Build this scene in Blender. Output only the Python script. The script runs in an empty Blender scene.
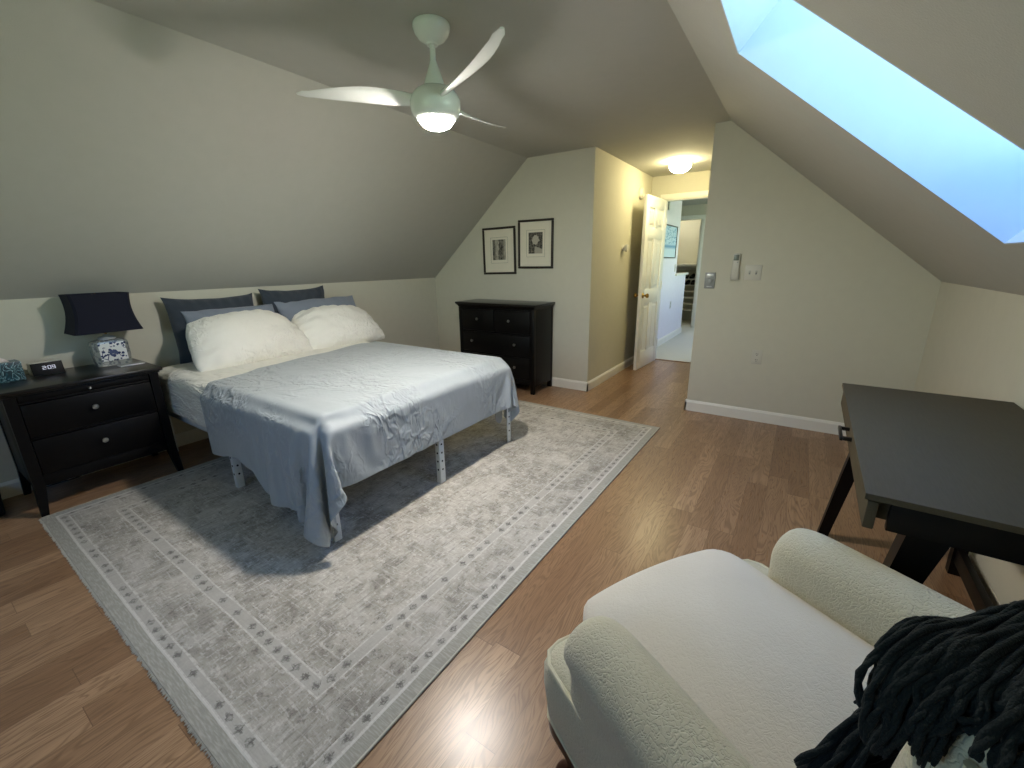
import bpy, bmesh, math, random
from mathutils import Vector, Matrix, noise
R = math.radians; PI = math.pi
rng = random.Random(11)
SC = bpy.context.scene
COL = SC.collection

# ------------------------------------------------------------------ node materials
class S:
    """socket wrapper with arithmetic"""
    def __init__(s, g, sock): s.g, s.s = g, sock
    def _m(s, op, o=None, c=None): return s.g.math(op, s, o, c)
    def __add__(s, o): return s._m('ADD', o)
    __radd__ = __add__
    def __mul__(s, o): return s._m('MULTIPLY', o)
    __rmul__ = __mul__
    def __sub__(s, o): return s._m('SUBTRACT', o)
    def __rsub__(s, o): return s.g.math('SUBTRACT', o, s)
    def __truediv__(s, o): return s._m('DIVIDE', o)
    def lt(s, o): return s._m('LESS_THAN', o)
    def gt(s, o): return s._m('GREATER_THAN', o)
    def abs(s): return s._m('ABSOLUTE')
    def min(s, o): return s._m('MINIMUM', o)
    def max(s, o): return s._m('MAXIMUM', o)
    def floor(s): return s._m('FLOOR')
    def frac(s): return s._m('FRACT')
    def between(s, a, b): return s.gt(a) * s.lt(b)
    def smooth(s, a, b):
        n = s.g.node('ShaderNodeMapRange'); n.interpolation_type = 'SMOOTHSTEP'
        s.g.link(s, n.inputs[0]); n.inputs[1].default_value = a; n.inputs[2].default_value = b
        return S(s.g, n.outputs[0])

def rgb(*c):
    """sRGB 0-255 -> linear RGBA"""
    f = lambda v: (v/255/12.92) if v <= 10.3 else ((v/255+.055)/1.055)**2.4
    return (f(c[0]), f(c[1]), f(c[2]), 1)

class G:
    def __init__(s, name):
        s.m = bpy.data.materials.new(name); s.m.use_nodes = True
        s.t = s.m.node_tree; s.t.nodes.clear()
        s.o = s.node('ShaderNodeOutputMaterial'); s.b = s.node('ShaderNodeBsdfPrincipled')
        s.t.links.new(s.b.outputs[0], s.o.inputs[0]); s._c = None
    def node(s, t): return s.t.nodes.new(t)
    def link(s, a, sock):
        if isinstance(a, S): s.t.links.new(a.s, sock)
        else: sock.default_value = a
    @property
    def co(s):
        if not s._c: s._c = s.node('ShaderNodeTexCoord')
        return S(s, s._c.outputs['Object'])
    def xyz(s, v):
        n = s.node('ShaderNodeSeparateXYZ'); s.link(v, n.inputs[0]); return [S(s, o) for o in n.outputs]
    def vec(s, x, y, z):
        n = s.node('ShaderNodeCombineXYZ')
        for a, i in zip((x, y, z), n.inputs): s.link(a, i)
        return S(s, n.outputs[0])
    def scale(s, v, sx, sy, sz, rot=(0, 0, 0)):
        n = s.node('ShaderNodeMapping'); s.link(v, n.inputs[0]); n.inputs['Scale'].default_value = (sx, sy, sz)
        n.inputs['Rotation'].default_value = rot; return S(s, n.outputs[0])
    def math(s, op, a, b=None, c=None):
        n = s.node('ShaderNodeMath'); n.operation = op
        for v, i in zip((a, b, c), n.inputs):
            if v is not None: s.link(v, i)
        return S(s, n.outputs[0])
    def noise(s, v, sc, det=4, rough=.55, dist=0):
        n = s.node('ShaderNodeTexNoise'); s.link(v, n.inputs['Vector']); n.inputs['Scale'].default_value = sc
        n.inputs['Detail'].default_value = det; n.inputs['Roughness'].default_value = rough; n.inputs['Distortion'].default_value = dist
        return S(s, n.outputs[0])
    def voro(s, v, sc, feat='F1', out=0, rnd=1):
        n = s.node('ShaderNodeTexVoronoi'); n.feature = feat; s.link(v, n.inputs['Vector']); n.inputs['Scale'].default_value = sc
        n.inputs['Randomness'].default_value = rnd; return S(s, n.outputs[out])
    def white(s, v):
        n = s.node('ShaderNodeTexWhiteNoise'); n.noise_dimensions = '3D'; s.link(v, n.inputs['Vector']); return S(s, n.outputs[0])
    def mix(s, f, a, b, mode='MIX'):
        n = s.node('ShaderNodeMix'); n.data_type = 'RGBA'; n.blend_type = mode
        s.link(f, n.inputs[0]); s.link(a, n.inputs[6]); s.link(b, n.inputs[7]); return S(s, n.outputs[2])
    def ramp(s, f, stops):
        n = s.node('ShaderNodeValToRGB'); s.link(f, n.inputs[0]); e = n.color_ramp.elements
        while len(e) < len(stops): e.new(.5)
        for q, (p, c) in zip(e, stops): q.position = p; q.color = c
        return S(s, n.outputs[0])
    def bump(s, h, st=.3, dist=.01):
        n = s.node('ShaderNodeBump'); s.link(h, n.inputs['Height']); n.inputs['Strength'].default_value = st
        n.inputs['Distance'].default_value = dist; s.t.links.new(n.outputs[0], s.b.inputs['Normal']); return s
    def set(s, col=None, rough=None, metal=None, **k):
        if col is not None: s.link(col, s.b.inputs['Base Color'])
        if rough is not None: s.link(rough, s.b.inputs['Roughness'])
        if metal is not None: s.link(metal, s.b.inputs['Metallic'])
        for n, v in k.items(): s.link(v, s.b.inputs[n.replace('_', ' ')])
        return s

def plain(name, c, rough=.5, metal=0, bump=None, **k):
    g = G(name); co = g.co
    n = g.noise(co, 14, 3)
    dark = tuple(v*.93 for v in c[:3])+(1,)
    g.set(g.mix(n, dark, c), rough, metal, **k)
    if bump: g.bump(g.noise(co, bump[0], 3), bump[1], bump[2])
    return g.m

# settled cloth shapes (delta-packed vertex tables)
BLANKET = [
-5603,1900,468,0,-1,49,0,0,49,0,-1,49,0,0,49,1,-1,49,0,0,49,0,-1,49,0,0,49,0,0,49,0,-1,49,0,0,49,0,0,49,0,0,50,-1,-3,49,-8,17,46,-9,42,27,-8,33,36,-8,24,44,-9,45,20,-8,50,-4,-9,49,0,-8,49,0,-9,49,0,
-9,49,0,-8,49,0,-9,49,0,-8,49,0,-9,49,3,-8,49,6,-9,49,7,-8,48,9,-9,49,-3,-8,49,1,-9,49,-2,-9,49,1,-8,49,-1,-9,49,-3,-8,49,1,-9,49,0,-8,49,4,-9,49,-1,-9,49,2,-8,49,0,-9,49,1,-8,49,0,-9,49,-1,-8,49,0,
-9,49,-1,-9,49,-1,-8,49,-3,-9,49,-1,-8,49,-2,-9,49,-1,-8,49,-2,-9,49,-2,-9,49,3,-8,49,2,-9,49,1,-8,49,1,-9,49,2,-8,49,0,-9,49,4,-9,49,1,-8,49,-1,-9,49,-1,-8,49,3,-9,49,0,-8,48,-5,-9,49,2,-8,49,-8,-9,
49,-6,-8,49,-5,-9,49,-3,-8,49,-1,-9,49,0,-8,49,6,-9,46,-17,-8,27,-43,-9,35,-34,-1,42,-27,0,19,-45,0,-4,-49,0,1,-49,0,-1,-49,0,0,-50,0,0,-48,0,0,-50,0,0,-49,0,0,-49,0,0,-49,0,0,-49,603,-3109,-203,0,-2,
49,0,2,49,0,-2,49,0,-1,49,0,1,49,0,-1,49,0,0,49,0,-1,49,1,0,49,0,0,49,0,-1,49,0,0,49,0,0,49,-2,-4,49,-8,17,46,-8,42,28,-8,34,35,-8,25,43,-9,45,21,-8,49,-5,-9,49,0,-8,49,0,-8,49,0,-9,49,0,-8,50,0,-9,
49,0,-8,49,0,-8,49,2,-9,49,4,-8,48,7,-8,49,8,-9,49,1,-8,49,-1,-9,49,-3,-8,48,-1,-9,49,3,-8,49,1,-8,49,-2,-9,49,2,-8,49,1,-9,49,1,-8,49,1,-9,49,1,-8,49,1,-8,49,1,-9,49,-2,-8,49,-1,-9,49,0,-8,49,-5,-9,
49,0,-8,49,-2,-9,49,-3,-8,49,-2,-8,49,2,-9,49,-3,-8,49,1,-9,49,2,-8,48,2,-9,49,0,-8,49,2,-8,49,2,-9,49,3,-8,49,0,-9,49,2,-8,49,-3,-9,49,0,-8,49,1,-8,49,0,-9,49,-3,-8,49,-7,-9,48,-6,-8,49,-4,-8,49,-3,
-9,49,0,-8,49,0,-8,50,5,-9,46,-16,-8,26,-43,-8,35,-34,-2,42,-27,0,19,-45,0,-4,-49,0,0,-50,0,0,-48,0,0,-50,0,0,-49,0,1,-49,0,0,-49,0,0,-49,0,1,-49,0,-2,-49,594,-3106,-200,0,-3,49,1,0,49,0,-1,49,0,1,49,
0,-2,49,0,-1,49,0,2,49,0,-1,49,0,0,49,0,0,49,0,0,49,1,0,49,0,-1,49,-2,-6,49,-8,19,46,-8,41,27,-8,35,34,-8,25,44,-9,45,19,-8,50,-5,-8,49,0,-8,49,0,-9,49,0,-8,49,0,-8,49,0,-9,49,0,-8,49,0,-8,49,1,-8,49,
4,-9,48,6,-8,49,9,-8,49,-1,-8,49,1,-9,48,-2,-8,49,-1,-8,49,0,-9,49,3,-8,49,-1,-8,49,3,-8,49,0,-9,49,1,-8,49,3,-8,49,2,-9,49,-2,-8,49,2,-8,49,0,-8,48,-1,-9,49,-2,-8,49,-5,-8,49,0,-9,49,-1,-8,49,-6,-8,
49,0,-8,49,-1,-9,49,1,-8,49,0,-8,49,1,-9,49,3,-8,49,-2,-8,48,2,-8,49,2,-9,49,1,-8,49,0,-8,49,4,-9,49,-1,-8,49,-4,-8,49,1,-9,49,-1,-8,49,0,-8,48,-8,-8,49,-5,-8,49,-4,-9,49,-2,-8,49,0,-8,49,0,-8,49,5,
-8,46,-17,-9,26,-42,-8,36,-34,-1,41,-28,0,20,-45,0,-5,-49,0,0,-49,0,1,-49,0,0,-49,0,0,-49,0,0,-49,0,0,-49,0,0,-49,0,0,-49,0,1,-49,585,-3107,-195,0,-1,48,0,-1,49,0,0,49,0,-1,49,1,-1,49,0,0,49,0,-1,49,
0,0,49,0,-1,49,0,-1,49,0,1,49,0,0,49,0,1,49,-2,-7,49,-8,19,45,-8,42,27,-8,36,34,-8,25,43,-8,46,18,-8,49,-6,-8,49,0,-8,49,0,-8,49,0,-9,49,0,-8,49,0,-8,49,0,-8,49,0,-8,49,0,-8,49,3,-8,48,6,-8,49,8,-8,
49,2,-9,48,-4,-8,49,-1,-8,49,3,-8,49,-2,-8,49,4,-8,49,0,-8,49,3,-9,49,2,-8,48,1,-8,49,2,-8,49,-2,-8,49,4,-8,49,-1,-8,49,0,-9,49,-4,-8,49,1,-8,48,-1,-8,49,-6,-8,49,-1,-8,49,-1,-8,49,0,-9,49,-3,-8,49,0,
-8,48,1,-8,49,2,-8,49,2,-8,49,0,-8,49,1,-9,49,1,-8,49,0,-8,49,0,-8,48,-1,-8,49,1,-8,49,1,-9,49,-3,-8,49,1,-8,49,-3,-8,48,-7,-8,49,-5,-8,49,-3,-8,49,-1,-8,49,0,-8,49,0,-8,49,5,-8,46,-17,-8,26,-43,-8,
35,-34,-1,41,-27,0,20,-45,0,-5,-49,0,1,-49,0,-1,-49,-1,0,-49,0,0,-49,0,1,-49,0,0,-49,0,0,-49,0,1,-49,0,0,-49,577,-3107,-189,0,-2,48,0,0,49,0,-1,49,0,-1,49,0,-1,49,0,0,49,0,0,48,0,0,49,1,0,49,0,0,49,0,
0,49,0,0,49,0,0,49,-3,-6,49,-8,21,44,-8,42,28,-7,35,33,-8,27,42,-8,47,16,-8,49,-7,-8,49,0,-8,49,0,-8,49,0,-8,49,0,-8,48,0,-8,49,0,-8,49,0,-8,49,0,-8,49,3,-8,49,6,-8,48,9,-8,49,-1,-8,48,0,-8,49,-1,-8,
49,-2,-8,49,0,-8,49,2,-8,48,1,-8,49,4,-8,49,3,-8,49,2,-8,49,-1,-8,48,4,-8,49,-2,-8,49,1,-8,49,0,-8,49,-4,-8,48,-1,-8,49,1,-8,49,-5,-8,49,-1,-8,49,-1,-8,48,0,-8,49,-3,-8,49,1,-8,49,1,-8,49,1,-8,48,0,
-8,49,2,-8,49,2,-8,49,-1,-8,49,0,-8,48,-2,-8,49,0,-8,49,1,-8,49,-3,-8,49,2,-8,49,0,-8,48,-3,-8,49,-8,-8,48,-5,-8,49,-2,-8,49,0,-7,49,0,-8,49,0,-8,49,5,-8,46,-18,-8,26,-42,-8,34,-34,-1,42,-28,0,19,-45,
0,-5,-49,0,0,-49,0,0,-49,0,1,-49,0,0,-48,0,0,-49,0,0,-49,0,0,-49,0,1,-49,0,0,-49,567,-3110,-181,0,-2,48,1,0,49,0,-3,49,0,1,49,0,0,48,0,0,49,0,-1,49,0,1,49,0,0,48,0,0,49,0,0,49,1,1,49,0,0,49,-5,-4,49,
-7,24,42,-8,42,27,-7,34,35,-8,30,39,-8,47,12,-8,49,-6,-8,49,0,-7,49,0,-8,49,0,-8,48,0,-8,49,0,-8,49,0,-8,49,0,-7,49,0,-8,48,3,-8,49,6,-8,48,8,-8,49,-3,-7,49,1,-8,48,-3,-8,49,1,-8,49,0,-8,48,1,-8,49,5,
-8,49,2,-7,49,0,-8,48,2,-8,49,2,-8,49,3,-8,48,1,-8,49,-1,-7,49,-1,-8,49,-3,-8,48,0,-8,49,-3,-8,49,0,-8,48,-2,-8,49,-2,-7,49,-1,-8,49,2,-8,48,-2,-8,49,3,-8,49,1,-8,48,1,-8,49,-1,-7,49,1,-8,49,0,-8,48,
-1,-8,49,1,-8,49,-2,-8,48,-3,-7,49,1,-8,49,-2,-8,49,0,-8,48,1,-8,48,-9,-8,49,-5,-7,49,-2,-8,49,0,-8,48,0,-8,49,0,-7,49,5,-8,45,-18,-8,27,-42,-8,34,-35,0,41,-28,0,19,-45,0,-4,-49,0,1,-48,0,-1,-49,0,-1,
-49,0,1,-49,0,0,-49,0,0,-48,0,0,-49,0,-1,-49,-1,0,-49,559,-3111,-172,0,-1,49,0,1,49,0,-1,48,0,0,49,1,-1,48,0,-1,49,0,1,49,0,0,49,0,-1,48,0,1,49,0,0,49,0,-1,48,0,-2,49,-5,4,49,-8,28,39,-7,40,29,-8,31,
37,-7,35,34,-8,48,6,-7,49,-4,-8,49,0,-8,48,0,-7,49,0,-8,49,0,-8,48,0,-7,49,0,-8,49,0,-8,49,0,-8,48,2,-7,49,4,-8,48,9,-7,48,-2,-8,49,1,-8,48,-1,-8,49,-1,-7,49,1,-8,48,2,-8,49,3,-7,48,0,-8,49,2,-8,49,2,
-7,48,4,-8,49,-1,-8,48,2,-7,49,-2,-8,49,0,-8,48,-2,-8,49,0,-7,49,-2,-8,48,-2,-8,49,-1,-7,48,0,-8,49,1,-8,49,-2,-7,48,0,-8,49,3,-8,48,0,-8,49,2,-7,49,-2,-8,48,1,-8,49,-1,-7,48,-2,-8,49,2,-8,49,-4,-7,
48,-2,-8,49,0,-8,48,-2,-7,49,2,-8,49,-1,-8,48,-8,-7,48,-4,-8,49,-1,-8,49,0,-7,48,0,-8,49,0,-7,49,5,-8,45,-19,-8,26,-42,-7,34,-35,-1,41,-28,0,18,-45,0,-4,-49,0,0,-49,0,1,-48,0,0,-49,0,0,-48,0,-2,-49,0,
1,-49,0,0,-48,0,0,-49,0,-1,-49,550,-3111,-160,0,-1,48,0,-1,49,0,-2,48,0,1,49,0,0,48,0,0,49,0,0,48,0,1,49,1,2,49,0,-1,48,0,0,49,0,-2,48,0,-4,49,-7,9,48,-7,35,34,-8,37,31,-7,27,41,-7,40,27,-8,49,-1,-7,
49,0,-8,48,0,-7,49,0,-8,49,0,-7,48,0,-8,49,0,-7,48,0,-8,49,0,-7,48,0,-8,49,1,-7,48,5,-8,48,9,-7,49,-3,-8,48,-1,-7,49,2,-8,48,0,-8,49,1,-7,48,1,-8,48,2,-7,49,1,-8,48,4,-7,49,-1,-8,48,3,-7,49,2,-8,48,0,
-7,49,-2,-8,48,0,-8,49,1,-7,48,-2,-8,49,0,-7,48,-1,-8,49,-2,-7,48,1,-8,49,0,-7,48,-1,-8,49,1,-7,48,-1,-8,49,2,-7,48,3,-8,49,-4,-8,48,2,-7,49,-3,-8,48,-2,-7,49,1,-8,48,-3,-7,48,-3,-8,49,-1,-7,48,1,-8,
49,0,-7,48,-2,-8,48,-8,-7,49,-3,-8,48,0,-7,49,0,-8,48,0,-7,49,0,-8,49,5,-7,44,-20,-7,27,-42,-8,33,-35,0,40,-28,0,19,-45,0,-4,-49,0,0,-49,0,-1,-48,0,1,-49,0,0,-48,0,2,-49,0,-2,-48,0,1,-49,0,-1,-48,0,2,
-49,540,-3115,-148,1,1,48,0,0,49,0,-1,48,0,1,48,0,-1,49,0,1,48,0,0,49,0,-2,48,0,0,49,0,-1,48,1,1,48,0,1,49,-1,-8,49,-8,16,45,-7,39,30,-7,36,33,-7,24,43,-7,43,22,-8,50,-4,-7,48,0,-7,49,0,-8,48,0,-7,49,
0,-7,48,0,-8,49,0,-7,48,0,-8,49,0,-7,48,0,-7,48,0,-8,49,5,-7,47,8,-7,49,2,-8,48,-2,-7,48,1,-8,49,1,-7,48,-1,-7,48,3,-8,49,0,-7,48,2,-7,48,4,-8,49,1,-7,48,1,-8,48,-1,-7,49,1,-7,48,-2,-8,48,2,-7,49,-1,
-8,48,-4,-7,48,2,-7,49,-3,-8,48,-1,-7,49,3,-7,48,-1,-8,48,2,-7,49,1,-8,48,-1,-7,48,3,-7,49,-1,-8,48,0,-7,48,-1,-8,49,0,-7,48,-2,-7,48,-3,-8,49,-3,-7,48,-1,-8,48,-1,-7,49,-2,-7,48,0,-8,48,2,-7,48,-8,
-7,48,-5,-7,49,0,-8,48,0,-7,49,0,-7,48,0,-8,49,5,-7,43,-22,-7,27,-41,-8,33,-35,0,40,-29,0,18,-45,0,-3,-48,0,0,-49,0,1,-48,0,-1,-49,0,0,-48,0,0,-48,0,1,-49,0,-2,-48,0,1,-48,0,0,-49,532,-3108,-136,0,0,
48,0,-1,49,0,-1,48,0,-3,48,0,0,48,1,-2,49,0,0,48,0,1,48,0,1,49,0,0,48,0,0,48,0,0,48,-2,-7,49,-7,20,44,-7,42,27,-8,35,33,-6,25,43,-7,44,19,-7,50,-7,-8,48,0,-7,48,0,-7,49,0,-7,48,0,-8,48,0,-7,49,0,-7,
48,0,-7,48,0,-8,49,0,-7,48,1,-7,48,6,-7,47,9,-7,49,-3,-8,48,1,-7,48,-1,-7,48,-1,-7,48,1,-7,49,1,-8,48,4,-7,48,3,-7,48,1,-7,48,0,-8,49,1,-7,48,1,-7,48,0,-7,48,-2,-8,49,-1,-7,48,0,-7,48,-2,-7,48,-1,-8,
48,2,-7,49,2,-7,48,-1,-7,48,0,-7,48,1,-8,48,2,-7,49,2,-7,48,0,-7,48,2,-8,48,-4,-7,48,0,-7,49,-1,-7,48,-3,-8,48,0,-7,48,-2,-7,49,-2,-7,48,-2,-7,48,-3,-8,48,1,-7,48,1,-7,48,-9,-7,48,-4,-7,48,0,-7,49,0,
-8,48,0,-7,48,0,-7,49,4,-7,43,-22,-7,26,-41,-7,33,-35,0,40,-29,0,17,-45,0,-2,-49,0,-1,-48,0,0,-48,0,1,-48,0,0,-49,0,-1,-48,0,1,-48,0,1,-48,0,-2,-49,0,0,-48,522,-3113,-125,0,0,48,1,0,48,0,-2,49,0,3,48,
0,-1,48,0,0,48,0,0,48,1,0,48,0,-1,48,0,0,49,0,1,48,0,0,48,-4,-4,49,-7,23,42,-7,43,24,-7,34,34,-7,27,42,-6,46,15,-7,48,-8,-7,49,0,-7,48,0,-7,48,0,-7,48,0,-8,48,0,-7,49,0,-7,48,0,-7,48,0,-7,48,0,-7,48,
1,-7,48,4,-7,48,8,-7,48,2,-7,48,-3,-7,48,0,-7,48,3,-7,48,2,-8,48,-2,-7,48,5,-7,48,-1,-7,49,1,-7,48,-1,-7,48,2,-7,48,2,-7,48,-3,-7,48,-1,-7,48,-1,-7,48,-1,-7,48,1,-7,48,2,-8,48,-3,-7,49,2,-7,48,4,-7,
48,1,-7,48,2,-7,48,-2,-7,48,2,-7,48,3,-7,48,-2,-7,48,0,-7,48,-3,-7,48,-3,-8,48,0,-7,49,-1,-7,48,-2,-7,48,-3,-7,48,-1,-7,48,-1,-7,48,0,-7,48,0,-7,47,-9,-7,48,-4,-7,49,0,-7,48,0,-7,48,0,-7,48,0,-7,49,3,
-7,42,-23,-7,27,-40,-6,33,-35,0,39,-29,0,16,-45,-1,-1,-49,1,0,-48,-1,1,-48,1,-2,-48,-1,0,-48,0,1,-49,0,-1,-48,0,1,-48,0,0,-48,0,-1,-48,514,-3118,-116,0,2,48,0,-1,48,0,0,48,1,0,48,0,0,48,0,2,48,0,0,48,
0,0,48,0,1,48,1,0,48,0,0,48,0,0,48,-5,-2,49,-7,27,40,-7,42,25,-7,34,34,-6,28,39,-7,48,11,-7,48,-7,-7,48,0,-7,48,0,-7,48,0,-6,48,0,-7,48,0,-7,48,0,-7,48,0,-7,48,0,-7,48,0,-7,48,1,-7,48,6,-7,48,9,-7,48,
-1,-7,48,0,-7,48,-2,-6,48,2,-7,48,3,-7,48,0,-7,48,-1,-7,48,4,-7,48,-1,-7,48,2,-7,47,-2,-7,48,-1,-7,48,0,-7,48,1,-7,48,-3,-7,48,2,-7,48,-1,-7,48,-1,-6,48,0,-7,48,2,-7,48,2,-7,48,1,-7,48,3,-7,48,2,-7,
48,0,-7,48,-1,-7,48,1,-7,48,-1,-7,48,0,-7,48,-4,-7,48,-2,-7,48,-1,-7,48,-2,-6,48,-3,-7,48,1,-7,48,1,-7,48,-2,-7,48,1,-7,48,-9,-7,47,-5,-6,48,-1,-7,48,0,-7,48,0,-7,48,0,-7,49,3,-7,42,-24,-7,27,-40,-6,
32,-35,0,39,-29,0,16,-46,0,-1,-48,0,0,-48,0,-1,-48,0,0,-48,0,0,-48,0,-1,-48,0,2,-48,0,-2,-48,0,1,-48,0,0,-48,504,-3121,-111,1,1,48,0,1,48,0,1,48,0,1,48,0,2,48,1,-1,48,0,1,48,0,1,48,0,0,48,0,0,48,0,0,
48,1,0,48,-6,0,48,-7,30,38,-6,41,25,-7,32,35,-7,30,38,-6,48,5,-7,48,-3,-7,48,0,-6,48,0,-7,48,0,-7,48,0,-7,48,0,-6,48,0,-7,48,0,-7,48,0,-7,48,0,-6,48,2,-7,48,5,-7,47,9,-7,48,0,-7,48,1,-6,48,-1,-7,48,0,
-7,48,3,-7,48,0,-7,48,0,-6,48,0,-7,48,0,-7,48,2,-7,47,-3,-7,48,1,-6,48,-1,-7,48,-2,-7,48,1,-7,48,0,-7,48,0,-6,48,0,-7,48,-1,-7,48,1,-7,48,3,-6,48,2,-7,48,1,-7,48,5,-7,47,-2,-7,48,3,-6,48,1,-7,48,-4,
-7,48,2,-7,48,-4,-7,48,-3,-6,48,-2,-7,48,-2,-7,48,0,-7,48,-2,-7,48,2,-6,48,0,-7,48,-3,-7,47,-5,-6,47,-8,-7,48,-1,-7,48,0,-6,48,0,-7,48,0,-7,49,3,-6,41,-24,-7,27,-40,-6,33,-35,0,38,-30,0,16,-45,0,-1,
-48,0,0,-48,0,0,-48,0,0,-48,0,-1,-48,0,1,-48,0,-1,-48,0,0,-48,0,0,-48,0,0,-48,495,-3118,-109,0,2,47,1,-1,49,0,0,47,0,1,48,0,1,48,0,1,48,1,-1,48,0,0,48,0,1,48,0,0,48,0,0,48,0,-1,48,-5,1,48,-7,32,36,-6,
40,26,-7,32,36,-6,30,38,-7,49,1,-7,48,0,-6,47,0,-7,48,0,-6,48,0,-7,48,0,-7,48,0,-6,48,0,-7,48,0,-6,48,0,-7,48,0,-7,48,3,-6,48,5,-7,47,8,-7,48,2,-6,48,0,-7,48,-1,-7,48,3,-6,48,1,-7,48,-1,-7,48,2,-6,48,
0,-7,47,-1,-7,48,-2,-6,48,-2,-7,48,1,-7,48,-1,-6,48,-2,-7,48,-1,-7,48,0,-6,48,-1,-7,48,3,-6,48,1,-7,47,1,-7,48,1,-6,48,4,-7,48,1,-7,48,3,-6,48,-1,-7,48,1,-7,48,-1,-6,48,1,-7,48,-1,-7,48,-3,-6,48,-2,
-7,47,0,-7,48,-3,-6,48,0,-7,48,-2,-7,48,-1,-6,48,2,-7,48,2,-6,47,-8,-7,48,-7,-6,48,-4,-7,48,0,-6,48,0,-7,48,0,-7,48,3,-6,41,-25,-7,27,-40,-6,33,-35,0,38,-29,0,16,-45,0,1,-48,0,-2,-48,0,0,-48,0,0,-48,
0,-1,-48,0,0,-48,0,2,-48,0,-1,-48,0,-1,-48,0,0,-48,487,-3116,-112,0,-1,48,0,2,48,0,1,48,1,0,48,0,-2,48,0,2,48,0,-1,48,0,1,48,1,-1,48,0,1,48,0,0,48,0,0,48,-5,-1,48,-7,32,36,-6,40,27,-6,33,35,-7,28,38,
-6,48,3,-7,48,0,-6,48,0,-7,48,0,-6,48,0,-7,48,0,-6,48,0,-7,48,0,-6,48,0,-7,48,0,-6,49,1,-7,47,4,-6,48,7,-7,47,8,-6,48,-2,-7,48,-1,-6,48,3,-7,48,1,-6,48,1,-7,48,-2,-6,48,0,-7,48,3,-6,48,-1,-7,48,-2,-6,
48,-1,-7,48,-4,-6,48,1,-7,48,-1,-7,48,-1,-6,48,-2,-7,47,0,-6,48,3,-7,48,2,-6,48,-1,-7,48,2,-6,48,2,-7,48,5,-6,48,0,-7,48,1,-6,48,3,-7,48,-2,-6,48,-2,-7,48,1,-6,48,-4,-7,48,-1,-6,48,1,-7,48,-4,-7,47,
-1,-6,48,2,-7,48,-1,-6,48,3,-7,48,-3,-6,48,-5,-6,47,-9,-7,48,-4,-6,48,0,-6,48,0,-7,48,0,-6,49,3,-7,41,-25,-6,27,-40,-6,33,-35,0,38,-29,0,16,-45,0,-2,-48,0,1,-48,0,0,-48,0,0,-48,0,0,-48,0,-1,-48,0,0,
-48,0,0,-48,0,0,-48,0,-1,-48,478,-3117,-119,0,2,48,0,-1,48,0,2,48,0,1,48,1,0,48,0,0,48,0,0,48,0,-1,48,0,1,49,0,-1,48,1,1,48,0,0,48,-5,-3,48,-6,29,39,-6,40,27,-7,35,33,-6,26,41,-6,48,8,-7,48,-3,-6,48,
0,-6,48,0,-6,48,0,-7,48,0,-6,48,0,-6,49,0,-7,48,0,-6,48,0,-7,48,1,-6,48,4,-6,48,7,-7,47,8,-6,48,1,-7,48,1,-6,48,-3,-6,48,4,-7,48,-1,-6,48,1,-7,48,-1,-6,48,0,-6,48,-2,-7,48,1,-6,48,-4,-7,48,2,-6,48,-6,
-7,48,2,-6,48,-4,-6,48,0,-7,48,2,-6,48,1,-7,48,2,-6,48,1,-6,48,2,-7,48,0,-6,48,5,-7,48,0,-6,48,3,-6,48,-3,-7,48,0,-6,49,2,-7,48,0,-6,48,-3,-6,48,0,-7,48,-2,-6,48,-1,-7,48,0,-6,48,0,-6,48,-2,-7,48,2,
-6,48,2,-6,47,-8,-6,48,-7,-7,48,-5,-6,48,-2,-6,48,0,-7,48,0,-6,48,3,-6,42,-24,-7,27,-40,-6,33,-35,0,39,-29,0,15,-45,0,1,-48,0,-1,-49,0,-1,-48,0,0,-48,0,0,-48,0,0,-48,0,0,-48,0,-1,-48,0,2,-48,0,-2,-48,
469,-3118,-129,0,0,48,1,2,48,0,-2,49,0,0,48,0,1,48,0,0,48,0,1,48,1,2,48,0,0,49,0,1,48,0,0,48,0,0,48,-3,-5,49,-6,23,42,-6,42,27,-6,35,32,-7,25,43,-6,46,14,-6,49,-5,-6,48,0,-6,49,0,-7,48,0,-6,48,0,-6,
48,0,-6,49,0,-7,48,0,-6,48,0,-6,48,2,-6,48,4,-6,48,7,-7,48,8,-6,48,1,-6,48,-2,-7,48,3,-6,48,2,-6,48,-2,-7,48,3,-6,49,0,-6,48,-3,-6,48,-2,-7,48,-1,-6,48,0,-6,48,-3,-7,48,-3,-6,48,-1,-6,48,1,-6,49,-3,
-7,48,-1,-6,48,5,-6,48,-1,-7,48,2,-6,48,4,-6,48,-1,-6,48,1,-7,49,5,-6,48,-2,-6,48,0,-7,48,3,-6,48,-3,-6,48,1,-6,48,-3,-7,48,-1,-6,49,-1,-6,48,1,-6,48,0,-7,48,0,-6,48,1,-6,48,0,-7,48,4,-6,48,-9,-6,48,
-8,-6,48,-5,-6,48,-3,-6,48,0,-6,48,0,-7,49,4,-6,42,-24,-6,27,-40,-6,33,-35,0,39,-29,0,17,-45,0,-2,-48,0,-1,-48,0,2,-49,0,-1,-48,0,0,-48,0,1,-48,0,-3,-48,0,2,-49,0,-2,-48,0,1,-48,460,-3118,-141,0,-2,
48,0,1,49,0,1,48,0,-1,48,1,1,48,0,2,49,0,0,48,0,-1,48,0,2,49,1,-1,48,0,2,48,0,1,49,-2,-6,48,-6,17,46,-6,42,26,-6,34,34,-6,26,43,-6,43,21,-6,50,-6,-6,48,0,-6,48,0,-7,49,0,-6,48,0,-6,48,0,-6,49,0,-6,48,
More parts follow.
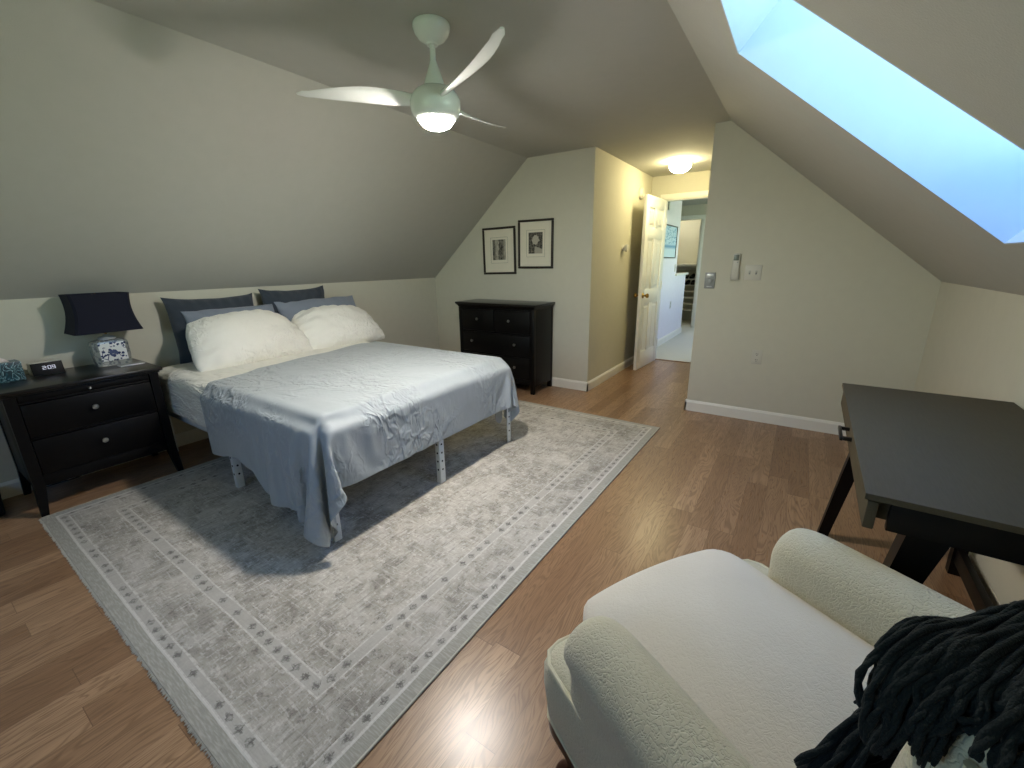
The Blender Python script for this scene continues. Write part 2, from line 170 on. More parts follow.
0,-6,49,0,-6,48,2,-6,48,5,-6,48,6,-7,48,9,-6,48,-1,-6,48,1,-6,49,1,-6,48,0,-7,48,3,-6,48,0,-6,49,0,-6,48,-1,-6,48,-2,-6,48,0,-7,49,-5,-6,48,2,-6,48,-6,-6,48,1,-6,49,-4,-6,48,2,-7,48,-2,-6,48,0,-6,49,
4,-6,48,2,-6,48,2,-6,48,2,-7,49,2,-6,48,-3,-6,48,2,-6,48,-1,-6,49,3,-6,48,-2,-7,48,0,-6,48,0,-6,49,0,-6,48,-2,-6,48,1,-6,48,-1,-7,49,-1,-6,48,5,-6,48,-2,-6,48,1,-6,48,-8,-6,48,-7,-6,48,-5,-6,48,-3,-6,
49,0,-6,48,0,-6,49,4,-6,43,-22,-7,26,-42,-6,33,-35,0,41,-27,0,16,-46,0,-1,-48,0,0,-48,0,0,-49,0,-1,-48,0,0,-48,0,-1,-49,0,1,-48,0,-2,-48,1,1,-48,0,-1,-49,451,-3116,-154,0,1,48,0,0,49,0,0,48,0,2,49,0,
-2,48,0,0,49,1,0,48,0,2,49,0,1,48,0,0,48,0,-1,49,1,1,48,-1,-3,49,-6,9,48,-6,40,28,-6,34,34,-5,27,41,-7,40,27,-6,49,-3,-6,49,0,-5,48,0,-6,49,0,-6,48,0,-6,49,0,-6,48,0,-6,49,0,-6,49,0,-6,48,2,-6,48,4,
-6,48,7,-7,48,8,-6,49,0,-6,48,4,-6,49,0,-6,48,0,-6,48,2,-6,49,0,-6,48,0,-6,48,-1,-6,49,-1,-6,48,-2,-6,49,-1,-6,48,-5,-6,48,1,-6,49,-4,-6,48,1,-6,49,-4,-6,48,2,-6,48,0,-6,49,3,-7,48,-1,-6,49,2,-6,48,1,
-6,48,3,-6,49,0,-6,48,-2,-6,49,1,-6,48,0,-6,48,2,-6,49,-3,-6,48,0,-6,49,-1,-6,48,1,-6,48,1,-6,49,1,-6,48,-2,-6,49,3,-6,48,2,-6,48,0,-6,48,-9,-6,48,-7,-6,48,-5,-6,49,-2,-6,48,-1,-6,49,0,-6,49,5,-6,43,
-22,-6,26,-42,-6,34,-35,0,41,-27,0,17,-45,0,-3,-49,0,-1,-48,0,-1,-49,0,0,-48,0,1,-48,0,0,-49,0,1,-48,0,-1,-49,0,-1,-48,0,1,-49,442,-3111,-167,0,-2,48,0,2,49,0,2,48,1,-3,49,0,2,49,0,-1,48,0,0,49,1,-2,
48,0,-2,49,0,2,49,0,2,48,0,0,49,0,0,48,-5,-1,49,-6,34,36,-5,40,28,-6,31,37,-6,32,37,-6,49,0,-6,48,0,-5,49,0,-6,49,0,-6,48,0,-6,49,0,-6,49,0,-6,49,0,-6,48,0,-5,49,2,-6,48,4,-6,49,6,-6,48,8,-6,48,2,-6,
49,-1,-6,48,3,-6,49,1,-6,48,2,-6,49,1,-6,48,1,-6,49,-1,-6,49,-1,-6,48,-3,-6,49,-3,-6,48,-2,-6,49,-1,-5,48,-1,-6,49,-3,-6,48,-1,-6,49,2,-6,48,-1,-6,49,3,-6,48,-2,-6,49,4,-6,49,0,-6,48,0,-6,49,2,-6,48,
-1,-6,49,2,-6,48,-1,-5,49,-2,-6,48,0,-6,49,0,-6,48,-3,-6,49,3,-6,48,0,-6,49,2,-6,49,1,-6,48,0,-6,49,1,-6,48,4,-6,48,-9,-5,48,-8,-6,49,-5,-6,48,-4,-6,49,-1,-5,49,0,-6,49,5,-6,44,-20,-6,25,-43,-6,35,
-34,0,41,-27,0,18,-45,-1,-5,-49,0,1,-49,1,1,-49,0,0,-48,0,-1,-49,0,-1,-48,0,0,-49,0,0,-48,0,0,-49,0,-1,-49,431,-3099,-181,1,-2,49,0,-2,49,1,-2,48,0,-2,49,0,-1,49,1,-1,49,0,-1,48,0,0,49,0,1,49,0,-3,49,
1,0,48,0,1,49,0,2,49,-3,-4,49,-6,26,41,-6,41,28,-6,35,34,-5,28,41,-6,48,9,-6,49,-4,-6,49,0,-5,49,0,-6,49,0,-6,48,0,-5,49,0,-6,49,0,-6,49,0,-6,49,2,-5,48,4,-6,49,6,-6,48,8,-6,49,1,-6,48,2,-6,49,0,-6,
49,4,-5,48,-2,-6,49,3,-6,49,0,-6,48,-3,-6,49,1,-5,49,0,-6,48,-3,-6,49,-3,-6,49,0,-6,49,-4,-5,48,1,-6,49,-2,-6,49,-1,-6,48,4,-6,49,-3,-6,49,2,-5,48,3,-6,49,-2,-6,49,2,-6,48,1,-6,49,-1,-5,49,-2,-6,48,1,
-6,49,-1,-6,49,-2,-6,48,0,-6,49,-1,-5,49,1,-6,49,3,-6,48,1,-6,49,-2,-6,49,3,-5,48,2,-6,49,4,-6,48,-8,-5,48,-7,-6,49,-6,-6,49,-5,-5,48,-1,-6,49,0,-6,50,5,-6,44,-19,-6,25,-43,-5,35,-35,-1,42,-26,0,19,
-45,0,-7,-49,0,0,-49,0,0,-48,0,0,-49,0,0,-49,0,0,-49,0,0,-48,0,-2,-49,0,-1,-49,0,0,-48,423,-3103,-196,1,1,49,0,-1,49,1,-2,49,0,1,48,1,-1,49,0,2,49,0,-2,49,0,-1,49,1,-1,49,-1,1,49,0,1,49,0,0,49,1,0,49,
-2,-6,49,-6,19,46,-6,42,27,-5,35,34,-6,27,43,-6,46,17,-5,49,-6,-6,49,0,-5,49,0,-6,49,0,-5,49,0,-6,49,0,-6,49,0,-5,49,0,-6,49,1,-6,49,4,-5,48,6,-6,49,7,-6,49,3,-6,48,2,-5,49,0,-6,49,4,-6,49,2,-5,49,-2,
-6,49,-1,-6,48,2,-5,49,0,-6,49,-2,-6,49,-4,-6,49,-1,-5,49,-3,-6,49,-1,-6,48,0,-5,49,1,-6,49,-3,-6,49,4,-5,49,-3,-6,49,5,-6,48,-2,-5,49,3,-6,49,0,-6,49,0,-6,49,-3,-5,49,0,-6,48,-3,-6,49,1,-5,49,-4,-6,
49,3,-6,49,-2,-5,49,-1,-6,48,5,-6,49,-1,-6,49,1,-5,49,3,-6,49,1,-6,49,3,-5,48,-8,-6,48,-7,-5,49,-5,-6,49,-3,-5,49,-2,-6,49,0,-5,50,6,-6,45,-19,-6,24,-44,-5,36,-33,-1,42,-26,0,20,-45,0,-7,-50,0,0,-49,
0,0,-48,0,0,-49,0,0,-49,0,0,-49,0,0,-49,0,1,-49,-1,1,-49,0,5,-48,415,-3123,-213,1,-2,49,0,-1,49,1,0,49,0,0,49,1,1,49,0,2,49,0,3,49,1,2,49,1,1,49,-1,1,50,0,0,49,0,0,49,0,1,49,-1,-1,49,-6,5,50,-5,41,28,
-6,34,36,-5,28,41,-6,42,25,-5,50,-4,-6,49,0,-5,49,0,-6,50,0,-5,49,0,-5,49,0,-6,49,0,-5,49,0,-6,49,1,-5,49,3,-6,49,6,-6,49,6,-5,49,3,-6,49,2,-6,49,3,-5,49,2,-6,49,-1,-5,49,4,-6,49,-1,-6,49,-2,-5,49,0,
-6,49,-3,-5,49,-1,-6,49,1,-5,49,-2,-6,49,-1,-6,49,-3,-5,49,0,-6,49,1,-5,49,1,-6,49,2,-6,49,-1,-5,49,2,-6,49,0,-5,49,-2,-6,49,1,-5,49,-4,-6,49,1,-6,49,-3,-5,49,-2,-6,49,1,-5,49,-1,-6,49,0,-6,49,0,-5,
49,4,-6,50,1,-5,49,-1,-6,49,2,-5,49,6,-6,49,-1,-5,48,-8,-6,49,-7,-5,49,-5,-6,49,-3,-5,49,-1,-5,49,0,-6,50,6,-5,46,-17,-6,24,-45,-6,36,-33,-1,43,-26,0,21,-45,0,-7,-49,0,2,-49,0,2,-49,0,1,-49,0,1,-49,0,
2,-49,0,1,-49,-1,1,-49,0,1,-49,0,0,-50,407,-3133,-235,1,-5,49,0,0,50,1,-3,49,0,1,49,1,3,50,1,6,48,0,1,50,2,4,49,0,0,49,0,2,50,-1,1,49,-1,1,50,0,1,50,0,2,49,-5,-3,50,-5,30,40,-6,40,28,-5,34,37,-5,30,
39,-6,50,1,-5,50,0,-5,49,0,-6,50,0,-5,49,0,-5,49,0,-6,50,0,-5,49,0,-6,50,1,-5,49,3,-6,49,5,-5,49,8,-6,49,0,-5,50,4,-6,49,2,-5,49,0,-6,49,1,-5,50,0,-6,49,4,-5,49,-2,-5,49,-1,-6,50,-2,-5,49,-1,-6,49,1,
-5,50,-4,-6,49,1,-5,49,0,-6,49,0,-5,50,0,-6,49,0,-5,49,0,-6,49,4,-5,50,0,-6,49,-1,-5,49,-2,-6,49,2,-5,50,-5,-6,49,-1,-5,49,0,-6,50,-1,-5,49,-3,-5,49,-2,-6,49,3,-5,50,-3,-6,49,2,-5,49,5,-6,49,1,-5,50,
2,-6,49,-1,-5,49,5,-5,49,-9,-6,49,-7,-5,49,-5,-5,49,-3,-6,50,-1,-5,49,0,-5,50,5,-6,47,-14,-5,25,-44,-6,37,-33,-1,42,-27,0,23,-44,0,-7,-50,0,0,-49,-1,0,-50,0,0,-49,0,0,-49,0,1,-50,0,0,-49,-1,1,-49,0,0,
-50,0,-1,-49,400,-3126,-266,0,2,50,0,1,50,-1,3,49,2,-8,49,1,-3,50,0,0,50,0,0,49,0,0,50,1,0,49,-1,1,50,0,2,50,0,3,50,0,3,50,0,3,50,-1,3,50,-6,15,48,-5,40,30,-5,37,34,-6,26,44,-5,45,20,-5,51,-5,-5,50,0,
-6,49,0,-5,50,0,-5,50,0,-5,50,0,-5,49,0,-6,50,1,-5,50,2,-6,49,5,-5,50,5,-5,49,2,-6,50,1,-5,50,4,-6,49,4,-5,50,-1,-5,49,1,-6,50,2,-5,50,-3,-5,49,-1,-6,50,2,-5,49,-3,-6,50,0,-5,50,-2,-5,49,1,-6,50,1,-5,
49,-1,-5,50,0,-6,50,3,-5,49,1,-6,50,-2,-5,49,1,-5,50,1,-6,50,0,-5,49,-3,-5,50,0,-6,49,-3,-5,50,0,-6,50,-4,-5,49,-2,-5,50,-1,-6,49,0,-5,50,0,-5,50,4,-6,49,0,-5,50,2,-6,50,4,-5,49,2,-5,50,1,-5,49,-9,-6,
49,-7,-5,49,-5,-5,50,-3,-5,50,0,-5,49,0,-5,50,4,-6,49,-10,-5,27,-44,-6,37,-33,-2,42,-28,0,24,-43,0,-6,-50,0,0,-50,0,0,-50,0,0,-49,0,0,-50,-1,1,-50,0,-1,-49,0,0,-50,0,-1,-50,-1,1,-49,392,-3127,-302,-1,
5,49,0,4,50,0,6,50,-1,1,50,-1,2,50,0,1,50,0,0,50,-1,1,50,1,-1,50,0,0,51,1,0,50,1,-1,50,1,0,50,0,1,51,1,0,50,-3,-5,51,-5,26,44,-5,42,27,-6,35,36,-5,30,41,-5,50,3,-5,51,0,-5,50,0,-5,50,0,-5,50,0,-5,50,
0,-5,51,0,-6,50,1,-5,50,2,-5,50,5,-6,50,6,-5,50,-1,-5,50,4,-5,50,2,-6,50,0,-5,50,2,-5,50,3,-6,50,-1,-5,50,-1,-5,50,0,-5,50,0,-6,50,-1,-5,50,-1,-5,50,-1,-6,50,0,-5,50,1,-5,50,1,-5,50,-1,-6,50,4,-5,50,
0,-5,50,3,-5,50,0,-6,50,-3,-5,50,2,-5,50,-3,-6,50,-3,-5,50,1,-5,50,-2,-5,50,-2,-6,50,-3,-5,50,1,-5,50,-2,-6,50,0,-5,50,1,-5,50,2,-5,50,2,-6,50,0,-5,50,1,-5,50,3,-5,49,-9,-5,50,-6,-5,50,-5,-5,50,-2,-6,
50,0,-5,50,0,-5,50,2,-5,50,-6,-5,30,-40,-6,35,-36,-2,43,-28,0,26,-42,0,-5,-51,0,1,-50,0,-1,-50,-1,1,-50,0,0,-50,0,-1,-50,0,1,-50,0,-1,-50,-1,0,-50,0,1,-50,386,-3130,-337,-1,-1,51,-1,1,50,-1,1,51,0,2,
50,-1,3,50,-1,1,51,1,6,50,1,2,50,-1,2,51,0,0,50,0,1,51,0,1,50,1,0,51,0,1,51,0,1,50,1,0,51,-6,2,51,-5,41,31,-5,37,33,-5,27,44,-5,44,26,-5,51,-5,-5,51,0,-5,50,0,-5,51,0,-5,51,0,-5,50,0,-5,51,1,-5,50,3,
-5,51,4,-5,50,4,-6,50,4,-5,51,2,-5,50,-2,-5,50,5,-5,51,2,-6,50,-2,-5,51,2,-5,50,-2,-5,50,2,-5,51,-2,-5,50,-1,-6,51,-2,-5,50,2,-5,50,0,-5,51,-1,-5,50,0,-5,50,1,-6,51,3,-5,50,4,-5,51,0,-5,50,1,-5,50,0,
-6,51,-3,-5,50,-1,-5,51,1,-5,50,-3,-5,50,-1,-5,51,-3,-6,50,-2,-5,50,-1,-5,51,0,-5,50,-2,-5,51,-1,-6,50,3,-5,50,0,-5,51,2,-5,50,3,-5,51,0,-5,49,-8,-5,50,-7,-5,51,-3,-5,50,-2,-5,50,0,-5,51,0,-5,50,0,-5,
51,-2,-5,33,-38,-6,35,-37,-2,42,-28,0,28,-42,-1,-4,-51,0,0,-50,0,2,-51,0,-2,-50,0,2,-51,0,-1,-50,-1,0,-50,0,0,-51,0,-1,-50,0,0,-51,380,-3119,-360,0,-2,50,0,-2,51,-1,-2,51,-1,-1,50,-1,-1,51,0,-1,51,-1,
0,51,0,0,50,-1,0,51,1,1,51,-1,1,51,0,2,51,0,2,50,0,3,51,0,4,51,-1,7,50,-3,-4,52,-5,27,43,-5,44,27,-5,34,37,-5,31,41,-4,51,1,-5,51,0,-5,51,0,-5,51,0,-5,50,0,-5,51,0,-5,51,2,-5,51,3,-5,51,5,-5,50,5,-5,
51,1,-5,51,0,-5,50,3,-5,51,1,-5,51,0,-5,50,2,-6,51,-1,-5,51,-1,-5,50,-2,-5,51,2,-5,51,-1,-5,50,-3,-5,51,0,-5,51,1,-5,50,1,-5,51,3,-5,51,0,-5,50,3,-5,51,2,-5,51,0,-5,50,3,-5,51,-2,-6,51,0,-5,50,-1,-5,
51,-2,-5,51,-3,-5,50,0,-5,51,-2,-5,51,-3,-5,50,-1,-5,51,0,-5,51,-1,-5,50,-1,-5,51,3,-5,51,3,-5,50,-2,-5,51,4,-6,50,-1,-4,50,-9,-5,51,-7,-5,50,-3,-5,51,-1,-5,51,0,-5,51,0,-5,50,0,-5,51,0,-5,37,-35,-5,
33,-39,-3,41,-30,0,30,-41,0,-3,-51,0,1,-50,0,-1,-51,0,1,-51,-1,-1,-51,0,1,-50,0,0,-51,0,0,-51,-1,1,-50,0,-2,-51,368,-3095,-374,0,-1,50,0,-4,51,-1,-2,51,0,-3,51,0,-3,51,0,0,51,0,-2,50,0,-4,51,0,5,51,0,
1,51,-1,0,50,0,0,51,0,0,51,0,-2,51,0,0,51,0,1,51,-2,-7,51,-5,22,47,-5,45,27,-5,36,35,-4,27,45,-5,49,13,-5,51,-5,-4,51,0,-5,51,0,-5,51,0,-5,51,0,-5,51,2,-5,51,2,-5,51,3,-5,51,2,-5,51,0,-5,51,1,-5,50,1,
-5,51,1,-5,51,0,-5,51,1,-5,51,-1,-5,51,-1,-4,51,0,-5,50,0,-5,51,0,-5,51,-3,-5,51,0,-5,51,1,-5,51,1,-5,50,2,-5,51,0,-5,51,3,-5,51,1,-5,51,2,-5,51,1,-5,50,-1,-5,51,0,-5,51,-1,-4,51,-2,-5,51,-2,-5,51,0,
-5,50,-3,-5,51,-2,-5,51,-1,-5,51,0,-5,51,-1,-5,51,1,-5,51,2,-5,50,3,-4,51,0,-5,51,3,-5,51,-1,-5,50,-4,-4,51,-7,-5,51,-3,-5,50,0,-5,51,0,-4,51,0,-5,51,0,-5,51,0,-5,40,-32,-5,31,-40,-3,41,-31,0,30,-40,
0,-1,-52,-1,-1,-50,0,1,-51,0,-1,-51,0,1,-51,0,0,-51,0,-1,-51,-1,1,-51,0,-1,-50,0,0,-51,354,-3116,-383,1,0,51,1,0,51,0,2,51,1,0,51,0,-1,51,0,2,51,1,1,51,0,1,51,0,0,51,0,2,51,-1,1,51,0,0,50,0,-2,52,0,
-1,51,0,-1,51,0,-1,51,-2,-4,51,-4,20,47,-5,44,28,-5,37,35,-4,24,47,-5,48,17,-5,52,-6,-4,51,0,-5,51,0,-4,51,0,-5,51,0,-5,51,1,-5,51,1,-5,51,1,-5,51,1,-5,51,0,-5,51,1,-4,51,1,-5,51,0,-5,51,0,-5,51,0,-5,
51,0,-5,51,-1,-4,51,0,-5,51,0,-5,51,-1,-5,51,-1,-5,50,0,-4,51,0,-5,51,1,-5,51,2,-5,51,0,-5,51,2,-5,51,1,-4,51,1,-5,51,1,-5,51,-1,-5,51,0,-5,51,0,-4,51,-2,-5,51,-1,-5,51,-1,-5,51,-1,-4,50,-2,-5,51,-1,
-5,51,0,-4,51,0,-5,51,0,-5,51,2,-5,51,2,-4,51,1,-5,51,2,-5,51,1,-4,51,-4,-5,50,-4,-4,51,-2,-5,51,0,-5,51,0,-4,51,0,-5,51,0,-5,51,0,-5,41,-30,-4,32,-40,-3,40,-32,-1,30,-41,0,-2,-51,0,0,-51,0,0,-51,0,0,
-51,0,0,-51,-1,0,-51,0,1,-51,0,-1,-51,0,1,-51,-1,0,-51,317,-3168,-385,1,1,51,3,0,51,2,1,51,2,1,51,0,1,51,2,2,51,3,2,51,2,2,51,1,3,51,3,3,51,1,3,51,5,3,51,2,5,51,2,4,51,0,5,51,2,7,50,-1,8,51,-4,16,49,
-5,45,27,-4,37,36,-5,24,46,-4,47,20,-5,52,-6,-4,51,0,-5,51,0,-4,51,0,-5,51,0,-4,51,0,-5,51,0,-5,51,1,-5,51,0,-5,51,0,-5,51,0,-4,51,1,-5,51,0,-5,51,0,-4,51,0,-5,51,0,-5,51,-1,-4,51,0,-5,51,0,-5,51,0,
-4,51,-1,-5,51,0,-5,51,0,-4,51,1,-5,51,1,-5,51,0,-5,51,1,-4,51,1,-5,51,1,-5,51,0,-4,51,0,-5,51,0,-5,51,-1,-4,51,-1,-5,51,-1,-4,51,0,-5,51,-1,-4,51,-1,-5,51,0,-5,51,0,-4,51,0,-5,51,0,-4,51,1,-5,51,1,
-5,51,1,-4,51,1,-5,51,2,-4,51,-2,-4,51,-3,-5,50,-1,-4,51,0,-5,51,0,-4,51,0,-5,51,0,-4,52,1,-5,41,-31,-5,32,-39,-3,40,-32,0,30,-42,0,-2,-51,0,1,-51,-1,-1,-51,0,0,-51,0,1,-51,0,-1,-51,0,1,-51,0,-1,-51,
-1,0,-51,0,-1,-51,318,-3189,-387,3,1,51,2,1,51,1,1,51,3,3,50,3,6,51,1,10,50,2,7,50,3,5,51,1,5,51,3,4,51,1,4,51,4,4,51,-1,5,51,-3,5,51,-1,6,52,0,5,51,-2,4,52,-4,13,50,-5,45,26,-4,36,37,-4,24,46,-5,47,
21,-4,52,-6,-4,51,0,-5,51,0,-4,51,0,-4,51,0,-5,51,0,-5,51,0,-4,51,0,-5,51,0,-5,51,0,-4,51,0,-5,51,0,-5,51,0,-4,51,0,-5,52,0,-4,51,0,-5,51,0,-4,51,0,-5,51,0,-4,51,0,-5,51,0,-4,51,0,-5,51,0,-4,51,0,-5,
51,0,-5,51,0,-4,51,1,-5,51,0,-4,51,0,-5,51,0,-4,51,0,-5,51,0,-4,51,0,-5,51,-1,-4,51,0,-5,51,0,-4,51,0,-4,51,0,-5,51,0,-4,51,0,-5,51,0,-4,51,0,-5,51,0,-4,51,0,-5,51,0,-4,51,1,-4,51,2,-5,51,-2,-4,51,-1,
-4,51,0,-4,51,0,-5,51,0,-4,51,0,-5,51,0,-4,51,1,-5,42,-30,-4,33,-40,-3,39,-32,0,29,-42,-1,-1,-51,0,0,-51,0,1,-51,0,0,-51,0,-1,-51,-1,1,-51,0,0,-51,0,-1,-51,0,1,-51,0,0,-51,320,-3178,-390,2,1,51,2,-3,
51,1,3,51,2,-8,50,4,-3,51,0,1,51,-1,1,51,0,2,51,0,2,51,1,1,51,3,3,51,2,4,51,-1,10,51,-2,12,52,-2,12,51,0,13,51,-2,8,52,-4,17,50,-4,44,27,-5,36,36,-4,25,47,-4,46,21,-4,52,-6,-4,51,0,-5,51,0,-4,51,0,-4,
51,0,-5,51,0,-4,51,0,-5,51,0,-4,51,0,-5,51,0,-4,51,0,-5,52,0,-4,51,0,-5,51,0,-4,51,0,-4,51,0,-5,51,0,-4,51,0,-4,51,0,-5,51,0,-4,51,0,-5,51,0,-4,51,0,-4,51,0,-5,51,0,-4,51,0,-5,51,0,-4,51,0,-5,51,0,-4,
51,0,-4,52,0,-5,51,0,-4,51,0,-4,51,0,-5,51,0,-4,51,0,-4,51,0,-4,51,0,-5,51,0,-4,51,0,-4,51,0,-5,51,0,-4,51,0,-4,51,0,-5,51,0,-4,51,0,-4,51,0,-4,51,0,-4,51,0,-5,51,0,-4,51,0,-4,51,0,-4,51,0,-5,51,0,-4,
51,0,-4,42,-29,-5,33,-39,-3,39,-33,0,29,-42,0,-1,-51,0,0,-51,0,1,-51,-1,-1,-51,0,0,-51,0,1,-51,0,0,-51,0,-1,-51,0,0,-51,-1,0,-51,311,-3164,-391,4,-8,50,1,1,51,2,1,51,0,3,51,0,2,51,-2,4,51,-1,3,51,-4,
7,51,-5,7,50,8,-7,50,7,-5,50,5,-3,50,0,6,53,-1,5,53,-1,6,52,-2,9,53,-2,9,52,-3,23,49,-4,44,27,-4,36,36,-5,24,46,-4,47,22,-4,51,-6,-3,51,0,-5,51,0,-4,51,0,-4,52,0,-4,51,0,-5,51,0,-4,51,0,-5,51,0,-4,51,
0,-4,51,0,-5,51,0,-4,51,0,-4,51,0,-4,51,0,-5,51,0,-4,51,0,-4,51,0,-4,51,0,-4,51,0,-5,52,0,-4,51,0,-4,51,0,-5,51,0,-4,51,0,-4,51,0,-4,51,0,-5,51,0,-4,51,0,-4,51,0,-5,51,0,-4,51,0,-4,51,0,-4,51,0,-4,51,
0,-4,52,0,-4,51,0,-5,51,0,-4,51,0,-4,51,0,-4,51,0,-4,51,0,-4,51,0,-4,51,0,-5,51,0,-4,51,0,-4,51,0,-4,51,0,-4,51,0,-4,51,0,-4,51,0,-4,51,0,-4,51,0,-4,51,0,-5,51,0,-4,42,-29,-4,33,-39,-3,39,-33,0,29,
-42,0,-1,-51,-1,0,-51,0,0,-51,0,0,-51,0,0,-51,0,1,-51,-1,-1,-52,0,0,-51,0,1,-51,0,-1,-51,298,-3139,-391,2,-2,51,-6,8,50,-2,4,50,0,3,51,-2,3,51,0,3,51,1,3,51,-2,3,51,-1,3,51,1,2,51,-1,0,51,-1,-1,51,5,
1,52,6,1,52,5,-1,52,4,0,51,4,-9,52,-4,17,50,-3,43,28,-4,36,37,-4,25,45,-4,46,22,-4,52,-6,-4,51,0,-4,51,0,-4,51,0,-4,51,0,-4,51,0,-4,51,0,-5,51,0,-4,51,0,-4,51,0,-4,51,0,-4,51,0,-5,51,0,-4,52,0,-4,51,
0,-4,51,0,-4,51,0,-4,51,0,-4,51,0,-4,51,0,-4,51,0,-4,51,0,-5,51,0,-4,51,0,-4,51,0,-4,52,0,-4,51,0,-4,51,0,-4,51,0,-5,51,0,-4,51,0,-4,51,0,-4,51,0,-4,51,0,-4,51,0,-4,51,0,-4,51,0,-4,52,0,-4,51,0,-4,51,
0,-4,51,0,-4,51,0,-4,51,0,-4,51,0,-4,51,0,-4,51,0,-4,51,0,-4,51,0,-3,51,0,-4,51,0,-4,51,0,-4,51,0,-4,51,0,-4,51,0,-4,51,0,-4,42,-29,-5,34,-39,-2,39,-33,-1,28,-42,0,-1,-52,0,0,-51,0,0,-51,0,0,-51,0,0,
-51,-1,1,-51,0,0,-51,0,-2,-51,0,2,-51,-1,-1,-51,297,-3107,-392,-2,2,51,1,0,51,-1,0,51,-1,1,51,1,0,51,0,-1,51,3,-1,51,-2,0,51,2,-1,51,0,-1,51,-3,0,52,1,-1,51,-1,-1,51,4,-3,51,1,1,52,1,0,51,2,0,51,-4,
10,51,-3,44,28,-4,35,37,-4,26,45,-3,46,22,-4,51,-6,-4,51,0,-4,51,0,-4,52,0,-4,51,0,-4,51,0,-4,51,0,-4,51,0,-4,51,0,-4,51,0,-4,51,0,-4,51,0,-4,51,0,-4,51,0,-4,51,0,-4,51,0,-4,51,0,-4,52,0,-4,51,0,-4,
51,0,-4,51,0,-4,51,0,-4,51,0,-4,51,0,-4,51,0,-4,51,0,-4,52,0,-4,51,0,-4,51,0,-4,51,0,-4,51,0,-4,51,0,-3,51,0,-4,51,0,-4,51,0,-4,51,0,-4,51,0,-4,51,0,-4,51,0,-4,52,0,-3,51,0,-4,51,0,-4,51,0,-4,51,0,-4,
51,0,-4,51,0,-3,51,0,-4,51,0,-4,51,0,-4,51,0,-3,51,0,-4,51,0,-4,51,0,-4,51,0,-4,52,0,-4,41,-29,-4,34,-38,-3,39,-34,0,28,-42,0,-1,-52,0,0,-51,-1,0,-51,0,1,-51,0,0,-51,0,-1,-51,0,0,-51,-1,2,-51,0,-2,
-51,0,1,-51,299,-3131,-391,-1,-1,51,-2,-1,50,-1,-1,51,-1,-1,51,0,-2,52,1,-3,51,0,0,51,1,-2,51,-1,0,51,2,1,51,0,2,51,-1,2,52,0,3,51,-2,6,51,0,4,51,0,7,51,0,5,51,-4,8,51,-3,45,27,-4,33,39,-3,28,44,-4,
46,22,-3,51,-6,-4,51,0,-4,51,0,-4,51,0,-4,51,0,-4,51,0,-3,51,0,-4,52,0,-4,51,0,-4,51,0,-4,51,0,-4,51,0,-4,51,0,-4,51,0,-3,51,0,-4,51,0,-4,51,0,-4,51,0,-4,51,0,-3,52,0,-4,51,0,-4,51,0,-4,51,0,-4,51,0,
-4,51,0,-4,51,0,-4,51,0,-3,51,0,-4,51,0,-4,52,0,-4,51,0,-4,51,0,-3,51,0,-4,51,0,-4,51,0,-3,51,0,-4,51,0,-4,51,0,-4,51,0,-3,52,0,-4,51,0,-4,51,0,-4,51,0,-3,51,0,-4,51,0,-4,51,0,-3,51,0,-4,51,0,-3,51,0,
-4,51,0,-4,51,0,-3,51,0,-4,51,0,-4,51,0,-4,52,0,-4,41,-30,-4,34,-38,-2,39,-33,0,28,-42,-1,-1,-52,0,0,-51,0,0,-51,0,0,-51,0,1,-51,-1,-1,-51,0,1,-51,0,0,-51,0,-1,-51,0,1,-51,288,-3107,-390,-1,-2,51,1,
-8,51,-1,2,51,0,-4,51,0,-3,51,-1,3,51,1,-5,50,1,-3,51,-4,11,50,-2,5,51,1,0,51,-1,2,51,1,0,51,1,0,51,0,-1,51,1,-4,52,0,2,51,-4,8,52,-3,44,27,-4,34,39,-3,27,44,-3,46,22,-4,52,-6,-3,51,0,-4,51,0,-4,51,0,
-3,51,0,-4,51,0,-4,51,0,-4,51,0,-4,51,0,-3,51,0,-4,51,0,-4,51,0,-4,52,0,-3,51,0,-4,51,0,-3,51,0,-4,51,0,-4,51,0,-3,51,0,-4,51,0,-4,51,0,-4,52,0,-3,51,0,-4,51,0,-4,51,0,-4,51,0,-3,51,0,-4,51,0,-4,51,0,
-3,51,0,-4,51,0,-4,52,0,-3,51,0,-4,51,0,-3,51,0,-4,51,0,-4,51,0,-3,51,0,-4,51,0,-3,51,0,-4,52,0,-3,51,0,-4,51,0,-4,51,0,-3,51,0,-4,51,0,-3,51,0,-4,51,0,-3,51,0,-3,51,0,-4,51,0,-3,51,0,-4,51,0,-4,51,0,
-3,52,0,-4,41,-30,-4,35,-37,-2,38,-34,-1,28,-43,0,-1,-51,0,0,-51,0,0,-51,-1,1,-51,0,0,-51,0,0,-51,0,-1,-51,0,1,-51,-1,0,-51,0,0,-51,280,-3113,-390,1,2,51,0,-1,51,0,-3,51,-1,3,51,-1,1,51,-1,0,51,1,-6,
50,-2,7,51,1,0,51,-3,-6,51,0,7,50,0,0,51,1,0,51,1,0,51,0,-1,52,0,-1,51,0,0,52,-4,7,51,-3,44,27,-4,34,38,-3,27,45,-3,46,21,-3,51,-5,-3,51,0,-4,51,0,-4,51,0,-3,51,0,-4,52,0,-4,51,0,-3,51,0,-4,51,0,-4,
51,0,-3,51,0,-4,51,0,-3,51,0,-4,51,0,-3,52,0,-4,51,0,-3,51,0,-4,51,0,-3,51,0,-4,51,0,-3,51,0,-4,51,0,-4,52,0,-3,51,0,-4,51,0,-3,51,0,-4,51,0,-4,51,0,-3,51,0,-4,51,0,-3,51,0,-4,52,0,-3,51,0,-3,51,0,-4,
